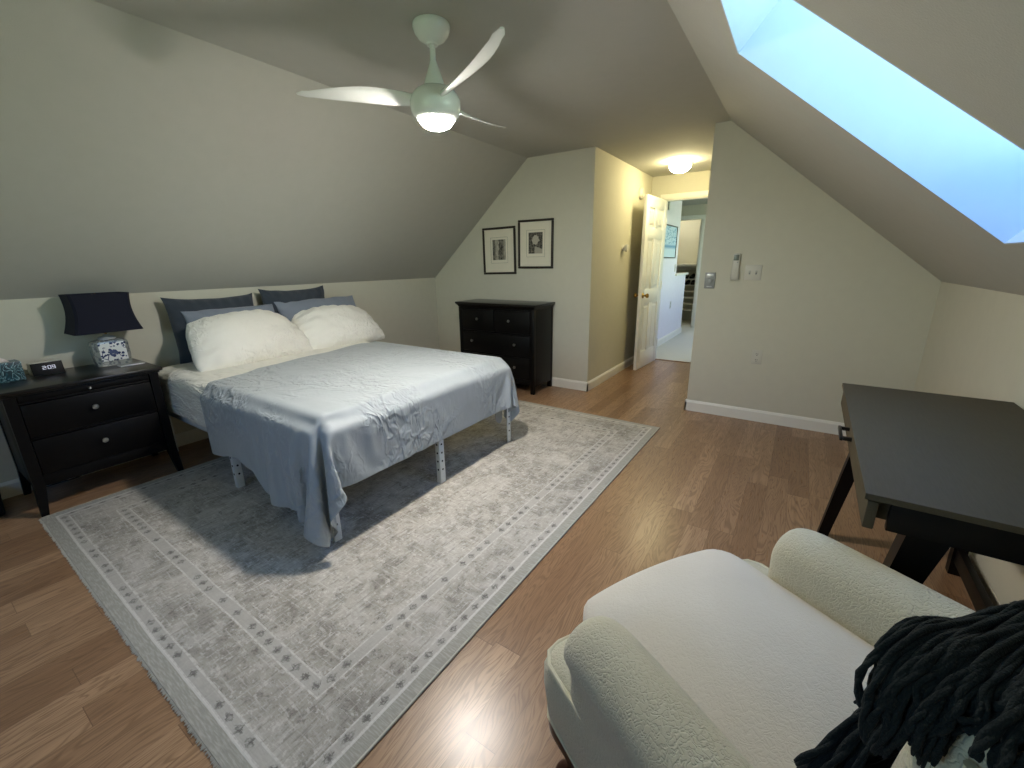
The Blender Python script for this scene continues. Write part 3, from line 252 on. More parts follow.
51,0,-3,51,0,-4,51,0,-3,51,0,-4,51,0,-3,51,0,-4,52,0,-3,51,0,-3,51,0,-4,51,0,-3,51,0,-4,51,0,-3,51,0,-3,51,0,-4,51,0,-3,51,0,-3,51,0,-4,51,0,-3,51,0,-4,51,0,-3,52,0,-4,41,-30,-3,35,-38,-3,38,-33,0,28,
-43,0,-1,-51,-1,0,-51,0,1,-51,0,-1,-51,0,1,-51,0,-1,-52,-1,1,-51,0,0,-51,0,-1,-50,0,1,-52,280,-3132,-390,2,4,51,2,1,51,0,3,51,0,3,51,0,3,51,-2,4,51,-1,2,51,0,2,51,1,0,51,-2,1,51,1,0,52,-2,0,51,-3,-1,
51,-2,0,51,-2,-1,51,-3,0,51,-2,-3,51,-3,10,51,-3,45,26,-3,33,39,-3,26,45,-3,46,21,-3,52,-5,-4,51,0,-3,51,0,-4,51,0,-3,51,0,-4,51,0,-3,51,0,-4,51,0,-3,52,0,-4,51,0,-3,51,0,-3,51,0,-4,51,0,-3,51,0,-4,
51,0,-3,51,0,-3,52,0,-4,51,0,-3,51,0,-3,51,0,-4,51,0,-3,51,0,-4,51,0,-3,51,0,-4,52,0,-3,51,0,-4,51,0,-3,51,0,-3,51,0,-4,51,0,-3,51,0,-4,51,0,-3,52,0,-3,51,0,-4,51,0,-3,51,0,-3,51,0,-3,51,0,-4,51,0,-3,
51,0,-3,52,0,-4,51,0,-3,51,0,-3,51,0,-3,51,0,-4,51,0,-3,51,0,-3,51,0,-3,51,0,-3,51,0,-3,51,0,-4,51,0,-3,51,0,-3,51,0,-4,52,1,-3,41,-31,-4,35,-38,-2,38,-33,-1,29,-43,0,-2,-51,0,1,-51,0,-1,-52,0,1,-51,
-1,0,-51,0,0,-51,0,0,-51,0,-2,-51,0,2,-51,0,0,-51,274,-3173,-389,-1,0,51,1,5,51,-1,-2,51,0,5,51,-1,1,51,0,3,51,-1,3,51,-2,0,51,-1,2,51,-2,-3,51,-2,-1,51,-2,-1,51,-3,4,51,0,9,51,0,9,52,0,10,51,-1,10,
51,-3,16,49,-3,43,28,-3,36,36,-3,23,47,-2,47,20,-3,51,-4,-4,51,0,-3,51,0,-3,51,0,-4,52,0,-3,51,0,-4,51,0,-3,51,0,-4,51,0,-3,51,0,-3,52,0,-3,51,0,-4,51,0,-3,51,0,-3,51,0,-3,51,0,-3,51,0,-4,52,0,-3,51,
0,-3,51,0,-3,51,0,-4,51,0,-3,51,0,-3,51,0,-4,51,0,-3,52,0,-3,51,0,-4,51,0,-3,51,0,-3,51,0,-3,51,0,-4,51,0,-3,51,0,-3,52,0,-3,51,0,-3,51,0,-3,51,0,-4,51,0,-3,51,0,-3,51,0,-3,52,0,-3,51,0,-3,51,0,-3,51,
0,-3,51,0,-4,51,0,-3,51,0,-3,51,0,-3,51,0,-3,51,0,-3,51,0,-3,51,0,-3,51,0,-3,52,0,-3,51,0,-4,41,-30,-3,35,-38,-3,38,-33,0,29,-43,0,-2,-51,0,0,-52,-1,0,-51,0,1,-51,0,-1,-51,0,1,-51,0,0,-51,-1,0,-51,0,
0,-51,0,0,-51,263,-3204,-388,-1,1,51,0,2,51,-1,2,51,-1,1,51,0,2,51,-1,2,51,-1,1,51,-1,0,51,-1,3,51,-1,-1,51,-1,3,51,-2,-4,51,2,19,49,0,16,50,-1,12,52,-1,14,51,-2,14,51,-4,14,52,-2,44,27,-3,37,34,-2,
21,48,-3,46,21,-3,52,-4,-3,51,0,-3,51,0,-4,51,0,-3,51,0,-3,51,0,-3,51,0,-4,52,0,-3,51,0,-3,51,0,-3,51,0,-3,51,0,-3,52,0,-3,51,0,-3,51,0,-3,51,0,-3,51,0,-4,51,0,-3,52,0,-3,51,0,-3,51,0,-3,51,0,-3,51,0,
-3,51,0,-4,51,0,-3,51,0,-3,52,0,-3,51,0,-3,51,0,-3,51,0,-4,51,0,-3,51,0,-3,51,0,-3,52,0,-3,51,0,-3,51,0,-3,51,0,-3,51,0,-3,51,0,-3,51,0,-3,52,0,-3,51,0,-3,51,0,-3,51,0,-3,51,0,-3,51,0,-2,51,0,-3,51,0,
-3,51,0,-3,51,0,-3,52,0,-3,51,0,-3,51,0,-3,51,0,-3,51,0,-3,41,-31,-4,35,-37,-2,38,-33,0,29,-43,-1,-2,-52,0,1,-51,0,0,-51,0,0,-51,-1,0,-51,0,0,-51,0,0,-51,0,-2,-51,0,2,-51,0,0,-51,253,-3210,-387,0,0,
51,-2,-1,51,0,3,51,-1,1,51,-1,2,51,-1,1,51,0,2,51,-1,3,51,-1,-1,51,-1,2,51,-1,0,51,-1,1,51,-1,10,52,-1,14,51,-1,13,51,0,16,51,0,17,51,-3,24,47,-3,43,29,-2,41,31,-2,17,50,-2,47,21,-3,51,-4,-3,51,0,-3,
52,0,-3,51,0,-4,51,0,-3,51,0,-3,51,0,-3,51,0,-3,52,0,-3,51,0,-3,51,0,-3,51,0,-3,51,0,-3,52,0,-3,51,0,-3,51,0,-3,51,0,-2,51,0,-3,51,0,-3,52,0,-3,51,0,-4,51,0,-3,51,0,-3,51,0,-3,51,0,-3,51,0,-3,51,0,-3,
52,0,-3,51,0,-3,51,0,-3,51,0,-3,51,0,-3,51,0,-2,51,0,-3,52,0,-3,51,0,-3,51,0,-3,51,0,-3,51,0,-3,51,0,-2,51,0,-3,52,0,-3,51,0,-3,51,0,-3,51,0,-3,51,0,-2,51,0,-3,51,0,-3,51,0,-2,51,0,-3,52,0,-3,51,0,-3,
51,0,-3,51,0,-3,51,0,-3,41,-31,-3,35,-37,-2,39,-34,-1,28,-42,0,-2,-52,0,0,-51,-1,1,-51,0,-1,-51,0,0,-51,0,0,-51,0,2,-51,0,-1,-51,-1,-1,-51,0,2,-51,229,-3168,-387,0,1,51,1,-2,51,0,2,51,0,0,51,1,0,51,0,
1,51,1,1,51,0,0,51,0,-1,51,0,-2,51,0,0,52,-1,-1,51,1,4,51,1,7,52,0,6,52,-1,7,51,-1,12,52,-2,29,44,-3,44,27,-2,41,31,-1,15,51,-2,46,22,-3,53,-4,-3,51,0,-3,51,0,-4,51,0,-3,51,0,-3,52,0,-3,51,0,-3,51,0,
-2,52,0,-3,51,0,-3,51,0,-3,51,0,-3,51,0,-2,52,0,-3,51,0,-3,51,0,-3,51,0,-2,51,0,-3,51,0,-3,51,0,-3,52,0,-3,51,0,-3,51,0,-3,51,0,-3,51,0,-3,51,0,-3,51,0,-2,52,0,-3,51,0,-3,51,0,-3,51,0,-3,51,0,-2,51,0,
-3,51,0,-3,52,0,-3,51,0,-2,51,0,-3,51,0,-3,51,0,-2,51,0,-3,51,0,-3,52,0,-2,51,0,-3,51,0,-3,51,0,-3,51,0,-2,51,0,-3,51,0,-2,52,0,-3,51,0,-2,51,0,-3,51,0,-3,51,0,-2,51,0,-3,52,0,-3,40,-31,-4,35,-37,-2,
39,-34,0,28,-42,-1,-2,-52,0,0,-51,0,0,-51,0,2,-51,0,0,-51,-1,0,-51,0,-1,-51,0,1,-51,0,0,-51,0,1,-51,169,-3109,-387,0,0,51,1,0,51,0,1,51,0,-1,51,1,2,52,1,1,51,1,-1,51,1,-1,51,1,-1,51,2,0,51,2,-2,51,6,
0,51,4,-1,51,7,1,51,7,0,50,7,0,51,6,-1,51,3,4,51,-2,46,25,-2,43,27,0,14,52,-2,45,24,-3,53,-4,-4,51,0,-3,52,0,-3,51,0,-3,51,0,-2,51,0,-3,52,0,-3,51,0,-3,51,0,-2,52,0,-3,51,0,-3,51,0,-2,51,0,-3,51,0,-3,
52,0,-2,51,0,-3,51,0,-2,51,0,-3,51,0,-3,51,0,-3,52,0,-2,51,0,-3,51,0,-3,51,0,-3,51,0,-3,51,0,-2,51,0,-3,51,0,-3,52,0,-2,51,0,-3,51,0,-3,51,0,-2,51,0,-3,51,0,-3,52,0,-2,51,0,-3,51,0,-2,51,0,-3,51,0,-2,
51,0,-3,51,0,-2,52,0,-3,51,0,-3,51,0,-2,51,0,-3,51,0,-2,51,0,-2,52,0,-3,51,0,-2,51,0,-3,51,0,-2,51,0,-2,51,0,-3,51,0,-3,52,1,-3,40,-32,-3,35,-37,-2,39,-34,-1,28,-43,0,-2,-51,0,1,-51,0,1,-51,-1,0,-51,
0,0,-51,0,0,-51,0,-2,-51,0,3,-52,0,-1,-51,-1,0,-50,145,-3062,-386,3,-2,51,3,-4,50,3,-2,51,4,-2,51,4,-2,51,3,-3,51,3,-6,51,3,-4,50,3,-6,51,3,-8,50,2,-12,50,4,-7,50,4,1,51,4,2,51,5,5,50,6,2,51,5,0,52,4,
2,54,-3,50,17,0,40,33,0,14,53,-2,44,26,-3,53,-4,-4,52,0,-3,51,0,-3,52,0,-2,51,0,-3,51,0,-3,52,0,-3,51,0,-2,51,0,-3,52,0,-2,51,0,-3,51,0,-2,51,0,-2,51,0,-3,52,0,-2,51,0,-3,51,0,-2,51,0,-3,51,0,-2,51,0,
-3,52,0,-3,51,0,-2,51,0,-3,51,0,-3,51,0,-2,51,0,-3,51,0,-3,52,0,-2,51,0,-3,51,0,-2,51,0,-3,51,0,-2,51,0,-3,51,0,-2,52,0,-2,51,0,-3,51,0,-2,51,0,-3,51,0,-2,51,0,-3,51,0,-2,52,0,-2,51,0,-3,51,0,-2,51,0,
-3,51,0,-2,51,0,-2,52,0,-3,51,0,-2,51,0,-2,51,0,-2,51,0,-2,51,0,-3,52,0,-2,52,1,-3,39,-32,-4,36,-37,-2,38,-35,0,28,-42,-1,-2,-51,0,0,-51,0,0,-52,0,0,-51,0,2,-51,0,-1,-51,-1,1,-51,0,0,-51,0,1,-51,0,1,
-51,136,-3049,-387,3,-5,51,4,-6,50,3,-2,51,4,-7,51,4,-2,51,3,-8,50,3,-7,50,3,-7,51,3,-4,51,3,-9,50,1,-16,48,3,9,50,4,1,51,5,0,51,5,0,51,5,0,50,6,-3,52,5,3,58,-4,52,16,0,39,33,5,11,56,-4,45,28,-5,56,
-5,-4,52,-2,-3,52,0,-3,51,0,-2,51,0,-3,52,0,-3,51,0,-2,51,0,-2,51,0,-3,51,0,-2,52,0,-2,51,0,-3,51,0,-2,51,0,-2,51,0,-3,52,0,-2,51,0,-2,51,0,-3,51,0,-2,51,0,-3,52,0,-2,51,0,-3,51,0,-2,51,0,-3,51,0,-2,
51,0,-3,51,0,-2,52,0,-3,51,0,-2,51,0,-2,51,0,-3,51,0,-2,51,0,-2,51,0,-3,51,0,-2,52,0,-2,51,0,-2,51,0,-3,51,0,-2,51,0,-2,51,0,-3,52,0,-2,51,0,-2,51,0,-2,51,0,-3,51,0,-2,51,0,-2,52,0,-2,51,0,-2,51,0,-2,
51,0,-2,52,0,-2,51,0,-2,51,0,-3,53,1,-3,39,-32,-3,35,-38,-2,38,-34,-1,29,-42,0,-3,-52,0,0,-51,0,1,-51,0,0,-51,-1,0,-51,0,1,-51,0,0,-51,0,1,-51,0,2,-51,0,3,-51,123,-3072,-392,4,-3,51,4,-4,51,3,-4,50,4,
-4,51,4,-4,51,3,-5,50,4,-5,51,3,-6,51,4,-7,50,3,-6,51,2,-7,50,1,-5,51,-1,-7,51,-10,-14,48,10,3,50,12,7,49,13,16,47,5,17,50,-2,36,38,-2,35,37,-4,42,17,12,26,49,-9,59,-1,-3,51,3,-3,52,0,-3,51,1,-2,51,1,
-3,52,0,-2,51,1,-2,51,0,-3,51,1,-2,51,1,-2,52,0,-2,51,1,-2,51,1,-2,51,0,-2,51,0,-2,52,1,-2,51,0,-3,51,0,-2,51,0,-2,52,0,-3,51,0,-2,51,-1,-3,51,-1,-2,51,-1,-3,51,-1,-2,51,-2,-2,51,0,-3,52,0,-2,51,0,-2,
51,0,-3,51,0,-2,51,0,-2,51,0,-2,51,0,-2,51,0,-2,51,0,-2,52,0,-3,51,0,-2,51,0,-2,51,0,-2,51,0,-2,51,0,-2,52,0,-2,51,0,-3,51,0,-2,51,0,-2,52,0,-2,51,0,-2,51,0,-2,51,0,-2,51,0,-1,52,0,-2,51,0,-1,52,0,-3,
55,1,-3,36,-34,-4,36,-36,-1,37,-35,-2,29,-42,-1,9,-51,0,2,-51,-1,1,-51,0,1,-51,0,1,-51,0,-1,-51,0,-2,-51,1,-5,-51,0,4,-51,-1,5,-50,92,-3124,-398,2,-5,51,1,-6,50,0,-4,51,1,-5,51,0,-6,51,0,-5,50,-3,-5,
51,-4,-6,51,2,-6,50,5,-6,51,7,-8,50,10,-5,50,15,-2,49,14,14,47,10,20,46,5,27,44,-1,29,42,-24,23,38,-1,32,39,-1,33,39,39,9,31,-32,36,11,0,51,4,4,51,5,9,50,8,1,51,3,0,51,2,0,51,3,-1,51,2,0,51,2,0,51,3,
-1,51,2,-1,51,2,-1,52,2,-1,51,2,-1,51,2,-2,51,1,-1,51,2,-2,52,1,-1,51,2,-2,51,1,-2,51,1,-1,52,1,-2,51,1,-2,51,1,-2,51,2,-2,51,0,-2,51,2,-2,51,0,-2,52,0,-2,51,2,-2,51,1,-2,51,0,-2,51,1,-2,51,1,-2,51,0,
-2,51,1,-2,51,1,-2,51,0,-3,52,1,-1,51,1,-3,51,0,-2,51,0,-2,51,0,-2,52,0,-2,51,0,-2,51,0,-2,51,0,-2,51,0,-2,52,-1,-2,51,-1,-1,51,-2,-2,51,-1,-1,52,0,-1,51,0,-2,52,2,-1,59,-1,-6,25,-45,-2,41,-29,-2,39,
-34,-1,31,-40,-2,-5,-51,-1,0,-51,-2,0,-51,0,0,-51,1,6,-51,1,6,-51,0,8,-50,-2,9,-51,-3,10,-50,-4,10,-49,32,-3202,-406,0,-4,51,-1,-4,51,-2,-5,51,1,-5,50,1,-5,51,4,-6,51,5,-8,50,9,-5,50,14,-2,49,16,-1,
49,18,5,48,16,13,47,10,21,45,4,26,44,-3,29,42,-14,27,41,-20,23,41,-5,30,40,24,25,39,-1,-30,41,14,48,9,13,28,40,-5,51,-5,0,51,1,-2,51,-3,0,51,3,0,51,2,1,51,3,0,51,2,1,51,3,0,51,3,0,51,2,-1,51,2,-1,52,
2,-1,51,1,-2,51,1,-2,51,1,-3,51,0,-2,51,1,-2,52,0,-2,51,1,-2,51,1,-1,51,2,-1,52,1,-1,51,2,0,51,2,0,51,3,1,51,3,-1,51,2,0,52,2,-1,51,2,1,51,3,-1,51,3,0,51,3,-1,51,2,-1,51,2,-1,51,2,-1,51,2,-2,51,1,-1,
51,2,-2,52,1,-1,51,1,-1,51,2,-2,51,1,-1,51,1,-2,52,1,-2,51,1,-1,51,1,-1,51,1,-2,51,1,-1,51,1,-1,52,1,-2,51,1,0,51,0,1,52,2,2,52,1,0,58,0,-12,23,-49,-5,36,-35,1,45,-25,-1,37,-36,-3,-4,-53,-2,7,-51,-6,
12,-49,-14,17,-46,1,6,-50,-4,11,-50,-6,11,-50,-7,11,-49,-8,12,-49,-10,11,-49,2,-3297,-420,1,-5,51,4,-6,51,4,-6,50,8,-6,50,12,-5,50,14,-2,49,16,0,48,18,6,48,18,8,47,16,15,46,13,20,46,7,25,44,-6,28,42,
-10,28,42,-25,18,41,-11,30,40,-5,29,41,28,18,41,-1,-36,37,22,25,37,32,6,42,8,49,13,-4,52,-3,2,51,3,-1,51,0,-1,51,0,-1,51,0,-1,51,0,-1,52,1,0,51,2,0,51,2,-1,51,1,-2,51,1,-1,52,1,-2,51,0,-2,51,1,-2,51,
0,-2,51,2,-2,52,0,-1,51,2,-1,51,1,-2,51,1,-1,51,2,0,52,2,-1,51,1,0,51,2,-1,51,2,-1,51,1,0,51,2,0,51,2,-1,52,2,0,51,3,0,51,2,-1,51,2,-2,51,2,-1,51,1,-2,51,1,-2,51,1,-2,51,0,-2,51,1,-2,51,1,-2,52,1,-2,
51,1,-2,51,1,-1,51,0,-2,51,1,-1,51,1,-2,51,1,-2,52,0,-1,51,1,-1,51,1,-1,51,1,-3,51,0,-4,51,-1,-7,50,-4,-4,50,-2,-1,52,-2,34,31,2,-6,36,-36,-7,29,-41,4,44,-27,-4,32,-39,-14,23,-44,-15,19,-45,-11,15,
-47,-14,14,-48,-11,11,-48,-10,12,-49,-10,11,-49,-9,12,-49,-9,11,-49,-7,-3398,-436,9,-6,50,13,-4,50,16,-2,48,17,2,48,19,5,47,19,9,47,17,12,47,16,16,45,13,20,46,7,24,44,-1,28,43,-11,26,42,-16,25,42,-27,
15,41,-6,31,40,-2,30,41,27,18,40,-2,-37,36,29,6,38,27,-6,43,30,26,34,13,46,19,-2,53,-1,-1,51,0,-1,51,0,0,51,0,0,52,1,-1,51,1,0,51,0,-1,51,1,0,51,2,-1,52,1,-2,51,1,-1,52,1,-1,51,2,0,51,1,-1,51,2,-1,52,
2,-2,51,1,0,51,2,-1,51,1,-1,51,2,-1,51,1,-2,51,1,-1,52,0,-1,51,1,-1,51,2,-1,51,1,0,51,1,-1,51,1,-1,51,2,-1,52,1,-1,51,1,-2,51,1,-1,51,1,-2,51,1,-3,51,0,-2,51,0,-2,51,0,-3,51,1,-2,51,1,-1,52,1,-2,51,1,
-1,51,0,-2,51,1,-2,51,0,-2,51,1,-1,51,1,-1,51,0,-2,51,1,-3,51,-1,-2,51,0,-3,51,-1,-3,51,0,-2,51,1,-4,51,-1,-2,53,3,-15,43,-21,49,5,-6,1,38,-32,-5,32,-40,-17,19,-44,0,35,-37,-16,20,-44,-25,-5,-44,-20,
8,-47,3,22,-46,-5,17,-47,-6,17,-48,-7,17,-48,-7,16,-48,-39,-3426,-430,21,3,47,21,6,46,19,9,47,20,12,46,18,14,45,16,16,46,13,21,44,8,24,45,1,27,43,-8,27,43,-16,25,41,-22,20,43,-26,14,41,-2,31,41,0,31,
40,31,11,40,14,-30,39,9,-30,40,31,4,40,31,10,39,24,37,26,-19,46,6,-1,52,0,9,50,1,-9,50,0,3,51,0,-3,52,1,0,52,0,9,50,1,-7,51,0,2,51,2,-4,53,1,4,51,2,0,52,1,2,51,2,1,51,2,-1,52,1,1,51,3,1,51,2,0,51,2,
-1,51,1,0,51,2,0,51,1,0,51,1,0,52,2,1,51,1,-1,51,1,0,51,1,-1,51,2,-1,51,1,-1,51,1,-1,51,1,0,52,2,-1,51,1,0,51,2,-1,51,1,0,51,2,-1,51,2,0,51,1,-1,51,2,-1,51,1,0,51,2,-1,51,2,-1,52,1,-1,51,1,-1,51,2,-1,
51,1,0,51,1,-1,51,2,-1,51,2,-1,52,1,-1,51,2,-1,51,2,-2,51,2,-2,52,1,0,52,3,-2,54,-1,-37,18,-35,-20,42,-11,31,-8,-39,27,28,-28,2,35,-36,-18,19,-44,3,36,-36,-25,-3,-45,-25,-3,-44,-24,0,-45,-21,14,-44,
-16,16,-46,-8,17,-47,-2,16,-49,12,-3378,-431,21,12,46,19,15,45,20,8,47,18,17,45,15,20,44,8,24,44,2,28,43,-5,27,43,-14,26,42,-22,19,42,-25,16,41,-23,18,42,0,31,41,8,30,41,32,4,40,11,-31,39,11,-31,39,
32,3,40,31,-4,40,32,14,38,-34,35,16,2,52,0,0,52,1,14,49,0,-14,49,0,3,52,0,-3,52,1,0,53,0,14,49,1,-1,51,1,-13,51,1,7,53,1,-7,53,0,0,51,1,7,51,2,0,51,2,-4,52,2,-1,52,1,11,50,2,-9,50,2,-4,51,1,0,52,2,0,
51,1,0,52,1,0,51,1,8,51,1,-4,51,1,-2,51,1,-1,51,1,0,51,2,-1,51,1,0,51,1,0,52,2,0,51,1,0,51,1,0,51,2,0,51,1,0,52,1,3,50,2,-3,51,1,0,51,1,4,51,3,-4,51,1,2,51,2,2,51,1,2,52,2,1,51,2,1,52,1,0,51,2,0,51,2,
0,51,2,-1,51,2,1,52,2,1,51,2,1,50,3,2,51,4,-3,54,-2,-21,41,-13,-47,-18,-23,-24,35,-34,26,31,-31,33,-10,-38,28,27,-34,-3,33,-40,-8,31,-40,-25,6,-43,-24,-9,-45,-24,-6,-45,-27,-2,-43,-28,4,-43,-23,13,
-43,60,-3311,-436,21,10,46,20,13,46,15,20,44,11,23,44,4,27,43,-4,28,43,-9,28,42,-19,22,42,-25,16,41,-26,15,42,-21,21,41,3,31,42,14,28,40,32,-2,40,11,-32,39,11,-31,40,33,0,39,30,-7,40,33,0,40,2,44,26,
-48,14,11,17,50,0,-5,52,0,15,49,1,-14,49,-1,-1,52,0,-2,52,0,0,53,1,17,49,0,-2,51,1,-15,50,1,8,54,1,-8,53,1,5,51,1,-3,51,1,6,53,2,-6,52,1,2,52,1,14,50,2,-15,49,2,-3,51,1,5,52,2,-5,51,1,3,52,0,-3,51,1,
2,51,1,8,51,1,-6,50,1,-4,51,1,1,52,1,0,51,1,-1,51,2,0,52,1,1,51,1,-1,51,1,0,52,1,4,51,1,-4,51,1,6,51,2,-5,50,1,5,51,2,-5,51,1,2,51,2,-3,51,1,4,52,2,2,51,1,1,52,2,3,51,1,-7,51,2,-1,51,1,5,51,2,-2,51,2,
0,53,2,8,51,2,-13,49,3,24,44,5,-18,49,-5,2,53,-8,-44,-15,-23,-46,-7,-23,11,37,-34,11,39,-32,35,-9,-39,37,12,-33,5,34,-37,-3,33,-39,-24,16,-44,-27,1,-44,-25,-3,-44,-26,-2,-44,-24,-15,-43,55,-3286,-427,
18,16,45,12,23,44,7,26,44,0,28,42,-9,28,42,-14,26,42,-22,19,42,-26,14,41,-27,14,42,-16,25,41,3,31,41,20,25,40,32,-8,40,11,-31,39,10,-32,40,32,-5,39,32,-8,40,31,-4,40,24,30,34,-28,40,18,-50,3,8,25,46,
0,-4,51,-1,14,50,1,-10,50,-1,-8,51,0,0,53,0,0,53,1,17,49,0,0,51,0,-16,50,1,8,54,1,-8,53,1,-1,51,1,6,51,1,1,53,1,-6,52,1,6,52,1,12,50,2,-17,49,1,-2,51,2,8,51,1,-8,52,1,1,52,1,3,52,1,-4,50,0,9,51,1,0,
51,1,-7,50,1,-1,51,1,1,52,1,-1,51,1,-1,51,1,1,52,1,-1,51,1,1,52,1,-1,51,1,1,51,1,6,50,1,-4,51,1,5,51,2,-8,51,1,4,51,1,-4,51,2,5,52,1,1,51,1,3,52,2,1,51,1,-8,51,2,-2,51,1,8,51,2,-5,52,2,7,52,1,2,53,2,
-12,49,3,36,37,6,-19,48,-6,17,51,-1,-47,-2,-25,-45,-2,-22,-46,4,-22,17,36,-36,23,30,-36,38,-6,-36,37,-1,-35,17,33,-36,3,36,-38,-20,22,-43,-27,6,-44,-26,-2,-43,-25,-10,-44,44,-3279,-421,8,26,44,3,28,
43,-6,28,42,-12,26,43,-18,24,41,-24,17,42,-27,13,42,-25,17,41,-14,26,42,6,30,40,25,20,40,31,-12,39,11,-31,40,10,-31,39,31,-10,40,31,-10,40,32,-5,39,30,20,37,3,43,28,-49,-5,15,-44,25,3,29,44,-1,-2,51,
0,13,50,0,-5,51,0,-13,50,-1,-1,53,0,0,53,0,15,49,0,1,51,1,-14,51,0,7,53,1,-6,54,1,3,51,1,-3,51,1,4,52,1,-6,54,1,10,51,1,7,51,1,-17,48,1,-1,52,2,10,51,1,-8,51,1,-2,52,0,4,51,1,-4,51,1,5,51,0,6,51,1,-7,
50,0,-2,52,1,0,51,1,0,51,1,-1,52,1,-1,51,1,1,51,1,-1,51,1,3,52,1,0,51,1,6,50,1,-4,51,1,2,51,1,-7,51,1,0,51,1,2,51,1,4,52,2,1,51,1,3,52,1,-3,51,1,-5,51,2,4,51,1,-2,51,2,2,53,1,6,52,2,-12,51,3,7,50,2,
40,32,7,2,53,2,-42,35,-2,-1,49,-17,-44,-8,-26,-35,-28,-26,-41,12,-30,20,34,-37,30,22,-35,37,-4,-35,37,-3,-35,27,29,-37,9,35,-37,-15,28,-41,-25,10,-43,-27,-3,-44,15,-3256,-417,-3,28,43,-10,28,43,-15,
25,42,-20,21,42,-25,15,41,-27,14,42,-23,18,41,-13,27,42,11,29,40,29,15,40,28,-16,39,11,-31,39,12,-30,40,28,-16,40,31,-9,40,32,-6,39,33,14,37,18,35,33,-32,33,21,-42,-26,12,-39,34,2,29,43,-1,2,52,-1,11,
50,0,-3,51,0,-14,49,-1,-3,54,0,2,53,0,12,50,0,2,51,0,-12,51,1,4,53,0,-1,53,1,-1,52,1,-1,51,1,0,52,0,-1,53,1,11,52,1,4,51,1,-19,48,1,0,52,2,12,50,1,-8,52,0,-4,52,1,5,51,0,-5,51,1,2,51,0,7,50,1,1,52,1,
-7,50,0,-1,52,1,0,51,1,0,52,0,-1,51,1,0,51,1,0,51,1,0,52,0,3,51,1,3,50,1,1,51,1,-5,51,1,-1,51,1,-2,52,1,6,50,1,0,52,1,2,51,1,1,52,1,-6,51,1,2,51,2,0,51,1,-2,51,1,7,53,2,-8,52,2,0,51,2,13,50,2,40,33,7,
-2,53,2,-51,22,-1,27,44,-11,-40,19,-26,-35,-27,-26,-41,-19,-27,-33,28,-33,22,31,-35,33,16,-35,38,-3,-35,38,-2,-36,31,23,-36,16,33,-36,-7,32,-39,-25,14,-43,-34,-3222,-414,-15,26,42,-17,23,42,-21,21,43,
-26,14,41,-26,14,42,-22,20,42,-11,27,41,17,27,40,31,9,39,27,-17,40,12,-30,39,12,-31,40,25,-19,40,31,-10,39,32,-6,40,34,8,38,26,28,34,-8,43,27,-47,11,16,-36,-35,11,-32,40,1,28,43,-1,5,52,-1,9,50,0,1,
51,-1,-13,51,0,-8,52,-1,3,53,0,10,50,0,4,51,0,-12,51,0,2,55,0,1,52,1,-5,52,1,4,50,0,-3,54,1,2,53,0,14,51,2,-2,51,0,-18,48,1,0,51,1,14,50,2,-7,52,0,-7,53,0,4,51,1,0,51,0,-4,51,0,6,50,1,4,51,0,-3,52,1,
-4,51,0,-1,51,1,0,52,0,0,51,1,0,51,1,-1,51,0,0,51,1,2,52,1,0,51,0,2,51,1,-1,50,1,-4,52,1,4,50,1,1,52,1,2,51,1,1,52,1,-3,51,1,-1,51,1,2,51,1,-4,51,1,6,52,1,-3,52,2,-5,53,1,7,51,2,17,48,3,38,35,7,-8,52,
1,-53,11,0,39,34,-7,-20,41,-22,-39,-18,-27,-38,-24,-27,-45,-6,-30,-23,34,-32,24,29,-34,35,13,-35,39,-3,-37,38,-1,-35,34,18,-36,23,30,-34,1,35,-38,-98,-3172,-411,-18,24,43,-19,22,42,-28,11,42,-25,15,
41,-22,20,42,-7,29,41,21,24,40,33,3,39,26,-19,40,13,-29,39,12,-31,40,24,-21,39,30,-12,40,32,-7,39,33,5,39,30,22,36,7,41,30,-29,36,22,-48,-12,12,-34,-37,11,-24,45,-1,26,45,-1,13,50,0,4,52,-1,0,51,0,-7,
51,-1,-12,51,-1,4,53,0,4,51,-1,5,51,0,-7,52,0,2,53,1,-5,53,0,-2,51,1,3,52,0,0,53,0,3,52,1,13,52,1,-4,51,0,-18,48,1,0,52,1,16,50,1,-8,52,1,-5,51,0,-1,52,0,2,51,0,-2,51,1,1,51,0,5,50,0,0,52,0,-2,51,1,
-4,51,0,2,52,1,-2,51,0,0,51,1,0,51,0,0,52,1,-1,51,0,2,51,1,-2,51,0,0,51,1,3,51,1,0,51,1,2,51,0,1,52,1,-1,51,1,-1,51,1,1,52,1,-2,51,1,2,51,1,-1,51,1,-4,52,1,1,53,2,18,49,3,14,49,2,34,38,6,-15,51,1,-53,
-2,1,41,32,-7,13,48,-12,-40,-16,-28,-42,-16,-29,-43,-11,-29,-43,3,-29,-15,37,-32,27,28,-35,37,10,-36,38,-3,-36,38,2,-35,34,14,-35,29,25,-35,-134,-3107,-399,-15,26,42,-21,20,42,-29,8,42,-21,21,41,-4,
30,42,27,18,39,32,-1,39,26,-19,40,14,-29,39,13,-30,39,22,-24,40,28,-14,40,32,-7,39,34,3,39,32,15,37,15,37,32,-13,43,25,-42,23,19,-28,-40,13,-44,-25,8,-6,51,0,-5,52,1,32,41,-5,-1,52,-1,4,51,0,-3,51,-1,
-10,52,-1,-9,53,0,7,51,-1,3,51,0,2,52,0,-4,53,0,-5,53,0,1,51,0,3,52,1,0,52,0,6,53,1,11,52,0,-10,50,1,-15,49,0,1,52,1,17,49,1,-6,52,0,-7,52,0,-2,51,0,0,52,1,3,51,0,-4,50,0,3,52,0,3,51,0,-1,51,0,0,52,1,
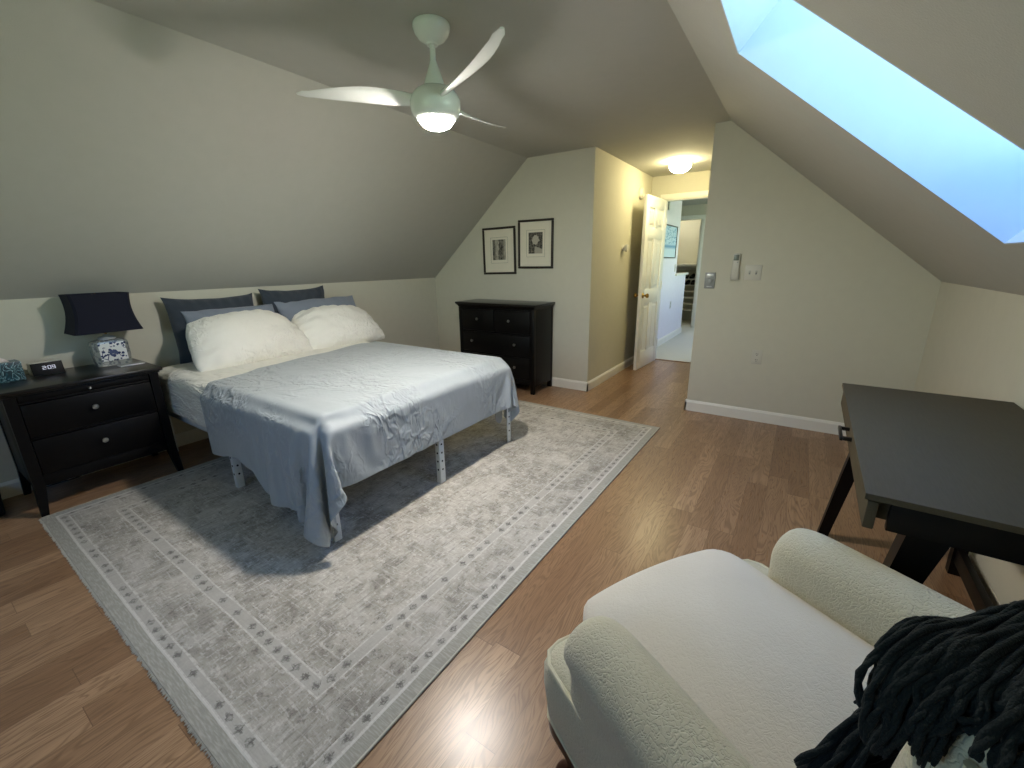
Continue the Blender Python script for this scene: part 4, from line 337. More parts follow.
-2,51,0,-1,51,0,0,51,0,0,52,1,0,51,0,0,51,1,-1,51,0,0,51,1,1,51,0,0,51,1,3,51,0,0,51,1,0,52,1,-1,51,0,1,51,1,-1,52,1,0,51,1,0,51,0,-2,51,2,0,53,1,6,52,2,14,50,2,24,45,4,28,43,4,-22,48,0,-53,-7,2,28,
44,-5,44,25,-8,-38,26,-24,-37,-22,-30,-40,-20,-30,-41,-14,-28,-41,9,-29,-7,40,-33,30,26,-36,37,7,-36,38,-4,-35,37,5,-35,35,12,-34,-150,-3080,-371,-7,40,31,-25,8,44,-17,31,37,3,32,40,31,11,39,32,-4,39,
26,-20,40,15,-28,39,14,-30,39,20,-25,40,27,-16,40,32,-8,39,33,3,39,34,8,37,6,40,32,19,36,32,-43,21,19,-43,19,19,-13,-48,10,-48,-16,7,-16,49,3,8,51,-3,30,43,-4,7,51,-1,1,51,-1,0,51,-1,-5,52,0,-11,53,
-1,-4,52,-1,7,50,-1,0,52,0,-4,53,0,0,54,0,0,51,0,5,52,1,0,52,0,9,53,0,7,52,1,-17,49,0,-10,50,1,2,52,0,18,49,1,-5,52,0,-6,52,0,-3,51,0,-2,51,0,1,52,0,1,51,0,0,51,0,0,51,0,2,51,0,-2,51,0,0,52,0,1,51,0,
-1,52,0,0,51,1,-1,51,0,0,51,0,1,51,0,0,51,1,0,51,0,1,51,1,0,51,0,0,52,1,0,51,0,0,51,1,0,52,0,0,51,1,0,51,1,-3,51,0,1,52,1,5,52,2,8,52,1,15,50,3,25,44,4,23,46,3,-28,44,0,-52,-11,2,24,46,-5,50,9,-5,-8,
48,-18,-45,-3,-30,-36,-25,-30,-38,-20,-29,-41,-12,-28,-40,15,-29,0,41,-34,32,21,-36,38,6,-35,37,0,-35,37,5,-35,-160,-3079,-330,-7,38,33,-8,47,21,16,38,29,33,4,38,32,-4,40,26,-19,40,17,-28,39,13,-29,
39,19,-27,40,27,-17,40,30,-10,39,34,5,38,33,3,39,18,34,34,-2,42,29,6,39,33,-46,17,17,-48,-13,12,-8,-49,8,-50,-8,7,-21,47,4,21,47,-4,22,47,-4,10,51,-2,4,51,-1,0,51,-1,-1,53,0,-6,52,-1,-5,52,-1,-4,51,
-1,0,52,0,1,54,-1,3,52,0,1,52,1,-1,51,-1,7,53,1,3,53,0,7,53,0,-14,49,0,-12,49,1,1,52,0,20,49,0,-4,52,0,-7,51,0,-4,52,0,-1,51,0,0,51,0,-1,51,0,1,52,-1,1,51,0,0,51,0,-1,51,0,0,52,0,0,51,0,0,51,0,0,52,0,
1,51,1,0,51,0,-1,51,0,0,51,0,1,51,0,0,51,1,0,51,0,0,52,0,0,51,1,0,52,0,0,51,0,0,52,1,0,51,0,1,51,1,3,51,1,5,52,1,9,52,2,15,50,3,26,44,3,19,48,3,-34,40,0,-52,-14,2,21,47,-5,50,2,-5,22,45,-11,-40,21,
-28,-41,-17,-30,-36,-24,-29,-38,-18,-28,-43,-10,-29,-36,23,-30,8,40,-35,33,18,-35,37,5,-35,37,-1,-35,-165,-3056,-289,19,47,0,27,40,16,33,13,37,33,2,39,27,-19,39,18,-26,40,14,-29,39,17,-28,40,25,-19,
40,30,-12,39,34,2,39,33,4,38,22,30,35,8,39,32,7,39,33,-26,37,25,-49,2,12,-43,-26,11,-6,-51,8,-50,1,7,-25,45,4,23,47,-5,20,48,-4,13,50,-2,6,51,-2,1,51,-1,1,52,-1,-1,54,0,-1,52,-1,-2,51,0,-1,52,-1,0,53,
-1,-1,53,0,-1,51,-1,0,51,0,4,54,0,7,53,0,2,53,0,-9,50,1,-17,49,0,2,51,0,21,49,0,-2,52,0,-10,51,0,-4,52,-1,0,51,0,-1,51,0,0,51,0,0,51,-1,0,52,0,1,51,0,0,52,-1,0,51,0,0,51,0,0,51,0,-1,52,0,0,51,0,1,51,
0,0,51,0,0,51,0,0,51,0,0,51,1,0,52,0,1,51,0,0,51,0,0,52,0,1,51,1,0,52,0,2,51,1,2,51,0,3,51,1,6,52,1,11,52,2,16,49,2,22,46,4,17,49,3,-39,36,-1,-50,-18,2,16,49,-5,51,2,-5,42,29,-5,-25,41,-25,-43,-6,-30,
-39,-19,-29,-37,-21,-28,-40,-19,-29,-43,-4,-29,-32,30,-31,15,36,-35,34,16,-34,37,3,-35,]
NBU, NBV = 64, 92
FAN_E, HALL_E, WORLD_E, EXPO = 350.0, 46.0, 5.5, 0.7
RUG_HX, RUG_HY = 1.225, 1.55

M = {}
def build_mats():
    M['wall'] = plain('wall_paint', rgb(205, 202, 184), .75, bump=(160, .12, .002))
    M['wall_cool'] = plain('landing_wall_paint', rgb(232, 228, 232), .75)
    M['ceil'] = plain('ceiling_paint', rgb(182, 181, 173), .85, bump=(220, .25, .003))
    M['shaft'] = plain('skylight_shaft_paint', rgb(204, 214, 226), .8)
    M['trim'] = plain('white_trim_paint', rgb(235, 233, 222), .4)
    M['door'] = plain('white_door_paint', rgb(238, 236, 228), .35)
    M['white_metal'] = plain('white_powder_coated_metal', rgb(228, 232, 230), .4)
    M['hole'] = plain('dark_hole', rgb(25, 25, 25), .8)
    M['plastic'] = plain('white_plastic', rgb(204, 201, 188), .4)
    M['grey_plastic'] = plain('grey_plastic', rgb(150, 152, 150), .35)
    M['dark_plastic'] = plain('dark_plastic', rgb(12, 12, 13), .5, Specular_IOR_Level=.25)
    M['lcd'] = plain('lcd_grey', rgb(110, 118, 108), .25)
    M['brass'] = plain('brass', rgb(190, 150, 80), .25, 1)
    M['nickel'] = plain('brushed_nickel', rgb(200, 198, 190), .3, 1)
    M['gunmetal'] = plain('dark_gunmetal', rgb(60, 58, 56), .35, .9)
    M['silver'] = plain('silver_plastic', rgb(205, 207, 208), .3, .3)
    M['fan'] = plain('fan_gloss_white', rgb(240, 242, 238), .18)
    M['frame_wood'] = plain('dark_picture_frame', rgb(38, 28, 22), .35)
    M['mat_board'] = plain('cream_mat_board', rgb(226, 220, 200), .8)
    M['dark_wood_leg'] = plain('dark_cherry_leg', rgb(48, 24, 15), .3)
    M['carpet'] = plain('pale_carpet', rgb(205, 205, 198), .95, bump=(300, .5, .006))
    M['cord'] = plain('black_cord', rgb(15, 15, 16), .5)
    M['tissue'] = plain('tissue_paper', rgb(228, 218, 214), .9)
    # espresso furniture with a faint grain
    g = G('espresso_wood'); n = g.noise(g.scale(g.co, 6, 60, 60), 3, 4)
    g.set(g.mix(n, rgb(6, 5, 5), rgb(11, 9, 8)), .42, Specular_IOR_Level=.22); M['espresso'] = g.m
    g = G('espresso_wood_top'); n = g.noise(g.scale(g.co, 60, 6, 60), 3, 4)
    g.set(g.mix(n, rgb(14, 12, 10), rgb(22, 19, 16)), .28); M['espresso_top'] = g.m
    g = G('desk_dark_top'); n = g.noise(g.scale(g.co, 80, 6, 60), 3, 4)
    g.set(g.mix(n, rgb(72, 64, 48), rgb(85, 77, 60)), .7, Specular_IOR_Level=.3); M['desk_top'] = g.m
    # fabrics
    def fabric(name, a, b, rough=.85, wsc=700, st=.15, sheen=.3, wr=None, dist=.006):
        g = G(name); co = g.co
        n = g.noise(co, 9, 4); w = g.noise(co, wsc, 1)
        g.set(g.mix(n, a, b), rough, Sheen_Weight=sheen)
        h = w*.3
        if wr:
            q = g.noise(g.scale(co, *wr[2:5]), wr[0], 2, .5, .8); q2 = g.noise(g.scale(co, wr[3], wr[2], wr[4], (.5, .7, .4)), wr[0]*2.1, 2, .5, .5)
            ms = g.noise(co, wr[0]*.35, 1).smooth(.38, .62)
            h = w*.02+(1.0-(q-.5).abs().smooth(0, .16))*ms*wr[1]+(1.0-(q2-.5).abs().smooth(0, .12))*ms*wr[1]*.5
        g.bump(h, st, dist)
        return g.m
    M['blanket'] = fabric('grey_blue_sheet_cotton', rgb(161, 169, 171), rgb(174, 181, 183), .6, 900, .8, .1, (6.5, 1.0, 1, 1.5, .8), .011)
    M['sheet'] = fabric('white_sheet_cotton', rgb(226, 224, 210), rgb(238, 236, 224), .75, 900, .7, .15, (6, 1.0, .5, 1, 2.2), .010)
    M['white_case'] = fabric('white_pillowcase_cotton', rgb(232, 230, 218), rgb(242, 240, 230), .75, 900, .7, .15, (9, 1.0, 1, 1.4, 1), .009)
    M['dark_case'] = fabric('charcoal_pillow_fabric', rgb(44, 51, 60), rgb(54, 62, 72), .9, 700, .3, .2)
    M['grey_case'] = fabric('grey_pillow_fabric', rgb(118, 126, 140), rgb(132, 140, 152), .85, 700, .3, .2)
    M['navy'] = fabric('navy_lampshade_fabric', rgb(3, 6, 24), rgb(6, 10, 34), .9, 900, .2, 0)
    M['teal_wool'] = fabric('dark_teal_wool', rgb(2, 12, 13), rgb(7, 22, 24), .95, 420, 1, 0)
    # chair: quilted vermicelli relief
    g = G('cream_quilted_upholstery'); co = g.co
    n = g.noise(co, 115, 1, .4, .4); ridge = (n-.5).abs().smooth(0, .10)
    f = g.noise(co, 900, 1)
    g.set(g.mix(g.noise(co, 5, 3), rgb(196, 189, 160), rgb(208, 202, 175)), .85, Sheen_Weight=.25)
    g.bump(ridge+f*.2, .6, .0032); M['upholstery'] = g.m
    g = G('cream_plain_upholstery'); co = g.co
    n = g.noise(co, 70, 3, .6, .6); f = g.noise(co, 900, 1)
    g.set(g.mix(g.noise(co, 6, 3), rgb(206, 198, 180), rgb(218, 211, 195)), .85, Sheen_Weight=.25)
    g.bump((n-.5).abs().smooth(0, .1)*.6+f*.3, .35, .003); M['cushion'] = g.m
    M['piping'] = fabric('cream_piping', rgb(204, 198, 168), rgb(214, 208, 180), .85, 900, .2, .2)
    # glass
    g = G('window_glass'); tr = g.node('ShaderNodeBsdfTransparent'); gl = g.node('ShaderNodeBsdfGlossy'); gl.inputs['Roughness'].default_value = .02
    mx = g.node('ShaderNodeMixShader'); mx.inputs[0].default_value = .07
    g.t.links.new(tr.outputs[0], mx.inputs[1]); g.t.links.new(gl.outputs[0], mx.inputs[2]); g.t.links.new(mx.outputs[0], g.o.inputs[0]); M['glass'] = g.m
    # lit diffusers
    def lamp(name, c, st):
        g = G(name); g.set((.9, .9, .9, 1), .4, Emission_Color=c, Emission_Strength=st); return g.m
    M['fan_lens'] = lamp('lit_fan_lens', (1, .94, .86, 1), FAN_E)
    M['hall_lens'] = lamp('lit_hall_glass', (1, .86, .48, 1), HALL_E); M['added_landing_lens'] = lamp('added_landing_glow', (1, .92, .82, 1), 26); M['added_closet_lens'] = lamp('added_closet_glow', (1, .95, .75, 1), 45)  # landing and closet glass belong to added, unseen lamps
    M['digits'] = lamp('lit_clock_digits', (.62, .68, 1, 1), .17)
    # oak laminate: strips run along Y, every strip its own tone and cathedral grain
    g = G('oak_laminate'); x, y, z = g.xyz(g.co)
    W, Ln = .105, 1.0
    col = (x/W).floor(); rowoff = g.white(g.vec(col, 3.1, 0)); yy = y/Ln+rowoff*7.0
    row = yy.floor(); idn = g.white(g.vec(col, row, 1.7)); id2 = g.white(g.vec(col, row, 9.2))
    gx = x+idn*5.0; gy = y+id2*9.0
    warp = g.noise(g.vec(gx*3.0, gy*.8, idn*9.0), 1.6, 2)
    rings = g.noise(g.vec(gx*11.0+warp*2.4, gy*.75, id2*7.0), 1.5, 3, .55, .4)
    band = (rings*17.0).frac(); cath = (band-.5).abs()*2.0
    fine = g.noise(g.vec(gx*240, gy*7.0, 0), 1, 3)
    streak = g.noise(g.vec(gx*38, gy*1.2, idn), 1, 4)
    c = g.mix(idn, rgb(140, 107, 79), rgb(176, 142, 110))
    c = g.mix(cath.smooth(.35, .95)*.5, c, rgb(104, 76, 54))
    c = g.mix(streak.smooth(.4, .75)*.35, c, rgb(112, 83, 60))
    c = g.mix(fine.smooth(.45, .8)*.30, c, rgb(92, 66, 46))
    ex = (x/W).frac(); ey = yy.frac()
    seam = ex.lt(.014).max(ey.lt(.0022))
    c = g.mix(seam*.5, c, rgb(70, 46, 30))
    g.set(c, g.math('MULTIPLY_ADD', fine, .13, .23)); g.bump(1.0-seam+fine*.15, .15, .002); M['oak'] = g.m
    # distressed rug with two bead bands
    g = G('distressed_rug'); x, y, z = g.xyz(g.co); HX, HY = RUG_HX, RUG_HY
    wob = (g.noise(g.co, 3, 2)-.5)*.012
    dx = HX-x.abs(); dy = HY-y.abs(); d = dx.min(dy)+wob
    onx = dx.lt(dy); along = onx*y+(1.0-onx)*x
    big = g.noise(g.co, 2.6, 5, .65, .6); med = g.noise(g.co, 11, 5, .65, .5)
    thx = g.noise(g.scale(g.co, 26, 190, 1), 1, 3); thy = g.noise(g.scale(g.co, 190, 26, 1), 1, 3)
    hi = g.noise(g.co, 75, 3, .7)
    base = g.mix(big.smooth(.36, .62), rgb(156, 150, 139), rgb(186, 180, 168))
    base = g.mix(med.smooth(.52, .66)*.5, base, rgb(122, 115, 105))
    base = g.mix(med.smooth(.49, .36)*.5, base, rgb(206, 202, 194))
    # floral outlines worn to scraps
    v = g.voro(g.scale(g.co, 1, 1, 1), 9, 'DISTANCE_TO_EDGE')
    fl = v.lt(.05)*hi.smooth(.42, .6)
    base = g.mix(fl*.28, base, rgb(212, 208, 200))
    vd = g.voro(g.co, 30, 'F1'); mot = vd.lt(.26)*med.smooth(.46, .56)
    base = g.mix(mot*.32*hi.smooth(.42, .55), base, rgb(92, 86, 78))
    spk = hi.smooth(.58, .7)*big.smooth(.62, .42)
    base = g.mix(spk*.6, base, rgb(84, 76, 68))
    lx = g.noise(g.scale(g.co, 9, 85, 1), 1, 3, .65); ly = g.noise(g.scale(g.co, 85, 9, 1), 1, 3, .65)
    base = g.mix(lx.smooth(.54, .68)*.55, base, rgb(216, 212, 204)); base = g.mix(ly.smooth(.55, .68)*.5, base, rgb(122, 115, 106))
    base = g.mix(ly.smooth(.44, .33)*.5, base, rgb(214, 210, 202))
    fleck = g.noise(g.co, 46, 3, .75); base = g.mix(fleck.smooth(.57, .66)*.55*med.smooth(.40, .58), base, rgb(92, 84, 75)); base = g.mix(fleck.smooth(.43, .35)*.55, base, rgb(222, 218, 210))
    base = g.mix(thx.smooth(.55, .78)*.35, base, rgb(214, 211, 205))
    plain_b = g.mix(thx.smooth(.4, .7), rgb(160, 157, 146), rgb(182, 178, 167))
    c = g.mix(d.lt(.05), base, plain_b)
    def band(c, a, b, per):
        inb = d.between(a, b); line = d.between(a, a+.006).max(d.between(b-.006, b))
        q = ((d-(a+b)/2)/(b-a)*2.0).abs(); u = ((along/per).frac()-.5).abs()*2.0
        cell = g.white(g.vec((along/per).floor(), onx, a))
        dot = (q*1.15+u*1.25+(hi-.5)*2.6).lt(.82)*cell.gt(.22)
        w = hi.smooth(.3, .6)
        c = g.mix(inb*.8, c, rgb(184, 180, 171)); c = g.mix(inb*dot*.8*w, c, rgb(84, 80, 75))
        return g.mix(line*.8*w, c, rgb(216, 213, 206))
    c = band(c, .052, .096, .064); c = band(c, .252, .305, .06)
    c = g.mix(d.between(.10, .245)*.12, c, rgb(126, 122, 116))
    c = g.mix(d.between(.047, .054)*.7, c, rgb(218, 215, 208))
    g.set(c, .95, Sheen_Weight=.1); g.bump(hi+thx, .35, .003); M['rug'] = g.m
    M['rug_edge'] = plain('rug_cotton_edge', rgb(196, 192, 178), .95)
    # porcelain with blue flowers: white panels, grey-green frame
    g = G('blue_white_porcelain'); x, y, z = g.xyz(g.co)
    v = g.voro(g.co, 46, 'F1'); e = g.voro(g.co, 30, 'DISTANCE_TO_EDGE'); n = g.noise(g.co, 30, 3)
    blob = (v+(n-.5)*.5).lt(.36); vine = e.lt(.045)*n.gt(.47)
    u = y/.066; w = (z-.088)/.058
    panel = u.abs().lt(1)*w.abs().lt(1)*x.gt(.052)
    r = (y*y*1.2+(z-.078)*(z-.078)).lt(.00055)
    body = g.mix(blob.max(vine)*.7, rgb(150, 155, 150), rgb(78, 86, 96))
    pan = g.mix(blob.max(vine), rgb(222, 226, 224), rgb(34, 50, 92)); pan = g.mix(r*n.gt(.44), pan, rgb(60, 76, 116))
    g.set(g.mix(panel, body, pan), .12, Coat_Weight=.5); M['porcelain'] = g.m
    # tissue box: teal swirls
    g = G('teal_swirl_card'); x, y, z = g.xyz(g.co)
    n = g.noise(g.co, 14, 2, .5, 1.2); b = (n*9.0).frac()
    c = g.ramp(b, [(0, rgb(14, 40, 48)), (.45, rgb(40, 92, 104)), (.62, rgb(170, 205, 206)), (.72, rgb(28, 70, 80)), (1, rgb(12, 34, 44))])
    g.set(c, .35); M['swirl'] = g.m
    # engravings: two little monochrome prints (plain generic landscapes)
    for nm, sd in (('grey_tree_engraving', 0), ('grey_arch_engraving', 1)):
        g = G(nm); x, y, z = g.xyz(g.co); n = g.noise(g.scale(g.co, 1, 1, .35 if sd == 0 else 1), 55, 4, .7); l = g.noise(g.scale(g.co, 1, 1, 5), 90, 2)
        if sd == 0:
            tr = ((x*58.0+(n-.5)*3.0)._m('SINE')).gt(-.2)
            c = g.mix((n-.5)*2.2+tr*.45+.35+(l-.5)*.6, rgb(196, 190, 172), rgb(26, 24, 21))
        else:
            rr = (x*x+(z-.03)*(z-.03)*.8)._m('SQRT'); sky = (rr+(n-.5)*.05).lt(.042)
            gr = (z+.035+(x*.3)+(n-.5)*.03).lt(0)*x.gt(-.01)
            c = g.mix((n-.5)*1.6+.85+(l-.5)*.5, rgb(190, 184, 166), rgb(20, 19, 18)); c = g.mix(sky.max(gr*.8)*(n+.25), c, rgb(196, 190, 172))
        g.set(c, .6); M[nm] = g.m
    g = G('sea_print'); x, y, z = g.xyz(g.co); n = g.noise(g.scale(g.co, 1, 1, 4), 9, 4, .6)
    c = g.mix(z.smooth(-.12, -.06), rgb(206, 224, 234), rgb(92, 150, 186)); c = g.mix(z.smooth(-.07, -.02), c, rgb(200, 222, 236))
    c = g.mix(n.smooth(.48, .6)*z.gt(-.03), c, rgb(120, 168, 196)); g.set(c, .4); M['sea'] = g.m

# ------------------------------------------------------------------ mesh builder
class MB:
    def __init__(s): s.bm = bmesh.new(); s.mi = 0
    def _tag(s, n0):
        s.bm.faces.ensure_lookup_table()
        for f in s.bm.faces[n0:]: f.material_index = s.mi
    def box(s, c, d, bev=.003, rot=None, seg=2, top=None):
        """centre, full dims; top=(sx,sy) scales the upper face"""
        t = bmesh.new(); bmesh.ops.create_cube(t, size=1)
        for v in t.verts:
            if top and v.co.z > 0: v.co.x *= top[0]; v.co.y *= top[1]
            v.co = Vector((v.co.x*d[0], v.co.y*d[1], v.co.z*d[2]))
        if bev > 0: bmesh.ops.bevel(t, geom=list(t.edges), offset=min(bev, min(d)*.45), segments=seg, affect='EDGES', profile=.5)
        mt = Matrix.Translation(c) @ (rot.to_4x4() if rot else Matrix())
        return s.merge(t, mt)
    def merge(s, t, mt=None):
        n0 = len(s.bm.faces)
        if mt: bmesh.ops.transform(t, matrix=mt, verts=t.verts)
        mp = {v: s.bm.verts.new(v.co) for v in t.verts}
        for f in t.faces:
            try: s.bm.faces.new([mp[v] for v in f.verts])
            except ValueError: pass
        t.free(); s._tag(n0); return s
    def bx(s, a, b, bev=.003): # corners
        c = [(p+q)/2 for p, q in zip(a, b)]; d = [abs(q-p) for p, q in zip(a, b)]
        return s.box(c, d, bev)
    def loft(s, rings, cap=True, closed=True):
        n0 = len(s.bm.faces); V = [[s.bm.verts.new(p) for p in r] for r in rings]; n = len(V[0])
        for a, b in zip(V, V[1:]):
            for k in range(n if closed else n-1):
                q = [a[k], a[(k+1) % n], b[(k+1) % n], b[k]]
                s.bm.faces.new(q)
        if cap and closed:
            s.bm.faces.new(V[0][::-1]); s.bm.faces.new(V[-1])
        s._tag(n0); return s
    def lathe(s, prof, c=(0, 0, 0), n=32, axis=None, sx=1, sy=1):
        """profile of (radius, height)"""
        q = Vector((0, 0, 1)).rotation_difference(Vector(axis)).to_matrix() if axis else Matrix.Identity(3)
        rings = [[Vector(c)+q @ Vector((max(r, 1e-4)*math.cos(2*PI*k/n)*sx, max(r, 1e-4)*math.sin(2*PI*k/n)*sy, h)) for k in range(n)] for r, h in prof]
        return s.loft(rings)
    def tube(s, pts, rad, n=8, flat=None):
        pts = [Vector(p) for p in pts]; L = len(pts); rings = []
        rads = rad if isinstance(rad, (list, tuple)) else [rad]*L
        up = None
        for i, p in enumerate(pts):
            d = (pts[min(i+1, L-1)]-pts[max(i-1, 0)]).normalized()
            if up is None: up = Vector((0, 0, 1)) if abs(d.z) < .9 else Vector((1, 0, 0))
            a = d.cross(up).normalized(); up = a.cross(d).normalized()
            rings.append([p+(a*math.cos(2*PI*k/n)+up*math.sin(2*PI*k/n)*(flat or 1))*rads[i] for k in range(n)])
        return s.loft(rings)
    def prism(s, poly, lo, hi, axis='y', bev=0):
        """extrude a 2D polygon; axis y: poly=(x,z); axis x: (y,z); axis z: (x,y)"""
        f = {'y': lambda p, t: (p[0], t, p[1]), 'x': lambda p, t: (t, p[0], p[1]), 'z': lambda p, t: (p[0], p[1], t)}[axis]
        t = bmesh.new(); A = [t.verts.new(f(p, lo)) for p in poly]; B = [t.verts.new(f(p, hi)) for p in poly]; n = len(poly)
        t.faces.new(A); t.faces.new(B[::-1])
        for k in range(n): t.faces.new((A[k], B[k], B[(k+1) % n], A[(k+1) % n]))
        bmesh.ops.recalc_face_normals(t, faces=t.faces)
        if bev: bmesh.ops.bevel(t, geom=list(t.edges), offset=bev, segments=2, affect='EDGES')
        return s.merge(t)
    def grid(s, fn, nu, nv, thick=0):
        n0 = len(s.bm.faces)
        V = [[s.bm.verts.new(fn(i/(nu-1), j/(nv-1))) for j in range(nv)] for i in range(nu)]
        for i in range(nu-1):
            for j in range(nv-1): s.bm.faces.new((V[i][j], V[i+1][j], V[i+1][j+1], V[i][j+1]))
        s._tag(n0); return s
    def sphere(s, c, r, n=16):
        t = bmesh.new(); bmesh.ops.create_uvsphere(t, u_segments=n, v_segments=max(6, n//2), radius=1)
        rr = r if isinstance(r, (tuple, list)) else (r, r, r)
        return s.merge(t, Matrix.Translation(c) @ Matrix.Diagonal((*rr, 1)))
    def build(s, name, mats, parent=None, smooth=True, ang=40, sub=0, solid=0, recalc=True):
        if recalc: bmesh.ops.recalc_face_normals(s.bm, faces=s.bm.faces)
        me = bpy.data.meshes.new(name); s.bm.to_mesh(me); s.bm.free()
        for m in (mats if isinstance(mats, (list, tuple)) else [mats]): me.materials.append(M[m])
        if smooth:
            me.polygons.foreach_set('use_smooth', [True]*len(me.polygons)); me.set_sharp_from_angle(angle=R(ang))
        o = bpy.data.objects.new(name, me); COL.objects.link(o)
        if parent: o.parent = parent
        if solid: q = o.modifiers.new('t', 'SOLIDIFY'); q.thickness = solid; q.offset = 0
        if sub: q = o.modifiers.new('s', 'SUBSURF'); q.levels = q.render_levels = sub
        return o

def tag(o, label, cat, group=None):
    o['label'] = label; o['category'] = cat
    if group: o['group'] = group
    return o
def thing(name, loc, rz, label, cat, group=None):
    o = bpy.data.objects.new(name, None); COL.objects.link(o); o.location = loc; o.rotation_euler.z = rz
    o.empty_display_size = .05
    return tag(o, label, cat, group)
def struct(name, mb, mats, **k):
    o = mb.build(name, mats, **k); o['kind'] = 'structure'; return o
def dup(o, loc, label):
    c = o.copy(); COL.objects.link(c); c.location = loc; c['label'] = label
    for ch in o.children:
        d = ch.copy(); COL.objects.link(d); d.parent = c
        for gch in ch.children:
            e = gch.copy(); COL.objects.link(e); e.parent = d
    return c
def at(mb, name, mats, loc, rot=(0, 0, 0), **k):
    o = mb.build(name, mats, **k); o.location = loc; o.rotation_euler = rot; return o
def unpack(q):
    """vertex table stored as differences from the vertex before, in half millimetres"""
    out = []; a = [0, 0, 0]
    for i in range(0, len(q), 3):
        a = [a[k]+q[i+k] for k in range(3)]; out.append(Vector((a[0]/2000, a[1]/2000, a[2]/2000)))
    return out
# ------------------------------------------------------------------ room shell
XL, XR, YF, YP, YN, ZC = -3.79, .764, 4.0, 3.924, -1.45, 2.312
ZKL, ZKR, XSL, XSR = 1.148, 1.152, -2.445, -.605       # knee walls, where the slopes meet the flat ceiling
XH, XP, YE = -1.722, -.715, 5.80                        # hallway left wall, partition corner, end wall
def fill_rect_hole(b, axis, lo, hi, a0, a1, b0, b1, h):
    """slab between lo..hi along axis with a rectangular hole h=(a0,a1,b0,b1)"""
    def put(p0, p1, q0, q1):
        if p1-p0 < 1e-4 or q1-q0 < 1e-4: return
        if axis == 'y': b.bx((p0, lo, q0), (p1, hi, q1), 0)
        else: b.bx((lo, p0, q0), (hi, p1, q1), 0)
    put(a0, h[0], b0, b1); put(h[1], a1, b0, b1); put(h[0], h[1], b0, h[2]); put(h[0], h[1], h[3], b1)

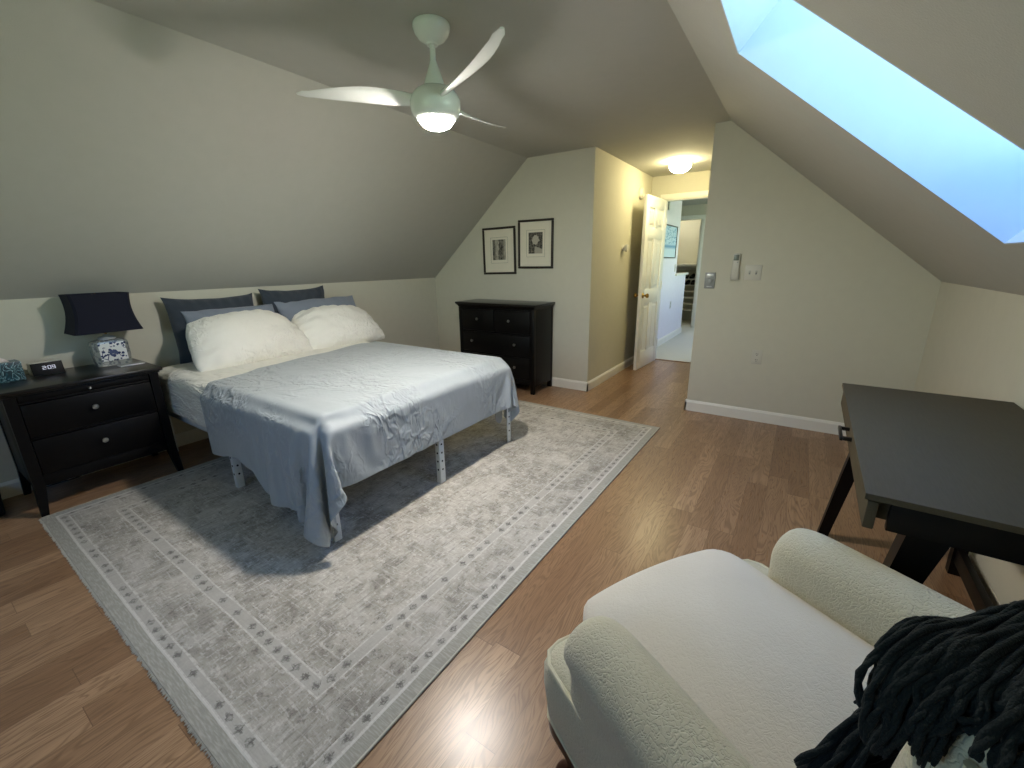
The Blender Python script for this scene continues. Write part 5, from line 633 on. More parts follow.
def build_room():
    b = MB(); b.bx((XL-.15, YN-.15, -.1), (XR+.15, 5.885, 0), 0); struct('floor', b, 'oak')
    b = MB(); b.bx((-3.4, 5.885, -.1), (1.2, 10.5, .004), 0); struct('floor_landing', b, 'carpet')
    b = MB(); b.bx((-1.53, 5.86, 0), (-.82, 5.90, .008), .003); struct('trim_1', b, 'oak')
    # ceilings: flat, left slope, right slope with the skylight shaft cut through
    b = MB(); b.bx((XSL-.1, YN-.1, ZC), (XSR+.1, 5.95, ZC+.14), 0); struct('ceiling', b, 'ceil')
    dl = Vector((XSL-XL, 0, ZC-ZKL)).normalized(); nl = Vector((-dl.z, 0, dl.x))
    p0 = Vector((XL, 0, ZKL))-dl*.1; p1 = Vector((XSL, 0, ZC))+dl*.0
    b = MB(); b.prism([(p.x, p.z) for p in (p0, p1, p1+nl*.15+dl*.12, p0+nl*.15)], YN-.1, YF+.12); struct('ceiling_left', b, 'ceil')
    dr = Vector((XR-XSR, 0, ZKR-ZC)).normalized(); nr = Vector((-dr.z, 0, dr.x)); o = Vector((XSR, 0, ZC)); T = .30
    b = MB(); L = (Vector((XR, 0, ZKR))-o).length
    s0, s1, y0, y1 = .361, 1.497, 1.362, 2.10
    def strip(a, c, ya, yb):
        q = [o+dr*a, o+dr*c, o+dr*c+nr*T, o+dr*a+nr*T]; b.prism([(p.x, p.z) for p in q], ya, yb)
    strip(0, L+.15, YN-.1, y0); strip(0, L+.15, y1, YP+.1); strip(0, s0, y0, y1); strip(s1, L+.15, y0, y1)
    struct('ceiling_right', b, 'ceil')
    # white lining of the skylight shaft, frame and pane
    b = MB(); th = .006
    def sl(s, d): return o+dr*s+nr*d
    def liner(sa, sb, ya, yb):
        q = [sl(sa, .0), sl(sb, .0), sl(sb, T), sl(sa, T)]; b.prism([(p.x, p.z) for p in q], ya, yb)
    liner(s0, s1, y0, y0+th); liner(s0, s1, y1-th, y1); liner(s0, s0+th, y0+th, y1-th); liner(s1-th, s1, y0+th, y1-th)
    struct('trim_2', b, 'shaft')
    b = MB()
    def fr(sa, sb, ya, yb, d0, d1):
        q = [sl(sa, d0), sl(sb, d0), sl(sb, d1), sl(sa, d1)]; b.prism([(p.x, p.z) for p in q], ya, yb)
    fr(s0-.03, s1+.03, y0-.03, y0+.03, T, T+.07); fr(s0-.03, s1+.03, y1-.03, y1+.03, T, T+.07)
    fr(s0-.03, s0+.03, y0+.03, y1-.03, T, T+.07); fr(s1-.03, s1+.03, y0+.03, y1-.03, T, T+.07)
    w = struct('window_1', b, 'trim')
    b = MB(); fr(s0+.03, s1-.03, y0+.03, y1-.03, T+.03, T+.036); b.build('pane', 'glass', w)
    # walls
    b = MB(); b.bx((XL-.12, YN-.1, 0), (XL, YF+.1, ZKL+.02), 0); struct('wall_left', b, 'wall')
    b = MB(); b.bx((XR, YN-.1, 0), (XR+.12, YP+.1, ZKR+.02), 0); struct('wall_right', b, 'wall')
    b = MB(); b.prism([(XL-.1, 0), (XH, 0), (XH, ZC+.02), (XSL, ZC+.02), (XL-.1, ZKL-.06)], YF, YF+.1); struct('wall_far', b, 'wall')
    b = MB(); b.bx((XH-.1, YF+.1, 0), (XH, YE+.09, ZC+.02), 0); struct('wall_hall', b, 'wall')
    b = MB(); b.prism([(XP, 0), (XR+.1, 0), (XR+.1, ZKR), (XSR, ZC+.02), (XP, ZC+.02)], YP, YP+.11)
    b.bx((XP, YP+.11, 0), (XP+.11, YE+.09, ZC+.02), 0); struct('wall_partition', b, 'wall')
    b = MB(); fill_rect_hole(b, 'y', YE, YE+.09, XH, XP, 0, ZC+.02, (-1.545, -.82, -.01, 2.035)); struct('wall_end', b, 'wall')
    # near wall behind the viewer with a window
    wx0, wx1, wz0, wz1 = -2.10, -.80, 1.1, 2.0
    b = MB(); fill_rect_hole(b, 'y', YN-.12, YN, XL, XR, 0, ZC+.1, (wx0, wx1, wz0, wz1)); struct('wall_near', b, 'wall')
    b = MB(); f = .05
    for xa, xb, za, zb in ((wx0, wx0+f, wz0, wz1), (wx1-f, wx1, wz0, wz1), (wx0+f, wx1-f, wz0, wz0+f), (wx0+f, wx1-f, wz1-f, wz1), (-1.475, -1.425, wz0+f, wz1-f)):
        b.bx((xa, YN-.09, za), (xb, YN-.04, zb), .004)
    w = struct('window_2', b, 'trim')
    b = MB(); b.bx((wx0+f, YN-.068, wz0+f), (-1.475, YN-.062, wz1-f), 0); b.build('pane', 'glass', w)
    b = MB(); b.bx((-1.425, YN-.068, wz0+f), (wx1-f, YN-.062, wz1-f), 0); b.build('pane', 'glass', w)
    # baseboards
    def base(name, a, c, face):
        b = MB(); t, h = .014, .098
        if face in '+x-x':
            x0 = a[0]; sg = 1 if face == '+x' else -1
            b.prism([(x0, 0), (x0+sg*t, 0), (x0+sg*t, h-.018), (x0+sg*.006, h), (x0, h)], a[1], c[1], 'y')
        else:
            y0 = a[1]; sg = 1 if face == '+y' else -1
            b.prism([(y0, 0), (y0+sg*t, 0), (y0+sg*t, h-.018), (y0+sg*.006, h), (y0, h)], a[0], c[0], 'x')
        struct(name, b, 'trim', ang=20)
    base('baseboard_left', (XL, YN), (XL, YF), '+x'); base('baseboard_right', (XR, YN), (XR, YP), '-x')
    base('baseboard_far', (XL, YF), (XH+.014, YF), '-y'); base('baseboard_hall', (XH, YF-.014), (XH, YE), '+x')
    base('baseboard_partition', (XP-.014, YP), (XR, YP), '-y'); base('baseboard_passage', (XP, YP-.014), (XP, YE), '-x')
    # door casing
    b = MB(); yc = YE-.016
    b.bx((-1.605, yc, 2.03), (XP-.001, YE, 2.095), .005); b.bx((-1.605, yc, 0), (-1.545, YE, 2.03), .005); b.bx((-.82, yc, 0), (-.755, YE, 2.03), .005)
    b.bx((-1.547, YE, 0), (-1.533, YE+.09, 2.03), .002); b.bx((-.832, YE, 0), (-.818, YE+.09, 2.03), .002); b.bx((-1.533, YE, 2.02), (-.832, YE+.09, 2.035), .002)
    struct('trim_3', b, 'trim')
    # the landing beyond
    XW = -1.762
    b = MB(); b.bx((XW-.12, 5.89, 0), (XW, 7.62, ZC+.02), 0); b.bx((XW-.12, 7.62, 0), (XW, 8.36, 1.06), 0); struct('wall_landing', b, 'wall_cool')
    b = MB(); b.bx((XW-.15, 7.56, 1.06), (XW+.03, 8.44, 1.095), .006); struct('trim_4', b, 'trim')
    b = MB(); t, h = .016, .11
    b.prism([(XW, 0), (XW+t, 0), (XW+t, h-.02), (XW+.006, h), (XW, h)], 5.9, 8.376, 'y'); b.bx((XW-.12, 8.36, 0), (XW+.016, 8.376, h), .003); struct('baseboard_landing', b, 'trim', ang=20)
    YB = 9.18
    b = MB(); fill_rect_hole(b, 'y', YB, YB+.1, -3.3, 1.1, 0, ZC+.12, (-2.75, -1.735, -.01, 2.06)); struct('wall_back', b, 'wall')
    b = MB(); b.bx((-1.735, YB-.02, 0), (-1.655, YB, 2.06), .005); b.bx((-2.83, YB-.02, 2.06), (-1.655, YB, 2.135), .005); b.bx((-1.75, YB, 0), (-1.735, YB+.1, 2.06), .002); struct('trim_5', b, 'trim')
    b = MB(); b.bx((-1.768, YB+.03, 1.83), (-1.748, YB+.05, 1.93), .003); b.bx((-1.768, YB+.03, .25), (-1.748, YB+.05, .35), .003); struct('trim_6', b, 'nickel')
    b = MB(); b.bx((-3.3, 10.25, 0), (-1.0, 10.35, 2.4), 0); b.bx((-1.3, YB+.1, 0), (-1.2, 10.25, 2.4), 0); b.bx((-3.3, YB+.1, 0), (-3.2, 10.25, 2.4), 0); struct('wall_closet', b, 'wall')
    b = MB(); fill_rect_hole(b, 'x', .9, 1.0, 5.85, 9.3, 0, 2.45, (6.6, 8.3, .9, 2.05)); struct('wall_landing_right', b, 'wall_cool')
    b = MB()
    for ya, yb, za, zb in ((6.6, 6.66, .9, 2.05), (8.24, 8.3, .9, 2.05), (6.66, 8.24, .9, .96), (6.66, 8.24, 1.99, 2.05), (7.42, 7.48, .96, 1.99)): b.bx((.93, ya, za), (.98, yb, zb), .003)
    struct('added_landing_window', b, 'trim')  # added window, out of view, lets daylight onto the landing
    b = MB(); b.bx((XP, 5.89, 0), (1.0, 5.99, 2.45), 0); struct('wall_landing_near', b, 'wall_cool')
    b = MB(); b.bx((-3.4, 5.8, 0), (-3.3, 10.4, 2.45), 0); b.bx((-3.4, 5.7, 0), (XW-.12, 5.8, 2.45), 0); struct('wall_stairwell', b, 'wall_cool')
    b = MB(); b.bx((-3.4, 5.9, ZC+.01), (1.2, 10.4, ZC+.14), 0); struct('ceiling_landing', b, 'ceil')

# ------------------------------------------------------------------ hallway door
def build_door():
    W, H, T = .70, 2.015, .036
    t = bmesh.new()
    b = MB()
    # stiles, rails and six recessed panels with raised fields; local x along the width from the hinge, y thickness
    st, mul = .105, .10; rails = [(0, .21), (.80, .17), (1.55, .12), (H-.125, .125)]
    b.bx((0, -T/2, 0), (st, T/2, H), .002); b.bx((W-st, -T/2, 0), (W, T/2, H), .002)
    for z, h in rails: b.bx((st, -T/2, z), (W-st, T/2, z+h), .001)
    px = [(st, W/2-mul/2), (W/2+mul/2, W-st)]; pz = [(.21, .80), (.97, 1.55), (1.67, H-.125)]
    for z0, z1 in pz: b.bx((W/2-mul/2, -T/2, z0), (W/2+mul/2, T/2, z1), .001)
    d = b.build('door_1', 'door'); d['kind'] = 'structure'
    for x0, x1 in px:
        for z0, z1 in pz:
            b = MB(); b.bx((x0, -.005, z0), (x1, .005, z1), 0)
            for sg in (-1, 1):
                m = .03; A = [(x0+m, z0+m), (x1-m, z0+m), (x1-m, z1-m), (x0+m, z1-m)]; k = .018
                B2 = [(x0+m+k, z0+m+k), (x1-m-k, z0+m+k), (x1-m-k, z1-m-k), (x0+m+k, z1-m-k)]
                b.loft([[(p[0], sg*.005, p[1]) for p in A], [(p[0], sg*.014, p[1]) for p in B2]])
            b.build('panel', 'door', d, ang=15)
    for sg in (-1, 1):
        b = MB(); ax = (0, sg, 0)
        b.lathe([(0, 0), (.033, 0), (.031, .006), (.012, .010), (.010, .030), (.018, .036), (.027, .050), (.026, .062), (.014, .070), (0, .071)], (W-.06, sg*T/2, .905), 20, ax)
        b.build('door_knob', 'brass', d)
    for z in (.25, 1.0, 1.75):
        b = MB(); b.tube([(-.004, T/2+.002, z-.05), (-.004, T/2+.002, z+.05)], .007, 8); b.build('hinge', 'door', d)
    d.location = (-1.532, 5.795, .008); d.rotation_euler.z = R(-93.2)

# ------------------------------------------------------------------ lights
def build_lights():
    f = thing('ceiling_fan', (-1.496, 1.651, ZC), 0, 'white three-bladed ceiling fan with lit round lamp hanging over the bed', 'ceiling fan')
    b = MB(); b.lathe([(0, 0), (.078, 0), (.082, -.006), (.081, -.018), (.072, -.040), (.054, -.060), (.034, -.070), (.026, -.073), (.024, -.080), (0, -.080)], n=40); b.build('canopy', 'fan', f)
    b = MB(); b.lathe([(0, -.078), (.0125, -.078), (.0125, -.16), (0, -.16)], n=20); b.build('downrod', 'fan', f)
    b = MB(); b.lathe([(0, -.140), (.0145, -.140), (.020, -.156), (.034, -.192), (.046, -.226), (.049, -.236), (.046, -.239), (0, -.239)], n=36); b.build('yoke_cover', 'fan', f)
    b = MB(); b.lathe([(0, -.241), (.056, -.241), (.070, -.245), (.088, -.256), (.104, -.274), (.113, -.296), (.113, -.318), (.110, -.338), (.101, -.355), (.090, -.366), (.082, -.369), (.0795, -.366), (.079, -.354), (0, -.354)], n=48); b.build('motor_housing', 'fan', f)
    b = MB(); b.lathe([(.0, -.357), (.077, -.357), (.078, -.367), (.074, -.380), (.061, -.394), (.043, -.403), (.023, -.408), (0, -.409)], n=40); b.build('lamp_lens', 'fan_lens', f)
    for k in range(3):
        a = R(214+120*k); b = MB(); rings = []
        for i in range(17):
            u = i/16; r = .075+.545*u
            ch = .05+.05*math.sin(PI*min(1, u*1.15))**.8*(1-.25*u)
            if u > .93: ch *= math.sqrt(max(0.02, 1-((u-.93)/.075)**2))
            th = .030*(1-u)**2+.007; sw = .05*math.sin(PI*u)*.6; pit = R(24*(1-u)+9)
            ring = []
            for q in range(12):
                w = 2*PI*q/12; cx = math.cos(w)*ch/2+sw; cz = math.sin(w)*th/2*(1 if math.sin(w) > 0 else .6)
                y = cx*math.cos(pit)-cz*math.sin(pit); z = cx*math.sin(pit)+cz*math.cos(pit)
                p = Vector((r, y, z-.292+.035*u*u)); ring.append(Matrix.Rotation(a, 3, 'Z') @ p)
            rings.append(ring)
        b.loft(rings); b.build('blade', 'fan', f, ang=60)
    h = thing('flush_ceiling_light', (-1.226, 5.07, ZC), 0, 'lit round glass dome light on the hallway ceiling before the open door', 'ceiling light')
    b = MB(); b.lathe([(0, 0), (.085, 0), (.088, -.012), (.080, -.020), (0, -.020)], n=32); b.build('base_pan', 'fan', h)
    b = MB(); b.lathe([(.0, -.018), (.078, -.018), (.100, -.026), (.110, -.045), (.104, -.072), (.080, -.098), (.045, -.114), (0, -.120)], n=36); b.build('glass_dome', 'hall_lens', h)

# ------------------------------------------------------------------ rug
def build_rug():
    t = thing('area_rug', (-2.037, 1.80, 0), R(-.6), 'large distressed grey rug with two beaded border bands under the bed', 'rug')
    b = MB(); b.box((0, 0, .0045), (RUG_HX*2, RUG_HY*2, .009), .003); b.build('pile', 'rug', t)
    for sg in (-1, 1):
        b = MB(); n = 420
        for i in range(n):
            x = -RUG_HX+2*RUG_HX*(i+.5)/n; l = .004+rng.random()*.009; dx = rng.uniform(-.004, .004)
            b.tube([(x, sg*(RUG_HY-.003), .005), (x+dx*.5, sg*(RUG_HY+l*.6), .004), (x+dx, sg*(RUG_HY+l), .0025)], [.0024, .0022, .001], 5)
        o = b.build('fringe', 'rug_edge', t); o['kind'] = 'stuff'
    for sg in (-1, 1):
        b = MB(); b.tube([(sg*RUG_HX, -RUG_HY, .005), (sg*RUG_HX, RUG_HY, .005)], .0048, 8); b.build('binding', 'rug_edge', t)

# ------------------------------------------------------------------ bed
BZ = .36
def build_bed():
    x0, x1, y0, y1 = -3.69, -1.672, .965, 2.488
    t = thing('metal_bed', (0, 0, 0), 0, 'white metal platform bed frame on pierced legs standing on the rug', 'bed frame')
    def bar(n, a, c): b = MB(); b.bx(a, c, .004); b.build(n, 'white_metal', t)
    w = .035
    bar('side_rail', (x0, y0+.05, BZ-.055), (x1, y0+.05+w, BZ)); bar('side_rail', (x0, y1-.05-w, BZ-.055), (x1, y1-.05, BZ))
    bar('end_rail', (x1-w, y0+w+.05, BZ-.055), (x1, y1-w-.05, BZ)); bar('end_rail', (x0, y0+w+.05, BZ-.055), (x0+w, y1-w-.05, BZ))
    bar('centre_rail', (x0+w, 1.71, BZ-.055), (x1-w, 1.745, BZ-.006))
    for k in range(8): x = x0+.16+k*.235; bar('slat', (x, y0+w+.05, BZ-.012), (x+.03, y1-w-.05, BZ-.001))
    def leg(x, y, sx, sy, splay=0):
        b = MB(); W, T = .042, .004; H = BZ-.05; zb = .0095
        b.bx((x, y-sy*W/2, zb), (x-sx*T, y+sy*W/2, H), .001)          # plate facing the foot / head
        b.bx((x, y-sy*W/2, zb), (x-sx*W*.8, y-sy*(W/2-T), H), .001)
        b.mi = 1
        for i in range(4):
            z = .10+.055*i
            b.lathe([(0, 0), (.0062, 0), (.0062, .0012), (0, .0012)], (x+sx*.0001, y, z), 12, (sx, 0, 0))
            b.lathe([(0, 0), (.0062, 0), (.0062, .0012), (0, .0012)], (x-sx*W*.4, y-sy*(W/2+.0001), z), 12, (0, -sy, 0))
        b.build('leg', ('white_metal', 'hole'), t)
    leg(x1-.045, y0+.055, 1, 1); leg(x1, 1.728, 1, 1); leg(x1, y1-.03, 1, -1)
    leg(-2.69, y0+.06, 1, 1); leg(-2.69, y1-.055, 1, -1); leg(-2.69, 1.728, 1, 1)
    leg(x0+.04, y0+.05, 1, 1); leg(x0+.04, y1-.05, 1, -1); leg(x0+.04, 1.728, 1, 1)
    b = MB(); pl = [(y1-.15, .33), (y1-.065, .33), (y1-.065, .20), (y1-.078, .183), (y1-.105, .175), (y1-.135, .195), (y1-.15, .22)]
    b.prism(pl, x1-.040, x1-.034, 'x'); o = b.build('headboard_bracket', 'grey_plastic', t); o['label'] = 'grey rounded bracket plate beside the far foot leg'
    # mattress in its fitted sheet
    b = MB(); cx, cy = (x0+x1)/2-.002, (y0+y1)/2; hx, hy = (x1-x0)/2-.002, (y1-y0)/2-.004; zt = .652
    def rrect(hx, hy, r, n):
        pts = []; L = [2*(hx-r), 2*(hy-r)]; arc = PI*r/2; tot = 2*L[0]+2*L[1]+4*arc
        for k in range(n):
            s = tot*k/n
            segs = [('l', (-hx+r, -hy), (hx-r, -hy)), ('a', (hx-r, -hy+r), -90), ('l', (hx, -hy+r), (hx, hy-r)), ('a', (hx-r, hy-r), 0), ('l', (hx-r, hy), (-hx+r, hy)), ('a', (-hx+r, hy-r), 90), ('l', (-hx, hy-r), (-hx, -hy+r)), ('a', (-hx+r, -hy+r), 180)]
            for g in segs:
                ln = arc if g[0] == 'a' else math.dist(g[1], g[2])
                if s <= ln+1e-9:
                    u = s/ln if ln else 0
                    if g[0] == 'l': pts.append((g[1][0]+(g[2][0]-g[1][0])*u, g[1][1]+(g[2][1]-g[1][1])*u))
                    else:
                        a = R(g[2]+90*u); pts.append((g[1][0]+r*math.cos(a), g[1][1]+r*math.sin(a)))
                    break
                s -= ln
        return pts
    globals()['rrect'] = rrect
    N = 260; prof = [(BZ+.001, .03), (BZ+.012, .008), (BZ+.04, .0), (BZ+.08, .004), (BZ+.12, -.002), (BZ+.16, .003), (BZ+.2, -.001), (BZ+.235, .003), (zt-.055, .004), (zt-.038, .013), (zt-.022, .026), (zt-.009, .045), (zt-.002, .07), (zt, .10)]
    rings = []
    for z, ins in prof:
        pts = rrect(hx-ins, hy-ins, .10, N); out = []
        for k, (x, y) in enumerate(pts):
            s = k/N
            # slack folds of the fitted sheet run along the side and drop towards the head corner
            wv = (1 if x < -.22 else .25)*.016*noise.noise(Vector((x*2.2, y*2.2, z*26+x*3.2)))+.008*math.sin(z*60+x*6.5+1.5*math.sin(x*2.3))*(1 if z < zt-.06 else .2)*(1 if x < -.22 else .2)
            m = 1+wv/max(.3, math.hypot(x, y)/1.0)
            out.append((cx+x*m, cy+y*m, z+(.006*math.sin(x*5+1) if BZ+.03 < z < zt-.05 else 0)))
        rings.append(out)
    b.loft(rings); o = b.build('mattress', 'sheet', sub=1); tag(o, 'thick mattress in a white fitted sheet lying on the white metal frame', 'mattress')
    # the draped sheet (settled cloth)
    co = unpack(BLANKET); b = MB(); V = [b.bm.verts.new(p+Vector((0, 0, 0))) for p in co]
    for i in range(NBU-1):
        for j in range(NBV-1): b.bm.faces.new((V[i*NBV+j], V[(i+1)*NBV+j], V[(i+1)*NBV+j+1], V[i*NBV+j+1]))
    o = b.build('bed_sheet', 'blanket', ang=180, solid=.003, sub=1, recalc=False)
    tag(o, 'pale grey-blue cotton sheet draped over the foot and near side of the bed', 'bed sheet')

def pillow_mesh(name, mat, w, h, th, seed, wr=.004, bend=0, sag=0, rnd=0, tp=0):
    """stuffed cushion: two faces bulging from a shared seam, puckered towards the corners"""
    b = MB(); NU, NV = 44, 30
    def surf(u, v, e):
        x, y = w/2*u*(1-rnd*abs(v)**4), h/2*v*(1-rnd*abs(u)**4)
        f = (max(0, 1-abs(u)**2.3)*max(0, 1-abs(v)**2.1))**.46
        z = e*th/2*f
        q = Vector((u*3.2+seed*3.1, v*2.6, seed*1.7+e))
        z += e*wr*min(1, f*3)*(1.5*noise.noise(q)+abs(noise.noise(Vector((u*6+v*5+seed, v*3-u*2, seed*2))))*1.3)
        ed = max(abs(u), abs(v))**5                                  # little pleats running in from the seam
        z += e*wr*.9*ed*(1-ed)*4*math.sin((u*11 if abs(v) > abs(u) else v*8)*2.1+seed)
        y -= sag*(1-u*u)*max(0, v)**2; y += .006*noise.noise(Vector((u*3, seed, 1)))*abs(v); x += .006*noise.noise(Vector((v*3, seed, 5)))*abs(u)
        x *= 1-tp*(y/h); z += bend*u*u
        return (x, y, z)
    G0 = [[b.bm.verts.new(surf(math.sin((i/(NU-1)-.5)*PI), math.sin((j/(NV-1)-.5)*PI), 1)) for j in range(NV)] for i in range(NU)]
    G1 = [[G0[i][j] if i in (0, NU-1) or j in (0, NV-1) else b.bm.verts.new(surf(math.sin((i/(NU-1)-.5)*PI), math.sin((j/(NV-1)-.5)*PI), -1)) for j in range(NV)] for i in range(NU)]
    for i in range(NU-1):
        for j in range(NV-1):
            b.bm.faces.new((G0[i][j], G0[i+1][j], G0[i+1][j+1], G0[i][j+1])); b.bm.faces.new((G1[i][j+1], G1[i+1][j+1], G1[i+1][j], G1[i][j]))
    return b
def place_pillow(name, mat, w, h, th, base, lean, yaw, seed, label, roll=0, **k):
    """base = world point under the middle of the lower edge; lean = degrees back from vertical"""
    b = pillow_mesh(name, mat, w, h, th, seed, **k)
    a = R(lean); up = Vector((-math.sin(a), 0, math.cos(a))); nrm = Vector((math.cos(a), 0, math.sin(a))); wd = Vector((0, 1, 0))
    m = Matrix((wd, up, nrm)).transposed().to_4x4()
    m = Matrix.Rotation(R(yaw), 4, 'Z') @ m @ Matrix.Rotation(R(roll), 4, 'Z')
    o = b.build(name, mat, ang=180, sub=1); o.matrix_world = Matrix.Translation(Vector(base)+up*h/2*.97) @ m
    return tag(o, label, 'pillow', 'pillows at the head of the bed')
def build_pillows():
    zt = .655
    place_pillow('pillow', 'dark_case', .575, .455, .20, (-3.62, 1.46, zt), 10, 0, 1, 'charcoal pillow upright against the wall on the side nearer the lamp', roll=-.5, rnd=-.07, sag=.012, wr=.006)
    place_pillow('pillow', 'dark_case', .555, .478, .20, (-3.62, 2.11, zt), 9, 1, 2, 'charcoal pillow upright against the wall on the side farther from the lamp', roll=0, rnd=-.07, sag=.012, wr=.006)
    place_pillow('pillow', 'grey_case', .62, .40, .17, (-3.44, 1.55, zt), 27, 0, 3, 'grey pillow tucked between the smooth white pillow and a charcoal pillow', rnd=-.04)
    place_pillow('pillow', 'grey_case', .74, .415, .16, (-3.44, 2.27, zt), 26, 0, 4, 'grey pillow behind the rumpled white pillow on the far side', rnd=-.04)
    place_pillow('pillow', 'white_case', .79, .44, .26, (-3.20, 1.535, zt), 44, 3, 5, 'smooth white pillow leaning at the front, nearest the blue-white lamp', bend=-.03, wr=.008, rnd=.07, tp=.26)
    place_pillow('pillow', 'white_case', .76, .425, .25, (-3.21, 2.28, zt), 47, -4, 6, 'rumpled white pillow leaning at the front, on the dresser side of the bed', bend=-.03, wr=.009, rnd=.08, tp=.22)
# ------------------------------------------------------------------ nightstand and what stands on it
NSZ = .715
def knob(b, c, ax, r=.013, oval=1):
    q = Vector(ax); b.lathe([(0, 0), (.006, 0), (.005, .010), (r*.8, .014), (r, .020), (r*.85, .026), (0, .028)], c, 16, ax)
def build_nightstand():
    t = thing('nightstand', (-3.537, .603, 0), 0, 'black two-drawer nightstand with nickel knobs beside the head of the bed', 'nightstand')
    D0, D1, Wd = -.225, .238, .325
    b = MB(); b.bx((D0-.01, -Wd-.022, NSZ-.022), (D1+.025, Wd+.022, NSZ), .006)
    b.bx((D0, -Wd-.008, NSZ-.034), (D1+.010, Wd+.008, NSZ-.022), .004); b.build('top', 'espresso_top', t)
    for sx, x in ((1, D1), (-1, D0)):
        for sy in (-1, 1):
            b = MB(); z1 = NSZ-.034; w = .046
            prof = [(0, .030), (.17, .046), (z1, w)]; rings = []
            for z, q in prof:
                xa, xb = (x-q, x) if sx > 0 else (x, x+q); ya, yb = (sy*Wd-q, sy*Wd) if sy > 0 else (sy*Wd, sy*Wd+q)
                if z < .1:   # taper and a slight outward kick
                    k = .008; ya += sy*k; yb += sy*k; xa += sx*k*.6; xb += sx*k*.6
                rings.append([(xa, ya, z), (xb, ya, z), (xb, yb, z), (xa, yb, z)])
            b.loft(rings); b.build('leg', 'espresso', t, smooth=False)
    b = MB()
    for sy in (-1, 1): b.bx((D0+.046, sy*(Wd-.012)-.008, .165), (D1-.046, sy*(Wd-.012)+.008, NSZ-.034), .002)
    b.bx((D0+.004, -Wd+.046, .165), (D0+.016, Wd-.046, NSZ-.034), .002); b.bx((D0+.02, -Wd+.02, .165), (D1-.02, Wd-.02, .18), .002)
    b.build('carcass', 'espresso', t)
    b = MB()
    b.bx((D1-.028, -Wd+.046, .165), (D1-.010, Wd-.046, .228), .003); b.bx((D1-.028, -Wd+.046, .432), (D1-.010, Wd-.046, .446), .002); b.bx((D1-.028, -Wd+.046, .63), (D1-.010, Wd-.046, .641), .002)
    b.build('front_rail', 'espresso', t)
    for n, z0, z1, kn in (('pull_out_shelf', .643, .679, .006), ('drawer', .448, .628, .015), ('drawer', .231, .430, .015)):
        b = MB(); b.bx((D1-.022, -Wd+.049, z0), (D1-.002 if kn > .01 else D1-.006, Wd-.049, z1), .004)
        if kn > .01: b.bx((D1-.3, -Wd+.06, z0+.01), (D1-.022, Wd-.06, z1-.03), .001)
        d = b.build(n, 'espresso', t)
        b = MB(); zc = (z0+z1)/2+(.012 if kn > .01 else 0); knob(b, (D1-.003, 0, zc), (1, 0, 0), kn); o = b.build('knob', 'nickel', d); o['label'] = 'nickel knob'
def build_lamp():
    t = thing('table_lamp', (-3.655, .815, NSZ), R(2), 'blue-and-white porcelain table lamp with a navy shade on the nightstand', 'table lamp')
    b = MB(); hx, hy = .054, .090
    def oct_(hx, hy, c, z): return [(-hx+c, -hy, z), (hx-c, -hy, z), (hx, -hy+c, z), (hx, hy-c, z), (hx-c, hy, z), (-hx+c, hy, z), (-hx, hy-c, z), (-hx, -hy+c, z)]
    prof = [(0, .95, .018), (.010, .97, .018), (.014, .93, .018), (.022, .96, .02), (.055, 1.0, .024), (.14, 1.0, .024), (.152, .95, .024), (.160, .78, .022), (.166, .55, .018)]
    b.loft([oct_(hx*k, hy*k, c*k, z) for z, k, c in prof]); b.build('base', 'porcelain', t, ang=25)
    b = MB(); b.lathe([(0, .164), (.042, .164), (.045, .172), (.036, .182), (.020, .186), (.012, .196), (0, .196)], n=28); b.build('collar', 'silver', t)
    b = MB(); b.tube([(0, 0, .19), (0, 0, .27)], .006, 10); b.lathe([(0, .235), (.018, .235), (.018, .275), (.012, .285), (0, .285)], n=16); b.build('neck', 'brass', t)
    # concave pagoda shade, rectangular with cut corners
    b = MB(); ro, ri = [], []
    for i in range(13):
        u = i/12; z = .215+.235*u; k = (1-u)
        sx = .088+.024*k**1.9; sy = .146+.020*k**1.9-.012*math.sin(PI*u)
        for lst, d in ((ro, 0), (ri, -.003)):
            lst.append([(x, y, z) for x, y, _ in oct_(sx+d, sy+d, .012, 0)])
    b.loft(ro+ri[::-1], cap=False); 
    n0 = len(ro[0]); b.bm.verts.ensure_lookup_table()
    last = len(b.bm.verts)-n0
    for k in range(n0): b.bm.faces.new((b.bm.verts[k], b.bm.verts[(k+1) % n0], b.bm.verts[last+(k+1) % n0], b.bm.verts[last+k]))
    b.build('shade', 'navy', t, ang=30)
    b = MB(); b.tube([(0, -.13, .444), (0, .13, .444)], .002, 6); b.tube([(-.078, 0, .444), (.078, 0, .444)], .002, 6); b.build('spider', 'brass', t)
    b = MB(); b.lathe([(0, .27), (.003, .28), (.003, .447), (.005, .449), (.004, .450), (0, .451)], n=12); b.build('finial', 'brass', t)
    b = MB(); L = t.location; pts = [(-.062, 0, .02), (-.095, -.02, .0), (-.105, -.05, -.2), (-.106, -.10, -.45)]
    for i in range(24):
        u = i/23; pts.append((-.105-.004*math.sin(u*9), -.12-.33*u, -.58-.125*math.sin(PI*min(1, u*1.6)/2)))
    b.tube(pts, .0035, 8); b.bx((-.119, -.235, -.615), (-.096, -.195, -.57), .005); o = b.build('cord', 'cord', t); o['label'] = 'black power cord'
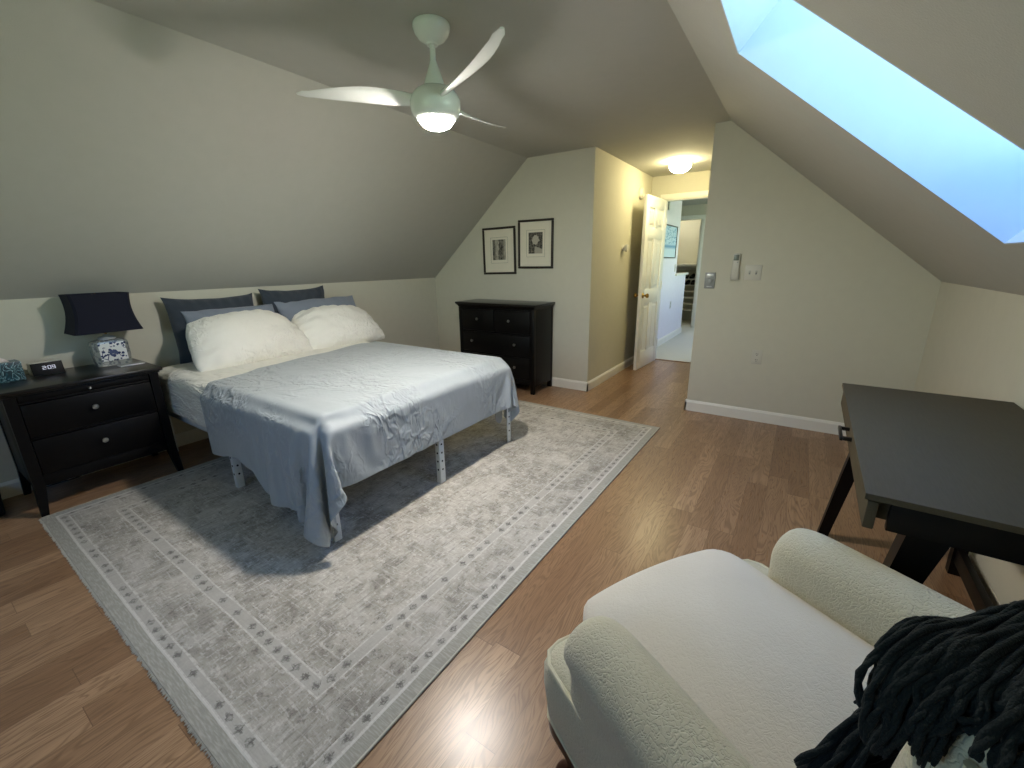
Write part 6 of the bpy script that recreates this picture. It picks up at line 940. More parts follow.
def seg_digit(b, ch, x, z, w, h, t):
    S7 = {'2': 'abged', '0': 'abcdef', '9': 'abcdfg'}[ch]
    P = {'a': ((x, z+h), (x+w, z+h)), 'b': ((x+w, z+h), (x+w, z+h/2)), 'c': ((x+w, z+h/2), (x+w, z)), 'd': ((x, z), (x+w, z)), 'e': ((x, z+h/2), (x, z)), 'f': ((x, z+h), (x, z+h/2)), 'g': ((x, z+h/2), (x+w, z+h/2))}
    for s in S7:
        (xa, za), (xb, zb) = P[s]
        b.bx((.0, min(xa, xb)-t/2, min(za, zb)-t/2), (.0012, max(xa, xb)+t/2, max(za, zb)+t/2), 0)
def build_clock():
    t = thing('alarm_clock', (-3.66, .515, NSZ), R(4), 'small black-faced digital alarm clock showing 2:09 on the nightstand', 'clock')
    b = MB(); b.prism([(-.045, 0), (.032, 0), (.018, .074), (-.038, .074)], -.068, .068, 'y', .004); b.build('case', 'plastic', t)
    tilt = math.atan2(.014, .074)
    b = MB(); b.box((0, 0, .0375), (.003, .134, .071), .001); o = b.build('face', 'dark_plastic', t); o.location = (.0255+.0005, 0, 0); o.rotation_euler.y = -tilt; o.location.x = .0335
    b = MB(); z0 = .034
    for ch, x in (('2', -.020), ('0', .002), ('9', .020)): seg_digit(b, ch, x, z0, .0115, .018, .0026)
    for z in (z0+.005, z0+.013): b.bx((0, -.0048, z-.0012), (.0012, -.0024, z+.0012), 0)
    g = b.build('digits', 'digits', o); g.location.x = .0015; g['label'] = 'glowing bluish-white time digits'
def build_small():
    t = thing('tissue_box', (-3.62, .352, NSZ), R(4), 'teal swirl-patterned tissue box standing on the corner of the nightstand', 'tissue box')
    b = MB(); b.bx((-.05, -.085, 0), (.05, .060, .108), .003); b.build('carton', 'swirl', t)
    b = MB()
    b.grid(lambda u, v: (-.022+.044*u+.006*math.sin(7*v), -.05+.075*v, .107+.020*math.sin(PI*u)*math.sin(PI*v)*(1+.5*math.sin(9*u+4*v))), 12, 14)
    o = b.build('tissue', 'tissue', t, recalc=False, solid=.001)
    t = thing('mobile_phone', (-3.515, .865, NSZ), R(-1), 'silver-edged phone lying flat in front of the porcelain lamp', 'phone')
    b = MB(); b.box((0, 0, .0042), (.070, .125, .008), .0035, seg=3); b.build('case', 'silver', t)
    b = MB(); b.box((0, 0, .0084), (.064, .118, .0006), .0002); o = b.build('screen', 'grey_plastic', t); o['label'] = 'grey glass screen'
    # low black box, mostly outside the frame
    t = thing('storage_box', (-3.62, -.03, 0), R(-4), 'low black box on the floor beside the nightstand at the picture edge', 'box')
    b = MB(); b.bx((-.13, -.2, 0), (.10, .205, .085), .012); b.build('body', 'dark_plastic', t)
    b = MB(); b.bx((-.135, -.205, .085), (.105, .21, .105), .008); b.build('lid', 'dark_plastic', t)

# ------------------------------------------------------------------ dresser and pictures
def build_dresser():
    t = thing('dresser', (-2.605, 3.785, 0), 0, 'black chest of drawers standing against the far wall under two pictures', 'dresser')
    W, D, H = .478, .195, .914
    b = MB(); b.bx((-W-.028, -D-.028, H-.020), (W+.028, D, H), .005); b.build('top', 'espresso_top', t)
    b = MB(); rings = [[(-W-k, -D-k, z), (W+k, -D-k, z), (W+k, D, z), (-W-k, D, z)] for z, k in ((H-.052, .0), (H-.042, .004), (H-.032, .012), (H-.026, .020), (H-.0205, .023))]
    b.loft(rings); b.build('cornice', 'espresso', t, ang=50)
    b = MB()
    for s in (-1, 1): b.bx((s*W-s*.018, -D+.002, .075), (s*W, D-.004, H-.052), .002); b.bx((s*W-s*.045, -D, .0), (s*W+s*.001, -D+.03, H-.052), .003); b.bx((s*W-s*.045, D-.034, 0), (s*W+s*.001, D-.002, H-.052), .003)
    b.bx((-W+.018, D-.016, .075), (W-.018, D-.006, H-.052), .001); b.bx((-W+.018, -D+.01, .09), (W-.018, D-.02, .105), .001)
    b.build('carcass', 'espresso', t)
    b = MB(); w = W-.045
    for z0, z1 in ((.845, .856), (.602, .616), (.372, .384), (.10, .145)): b.bx((-w, -D+.004, z0), (w, -D+.024, z1), .002)
    b.bx((-.008, -D+.004, .616), (.008, -D+.024, .845), .002); b.build('front_frame', 'espresso', t)
    for x0, x1, z0, z1, kx in ((-w+.003, -.011, .619, .842, (-.215,)), (.011, w-.003, .619, .842, (.19,)), (-w+.003, w-.003, .387, .599, (-.295, .255)), (-w+.003, w-.003, .148, .369, (-.295, .255))):
        b = MB(); b.bx((x0, -D-.004, z0), (x1, -D+.016, z1), .004); b.bx((x0+.02, -D+.016, z0+.01), (x1-.02, D-.03, z1-.03), .001); d = b.build('drawer', 'espresso', t)
        for k in kx: b = MB(); knob(b, (k, -D-.003, (z0+z1)/2+.012), (0, -1, 0), .015); o = b.build('knob', 'nickel', d); o['label'] = 'nickel knob'
def build_pictures():
    for cx, cz, w, h, tilt, pm, lab in ((-2.805, 1.437, .432, .492, -.8, 'grey_tree_engraving', 'dark-framed small grey print hung lower, nearer the sloping ceiling'), (-2.345, 1.492, .418, .484, .3, 'grey_arch_engraving', 'dark-framed small black print hung higher, nearer the hallway')):
        t = thing('framed_picture', (cx, YF, cz), 0, lab, 'picture', 'framed prints above the dresser'); t.rotation_euler = (0, R(tilt), 0)
        b = MB(); f = .022; W, H = w/2, h/2
        for a, c in (((-W, -.022, H-f), (W, -.002, H)), ((-W, -.022, -H), (W, -.002, -H+f)), ((-W, -.022, -H+f), (-W+f, -.002, H-f)), ((W-f, -.022, -H+f), (W, -.002, H-f))): b.bx(a, c, .004)
        b.build('frame', 'frame_wood', t)
        b = MB(); b.bx((-W+f-.002, -.010, -H+f-.002), (W-f+.002, -.004, H-f+.002), 0)
        for k in (.36, .33): # the thin double line pressed round the print
            mw, mh = k*w, k*h
        b.build('mat_board', 'mat_board', t)
        pw, ph = w*.20, h*.215; zc = .012
        b = MB()
        for a, c in (((-pw-.026, -.0108, zc+ph+.022), (pw+.026, -.0100, zc+ph+.024)), ((-pw-.026, -.0108, zc-ph-.034), (pw+.026, -.0100, zc-ph-.032)), ((-pw-.026, -.0108, zc-ph-.032), (-pw-.024, -.0100, zc+ph+.022)), ((pw+.024, -.0108, zc-ph-.032), (pw+.026, -.0100, zc+ph+.022))): b.bx(a, c, 0)
        b.build('mat_line', 'lcd', t)
        b = MB(); b.bx((-pw, -.0006, -ph), (pw, 0, ph), 0); o = b.build('print', pm, t); o.location = (0, -.0101, zc)

# ------------------------------------------------------------------ wall fittings
def build_fittings():
    def plate(nm, lab, cat, loc, w, h, face, mat='plastic', th=.006):
        t = thing(nm, loc, 0 if face == '-y' else R(90), lab, cat)
        b = MB(); b.bx((-w/2, -th, -h/2), (w/2, 0, h/2), .003); b.build('plate', mat, t); return t
    t = plate('light_switch', 'white two-toggle switch plate beside the remote control on the partition wall', 'light switch', (-.326, YP, 1.209), .116, .116, '-y')
    for x in (-.023, .023):
        b = MB(); b.bx((x-.006, -.0075, -.014), (x+.006, -.0055, .014), .0008); o = b.build('toggle_slot', 'grey_plastic', t)
        b = MB(); b.prism([(-.006, -.002), (-.020, .006), (-.018, .011), (-.006, .008)], x-.004, x+.004, 'x'); b.build('toggle', 'plastic', t)
    def outlet(lab, loc, face):
        t = plate('power_outlet', lab, 'power outlet', loc, .072, .116, face)
        for z in (-.024, .024):
            b = MB(); b.lathe([(0, 0), (.017, 0), (.016, .002), (0, .002)], (0, -.0058, z), 20, (0, -1, 0)); o = b.build('socket', 'plastic', t)
            b = MB()
            for x in (-.006, .006): b.bx((x-.0014, -.0084, z-.002), (x+.0014, -.0076, z+.008), 0)
            b.lathe([(0, 0), (.003, 0), (.003, .0006), (0, .0006)], (0, -.0078, z-.009), 10, (0, -1, 0)); b.build('slots', 'hole', o)
    outlet('white power outlet low on the partition wall above the baseboard', (-.217, YP, .543), '-y')
    outlet('white power outlet low on the pale blue landing wall', (-1.762, 7.42, .60), '+x')
    t = plate('remote_holder', 'white wall cradle holding the remote control on the partition wall', 'remote holder', (-.452, YP, 1.225), .058, .14, '-y', 'plastic', .004)
    b = MB(); b.bx((-.031, -.024, -.072), (.031, -.004, -.062), .003); b.bx((-.031, -.024, -.062), (-.027, -.004, -.01), .001); b.bx((.027, -.024, -.062), (.031, -.004, -.01), .001); b.build('cradle', 'plastic', t)
    t = thing('remote_control', (-.452, YP-.0045, 1.258), 0, 'white air-conditioner remote with grey display hung in its wall cradle', 'remote control')
    b = MB(); b.bx((-.0265, -.018, -.095), (.0265, 0, .098), .006); b.build('body', 'plastic', t)
    b = MB(); b.bx((-.019, -.0195, .045), (.019, -.0175, .088), .002); o = b.build('display', 'lcd', t); o['label'] = 'grey display'
    b = MB(); b.lathe([(0, 0), (.005, 0), (.004, .002), (0, .002)], (.012, -.0175, .030), 12, (0, -1, 0)); b.build('button', 'grey_plastic', t)
    t = plate('fan_control', 'grey wall control plate with a round dial near the partition edge', 'wall control', (-.632, YP, 1.146), .078, .128, '-y', 'grey_plastic', .014)
    b = MB(); b.lathe([(0, 0), (.024, 0), (.022, .008), (.016, .010), (0, .010)], (0, -.0135, -.004), 28, (0, -1, 0)); b.build('dial', 'grey_plastic', t)
    b = MB(); b.bx((-.026, -.0155, .034), (.026, -.0135, .052), .001); b.build('button', 'silver', t); b = MB(); b.bx((-.02, -.0155, -.052), (.02, -.0135, -.044), .001); b.build('button', 'silver', t)
    t = thing('smoke_detector', (XH, 5.36, 2.075), 0, 'round white smoke detector high on the hallway wall by the door', 'smoke detector')
    b = MB(); b.lathe([(0, 0), (.072, 0), (.072, .016), (.064, .026), (.058, .030), (0, .030)], n=36, axis=(1, 0, 0)); b.build('base', 'plastic', t)
    b = MB(); b.lathe([(0, .029), (.046, .029), (.042, .040), (.020, .044), (0, .044)], n=32, axis=(1, 0, 0)); b.build('cover', 'plastic', t)
    t = thing('wall_knob', (XH, 4.857, 1.452), 0, 'small round white knob fitting at shoulder height on the yellow-lit hallway wall', 'wall fitting')
    b = MB(); b.lathe([(0, 0), (.034, 0), (.034, .006), (.022, .010), (0, .010)], n=28, axis=(1, 0, 0)); b.build('rose', 'plastic', t)
    b = MB(); b.lathe([(0, .009), (.018, .009), (.018, .022), (.036, .028), (.042, .045), (.036, .060), (0, .064)], n=28, axis=(1, 0, 0)); b.build('cap', 'plastic', t)
    # landing
    t = thing('framed_picture', (-1.762, 7.045, 1.583), R(90), 'thin-framed pale blue seascape on the landing wall beyond the door', 'picture')
    b = MB(); W, H, f = .365, .238, .014
    for a, c in (((-W, -.02, H-f), (W, 0, H)), ((-W, -.02, -H), (W, 0, -H+f)), ((-W, -.02, -H+f), (-W+f, 0, H-f)), ((W-f, -.02, -H+f), (W, 0, H-f))): b.bx(a, c, .002)
    b.build('frame', 'frame_wood', t)
    b = MB(); b.bx((-W+f, -.010, -H+f), (W-f, -.004, H-f), 0); b.build('print', 'sea', t)
    t = plate('light_switch', 'white light switch at the end of the landing wall above the half wall', 'light switch', (-1.762, 7.52, 1.19), .072, .116, '+x')
    b = MB(); b.prism([(-.005, -.004), (-.018, .006), (-.016, .011), (-.005, .008)], -.004, .004, 'x'); b.build('toggle', 'plastic', t)
    t = plate('door_chime', 'small dark and white chime box high on the landing wall', 'door chime', (-1.762, 6.735, 2.095), .10, .17, '+x', 'plastic', .03)
    b = MB(); b.bx((-.05, -.031, -.085), (-.012, -.029, .085), .002); b.build('grille', 'lcd', t)

def build_closet():
    t = thing('closet_shelf', (-2.25, 9.98, 0), 0, 'white upper shelf across the closet at the end of the landing', 'shelf')
    b = MB(); b.bx((-.949, -.28, 1.185), (.949, .268, 1.235), .004); b.build('board', 'trim', t)
    b = MB(); b.bx((-.949, .25, 1.10), (.949, .269, 1.185), .002); b.build('cleat', 'trim', t)
    t = thing('added_closet_light', (-2.3, 9.62, ZC+.01), 0, 'added small round lamp on the closet ceiling, unseen behind the door head', 'ceiling light')  # lamp added out of view to brighten the closet
    b = MB(); b.lathe([(0, 0), (.08, 0), (.08, -.02), (0, -.02)], n=24); b.build('base_pan', 'fan', t)
    b = MB(); b.lathe([(0, -.018), (.09, -.018), (.085, -.06), (.05, -.09), (0, -.098)], n=24); b.build('glass_dome', 'added_closet_lens', t)
    t = thing('added_landing_light', (-.35, 7.6, ZC+.01), 0, 'added round lamp on the landing ceiling, unseen behind the partition', 'ceiling light')  # unseen lamp added to warm and brighten the landing
    b = MB(); b.lathe([(0, 0), (.10, 0), (.10, -.02), (0, -.02)], n=24); b.build('base_pan', 'fan', t)
    b = MB(); b.lathe([(0, -.018), (.14, -.018), (.13, -.07), (.08, -.11), (0, -.12)], n=24); b.build('glass_dome', 'added_landing_lens', t)
    t = thing('shelf_rack', (-2.14, 9.88, .004), 0, 'white six-shelf rack standing in the closet beyond the landing', 'shelf rack')
    for z in (.93, .805, .675, .545, .415, .285):
        b = MB(); b.bx((-.33, -.15, z-.018), (.33, .15, z), .003); b.build('shelf', 'trim', t)
    for s in (-1, 1):
        b = MB(); b.bx((s*.345-.015, -.16, 0), (s*.345+.015, .16, 1.0), .003); b.build('side_panel', 'trim', t)
    def shoe(loc, rz, lab, mirror):
        t = thing('shoe', loc, rz, lab, 'shoe', 'dark shoes on the closet rack')
        b = MB(); rings = []
        for i in range(14):
            u = i/13; y = -.13+.26*u; w = (.028+.018*math.sin(PI*min(1, u*1.05))**.7)*(1 if u < .9 else math.sqrt(max(.05, 1-((u-.9)/.1)**2))); h = .095-.055*min(1, u*1.7)**1.5 if u < .95 else .034
            rings.append([(w*math.cos(a)*(1), -y, .012+h*.5+h*.5*math.sin(a)) for a in [2*PI*k/12 for k in range(12)]])
        b.loft(rings); b.build('upper', 'dark_plastic', t)
        b = MB(); b.prism([(.04*math.cos(a), .132*math.sin(a)) for a in [2*PI*k/16 for k in range(16)]], 0, .014, 'z', .003); b.build('sole', 'hole', t)
    for k, x in enumerate((-.24, -.13, .02, .13)): shoe((-2.14+x+.06, 9.87, .934), R(4*(-1)**k), 'dark shoe on the top shelf of the closet rack', k)
    for k, x in enumerate((-.2, -.09, .05, .16)): shoe((-2.14+x+.06, 9.87, .809), R(-3*(-1)**k), 'dark shoe on the second shelf of the closet rack', k)

# ------------------------------------------------------------------ desk
def build_desk():
    t = thing('desk', (.4795, 1.812, 0), R(-1.0), 'dark writing desk with tapered splayed legs against the wall behind the armchair', 'desk')
    X, Y, H = .267, .578, .76
    b = MB(); b.bx((-X, -Y, H-.017), (X, Y, H), .002); b.build('top', 'desk_top', t)
    b = MB(); b.bx((-X+.055, -Y+.022, .662), (X-.02, -Y+.042, H-.02), .002); b.bx((-X+.055, Y-.042, .662), (X-.02, Y-.022, H-.02), .002)
    b.bx((X-.04, -Y+.042, .662), (X-.02, Y-.042, H-.02), .002); b.bx((-X+.075, -Y+.042, .662), (-X+.09, Y-.042, .675), .001); b.build('apron', 'espresso', t)
    b = MB(); b.bx((-X+.008, -Y+.006, .664), (-X+.030, Y-.006, H-.022), .003); b.bx((-X+.03, -Y+.06, .672), (X-.06, Y-.06, .735), .001); d = b.build('drawer', 'desk_top', t)  # drawer front keeps the paler top colour, standing in for light on it
    b = MB()
    for y in (-.055, .055): b.bx((-X-.018, y-.006, .705), (-X+.009, y+.006, .717), .001)
    b.bx((-X-.026, -.066, .704), (-X-.016, .066, .718), .003); o = b.build('handle', 'gunmetal', d); o['label'] = 'dark metal bar handle'
    for sy in (-1, 1):
        for sx in (-1, 1):
            b = MB(); rings = []
            for z, x0, x1, wy in ((0, .012, .052, .040), (.35, .055, .106, .050), (.700, .102, .185, .062), (.739, .102, .190, .062)):
                if sx > 0: xa, xb = X-.016-(x1-x0), X-.016
                else: xa, xb = -X+x0+.003, -X+x1+.003
                yo = sy*(Y-.044); ya, yb = (yo-wy, yo) if sy > 0 else (yo, yo+wy)
                rings.append([(xa, ya, z), (xb, ya, z), (xb, yb, z), (xa, yb, z)])
            b.loft(rings); b.build('leg', 'espresso', t, smooth=False)
    b = MB(); b.bx((X-.050, -Y+.085, .062), (X-.024, Y-.085, .128), .003); b.build('stretcher', 'espresso', t)

# ------------------------------------------------------------------ armchair
CH_O = Vector((.3*-.86+.8*.51, .3*.51+.8*.86, 0)); CH_R = math.atan2(.86, .51)
def build_chair():
    t = thing('armchair', CH_O, CH_R, 'cream quilted armchair with rolled arms and dark cabriole legs', 'armchair')
    # base with the projecting front rail
    def shell(name, pts_fn, mat, parent=t, sub=0, n=120): pass
    b = MB(); N = 96; rings = []
    for z, ins in ((.213, .012), (.217, .004), (.230, 0), (.30, -.006), (.36, -.006), (.385, .002), (.400, .018), (.408, .045), (.410, .09)):
        rings.append([(x, y+.01, z) for x, y in rrect(.388-ins, .416-ins, .055, N)])
    b.loft(rings); base = b.build('base', 'upholstery', t, ang=80)
    b = MB(); loop = [(x, y+.01, .385) for x, y in rrect(.3875, .4155, .056, 80)]; b.tube([loop[-1]]+loop+[loop[0]], .0052, 7)
    b.build('piping', 'piping', base)
    b = MB(); loop = [(x, y+.01, .221) for x, y in rrect(.3865, .4145, .056, 80)]; b.tube([loop[-1]]+loop+[loop[0]], .0052, 7); b.build('piping', 'piping', base)
    # arms
    for s in (-1, 1):
        prof = [(.394, .24), (.395, .30), (.394, .38), (.388, .455)]
        for k in range(15):
            a = R(-25+k*(215/14)); prof.append((.342+.074*math.cos(a), .532+.074*math.sin(a)))
        prof += [(.268, .46), (.268, .40), (.270, .33), (.285, .25)]
        cxp, czp = .345, .43; rings = []
        ys = [(-.36, 1), (-.2, 1), (-.05, 1), (.08, 1), (.18, 1.0), (.23, .995), (.262, .965), (.285, .90), (.298, .80), (.305, .66), (.307, .45), (.308, .2)]
        for y, k in ys:
            yy = y
            rings.append([(s*(cxp+(x-cxp)*k), yy+.02*(z-.45)*(1 if y > .1 else 0), czp+(z-czp)*(k if z > czp else 1-(1-k)*.35)) for x, z in prof])
        b = MB(); b.loft(rings); b.build('arm', 'upholstery', t, ang=80, sub=1)
    # seat cushion, crowned, front edge rounded
    b = MB(); rings = []; N = 100
    def cush(z, ins, crown):
        out = []
        for x, y in rrect(.270-ins, .325-ins, max(.012, .060-ins*.5), N):
            k = max(0, 1-(x/.27)**2)*max(0, 1-(y/.335)**2)
            bow = .028*(1-(x/.263)**2)*(1 if y > 0 else 0)*(y/.325 if y > 0 else 0)
            out.append((x, y+.118+bow, z+crown*k))
        return out
    for z, ins, c in ((.404, .08, 0), (.402, .03, 0), (.405, .008, 0), (.420, -.004, 0), (.445, -.004, 0), (.458, .006, 0), (.466, .022, .0), (.474, .05, .012), (.480, .09, .020), (.484, .14, .024), (.487, .19, .026), (.488, .235, .027), (.488, .257, .027)): rings.append(cush(z, ins, c))
    b.loft(rings); cu = b.build('seat_cushion', 'cushion', t, ang=85)
    for z in (.409,):
        b = MB(); lp = cush(z, .002, 0); b.tube([lp[-1]]+lp+[lp[0]], .0055, 7); b.build('piping', 'piping', cu)
    # back: padded slab, side panels edged by piping
    b = MB(); rings = []; N = 96
    for z, iy, ix in ((.30, .03, .02), (.33, .0, .0), (.55, -.008, .0), (.80, -.004, .0), (.87, .0, .0), (.908, .006, .008), (.933, .022, .026), (.946, .045, .055), (.951, .075, .10)):
        rings.append([(x, -.285-(z-.5)*.05+y, z) for x, y in rrect(.354-ix, .112-iy, .040, N)])
    b.loft(rings); bk = b.build('backrest', 'upholstery', t, ang=80)
    for sg in (-1, 1):
        b = MB(); pts = [(sg*.3545, -.285-(z-.5)*.05+.068, z) for z in (.36, .5, .65, .8, .87, .905)]; b.tube(pts, .0055, 8); b.build('piping', 'piping', bk)
    # cabriole front legs, raked back legs
    for s in (-1, 1):
        b = MB(); pts, rad = [], []
        for i in range(20):
            u = i/19; z = .235*(1-u)
            off = .016*math.sin(2*PI*(u*.95+.02)); r = .034*(1-u)**1.4+.0135
            if u > .86: r += .012*math.sin(PI*(u-.86)/.2)
            k = .020+off+(.016*max(0, (u-.8)/.2))
            pts.append((s*(.322+k*.7), .350+k*.7, z+.001)); rad.append(r)
        b.tube(pts, rad, 14); b.build('leg', 'dark_wood_leg', t, ang=80)
        b = MB(); b.tube([(s*.33, -.34, .25), (s*.345, -.36, .12), (s*.35, -.40, .001)], [.026, .022, .017], 10); b.build('leg', 'dark_wood_leg', t, ang=80)

def build_throw():
    t = thing('throw_blanket', CH_O, CH_R, 'dark teal knitted throw with thick yarn fringe over the armchair back', 'throw blanket')
    # path over the back: (y, z), front side up, over the top, down behind
    path = [(-.166, .56), (-.170, .70), (-.178, .82), (-.186, .885), (-.196, .930), (-.215, .956), (-.245, .964), (-.30, .967), (-.36, .964), (-.395, .949), (-.415, .915), (-.424, .84), (-.428, .70)]
    def pt(u):
        f = u*(len(path)-1); i = min(int(f), len(path)-2); q = f-i; a, b_ = path[i], path[i+1]
        return (a[0]+(b_[0]-a[0])*q, a[1]+(b_[1]-a[1])*q)
    XE = -.275
    def nrm(u):
        a, c = pt(max(0, u-.03)), pt(min(1, u+.03)); d = Vector((c[0]-a[0], c[1]-a[1])).normalized(); return Vector((d.y, -d.x))*-1
    def surf(u, v):
        y, z = pt(u); n = nrm(u); d = .006+.007*noise.noise(Vector((u*9, v*7, 2)))+.005*math.sin(v*26+u*3)
        return (XE-.012*math.sin(u*15)+(.52)*v, y-n[0]*-d*-1 if False else y+n[0]*d, z+n[1]*d)
    b = MB(); b.grid(surf, 60, 30); b.build('body', 'teal_wool', t, ang=180, solid=.010, sub=1, recalc=False)
    r2 = random.Random(4); n = 0
    def yarn(pts, r0, b=None, hairs=46):
        # two-ply twisted yarn with a woolly surface
        P = [Vector(p) for p in pts]; out = []
        # Catmull-Rom resample
        K = 26
        for i in range(K):
            f = i/(K-1)*(len(P)-1); k = min(int(f), len(P)-2); q = f-k
            a, b_, c, d = P[max(k-1, 0)], P[k], P[k+1], P[min(k+2, len(P)-1)]
            out.append(.5*((2*b_)+(c-a)*q+(2*a-5*b_+4*c-d)*q*q+(3*b_-a-3*c+d)*q**3))
        own = b is None; b = b or MB(); ph = r2.random()*6; sd = r2.random()*50
        for ply in (0, PI):
            pp, rr = [], []
            for i, p in enumerate(out):
                u = i/(K-1); a = ph+ply+u*15
                d = (out[min(i+1, K-1)]-out[max(i-1, 0)]).normalized(); s_ = d.cross(Vector((.3, .2, .9))).normalized(); w = d.cross(s_)
                pp.append(p+(s_*math.cos(a)+w*math.sin(a))*r0*.5); rr.append(r0*(.78+.30*noise.noise(Vector((u*14, sd, ply))))*(1 if u < .93 else max(.45, 1-(u-.93)*6)))
            b.tube(pp, rr, 7 if own else 5)
        # loose fibres standing off the yarn
        for k in range(hairs):
            p = out[r2.randrange(2, K)]; d = Vector((r2.uniform(-1, 1), r2.uniform(-1, 1), r2.uniform(-1, .6))).normalized(); q = p+d*r0*r2.uniform(1.15, 1.75); s_ = d.cross(Vector((.1, .9, .3))).normalized()*.0006
            f0 = b.bm.verts.new(p+s_); f1 = b.bm.verts.new(p-s_); f2 = b.bm.verts.new(q); f3 = b.bm.verts.new(p+d.cross(s_).normalized()*.0006)
            b.bm.faces.new((f0, f1, f2)); b.bm.faces.new((f1, f3, f2)); b.bm.faces.new((f3, f0, f2))
        if own: b.build('tassel', 'teal_wool', t, ang=180, recalc=False)
    NT, NU_ = 98, 190; pool = MB()
    for i in range(NT+NU_):
        under = i >= NT
        u = .02+.66*(i+r2.uniform(-.3, .3))/NT if not under else .0+.62*r2.random()**1.25; u = max(.005, u)
        y, z = pt(u); nn = nrm(u); x = -.135+r2.uniform(-.015, .015); r0 = r2.uniform(.0030, .0044) if not under else r2.uniform(.0026, .0036)
        top = min(1, max(0, (z-.893)/.06))
        lay = .004+r2.random()*.014 if not under else r2.random()*.006
        L = r2.uniform(.0, 1.0)
        fan = (y+.30)*.18+r2.uniform(-.025, .025)
        if top > .5:
            k = max(0, min(1, (y+.235)/.045)); k = k*k*(3-2*k); ex = r2.uniform(-.022, .020)
            P = [(x, y+nn[0]*.006, z+nn[1]*.006), (x-.05, y+fan*.2, z+lay+.003), (x-.10, y+fan*.5, z+lay*.8+.002), (-.300, y+fan*.8, .963+lay*.4),
                 (-.330+ex*.5-.014*k, y+fan, .955-.012*k+lay*.3), (-.345+ex-.014*k, y+fan+r2.uniform(-.008, .008), .946-.034*k-.01*L), (-.352+ex-.008*k, y+fan+r2.uniform(-.012, .012), .934-.062*k-.012*L)]
        else:
            dz = r2.uniform(.02, .07); yo = .003+lay*.5; off = .050*min(1, (.965-z)/.06)*r2.uniform(.6, 1.15)
            P = [(x, y+nn[0]*.006+.002, z), (x-.06, y+yo, z-.008), (x-.12, y+yo+.002, z-.03-dz*.2), (-.298, y+yo+.002+off*.55+r2.uniform(0, .004), z-.06-dz*.5), (-.335-lay*.6, y+yo+off*.85+r2.uniform(-.004, .006), z-.095-dz*.8), (-.350-lay*1.0, y+yo+off+r2.uniform(-.012, .008), z-.125-dz)]
        if under: yarn(P, r0, pool, 14)
        else: yarn(P, r0)
    o = pool.build('fringe', 'teal_wool', t, ang=180, recalc=False); o['kind'] = 'stuff'

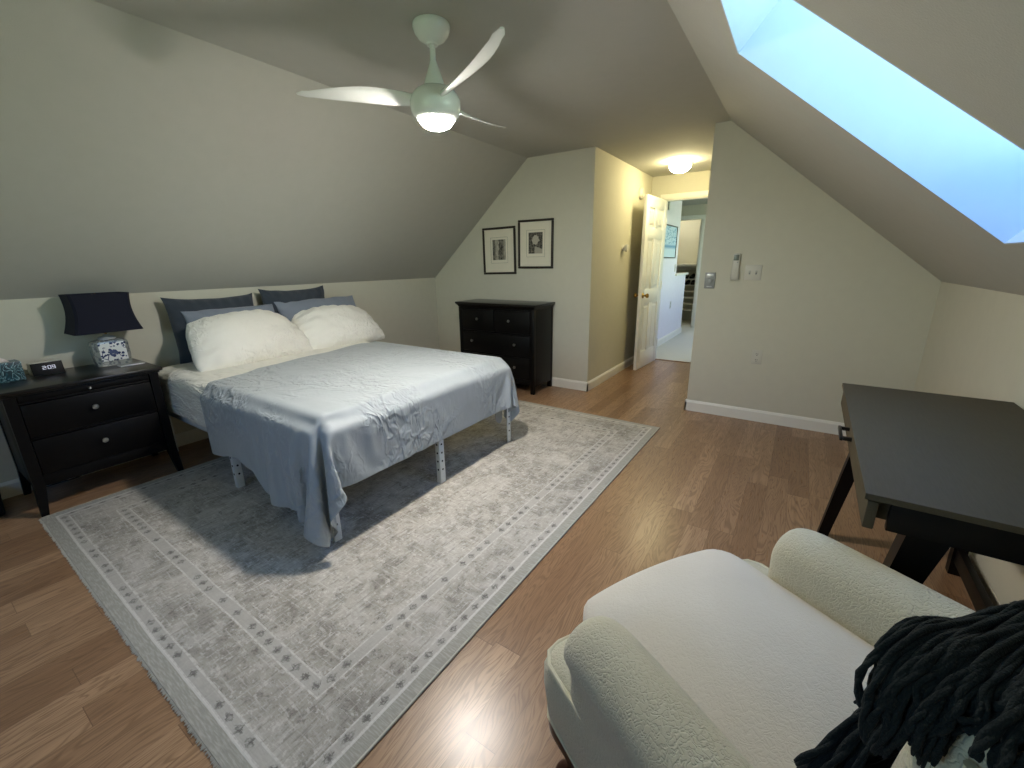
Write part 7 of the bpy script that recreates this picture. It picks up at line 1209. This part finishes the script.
# ------------------------------------------------------------------ world, camera, run
def build_world():
    w = bpy.data.worlds.new('daylight'); SC.world = w; w.use_nodes = True; nt = w.node_tree; nt.nodes.clear()
    tc = nt.nodes.new('ShaderNodeTexCoord'); sx = nt.nodes.new('ShaderNodeSeparateXYZ'); nt.links.new(tc.outputs['Generated'], sx.inputs[0])
    cr = nt.nodes.new('ShaderNodeValToRGB'); e = cr.color_ramp.elements
    mp = nt.nodes.new('ShaderNodeMapRange'); mp.inputs[1].default_value = -1; mp.inputs[2].default_value = 1; nt.links.new(sx.outputs[2], mp.inputs[0]); nt.links.new(mp.outputs[0], cr.inputs[0])
    st = [(0, (.10, .14, .07, 1)), (.46, (.42, .68, .42, 1)), (.52, (1.0, 1.38, 1.2, 1)), (.56, (.84, 1.26, 1.26, 1)), (.63, (.11, .29, .68, 1)), (1, (.085, .24, .60, 1))]
    while len(e) < len(st): e.new(.5)
    for q, (p, c) in zip(e, st): q.position = p; q.color = c
    bg = nt.nodes.new('ShaderNodeBackground'); bg.inputs[1].default_value = WORLD_E; nt.links.new(cr.outputs[0], bg.inputs[0])
    out = nt.nodes.new('ShaderNodeOutputWorld'); nt.links.new(bg.outputs[0], out.inputs[0])
    def portal(name, loc, rot, sx_, sy_):
        l = bpy.data.lights.new(name, 'AREA'); l.shape = 'RECTANGLE'; l.size = sx_; l.size_y = sy_; l.cycles.is_portal = True
        o = bpy.data.objects.new(name, l); COL.objects.link(o); o.location = loc; o.rotation_euler = rot
    dr = Vector((XR-XSR, 0, ZKR-ZC)).normalized(); nr = Vector((-dr.z, 0, dr.x)); c = Vector((XSR, 1.73, ZC))+dr*.93+nr*.36
    portal('skylight_portal', c, (-nr).to_track_quat('-Z', 'Y').to_euler(), 1.3, 1.3)
    portal('window_portal', (-1.45, YN-.13, 1.55), (R(90), 0, 0), 1.3, .9)
    portal('landing_portal', (1.01, 7.45, 1.475), (0, R(90), 0), 1.15, 1.7)
def build_camera():
    yaw, pit, rol = R(33.7187), R(15.9062), R(-.8547)
    f = Vector((-math.sin(yaw)*math.cos(pit), math.cos(yaw)*math.cos(pit), -math.sin(pit))); r = Vector((math.cos(yaw), math.sin(yaw), 0)); u = r.cross(f)
    r2 = r*math.cos(rol)+u*math.sin(rol); u2 = u*math.cos(rol)-r*math.sin(rol)
    cd = bpy.data.cameras.new('camera'); cd.sensor_width = 36; cd.lens = 425/1024*36; cd.clip_start = .02
    o = bpy.data.objects.new('camera', cd); COL.objects.link(o)
    o.matrix_world = Matrix(((r2.x, u2.x, -f.x, 0), (r2.y, u2.y, -f.y, 0), (r2.z, u2.z, -f.z, 1.31), (0, 0, 0, 1))); SC.camera = o

build_mats(); build_room(); build_door(); build_lights(); build_rug(); build_bed(); build_pillows(); build_nightstand(); build_lamp(); build_clock(); build_small()
build_dresser(); build_pictures(); build_fittings(); build_closet(); build_desk(); build_chair(); build_throw(); build_world(); build_camera()
SC.view_settings.view_transform = 'Standard'; SC.view_settings.look = 'None'; SC.view_settings.gamma = 1; SC.view_settings.use_curve_mapping = False
SC.view_settings.exposure = EXPO
SC.cycles.max_bounces = 10; SC.cycles.diffuse_bounces = 6; SC.cycles.sample_clamp_indirect = 8; SC.cycles.caustics_reflective = False; SC.cycles.caustics_refractive = False
SC.cycles.use_denoising = True
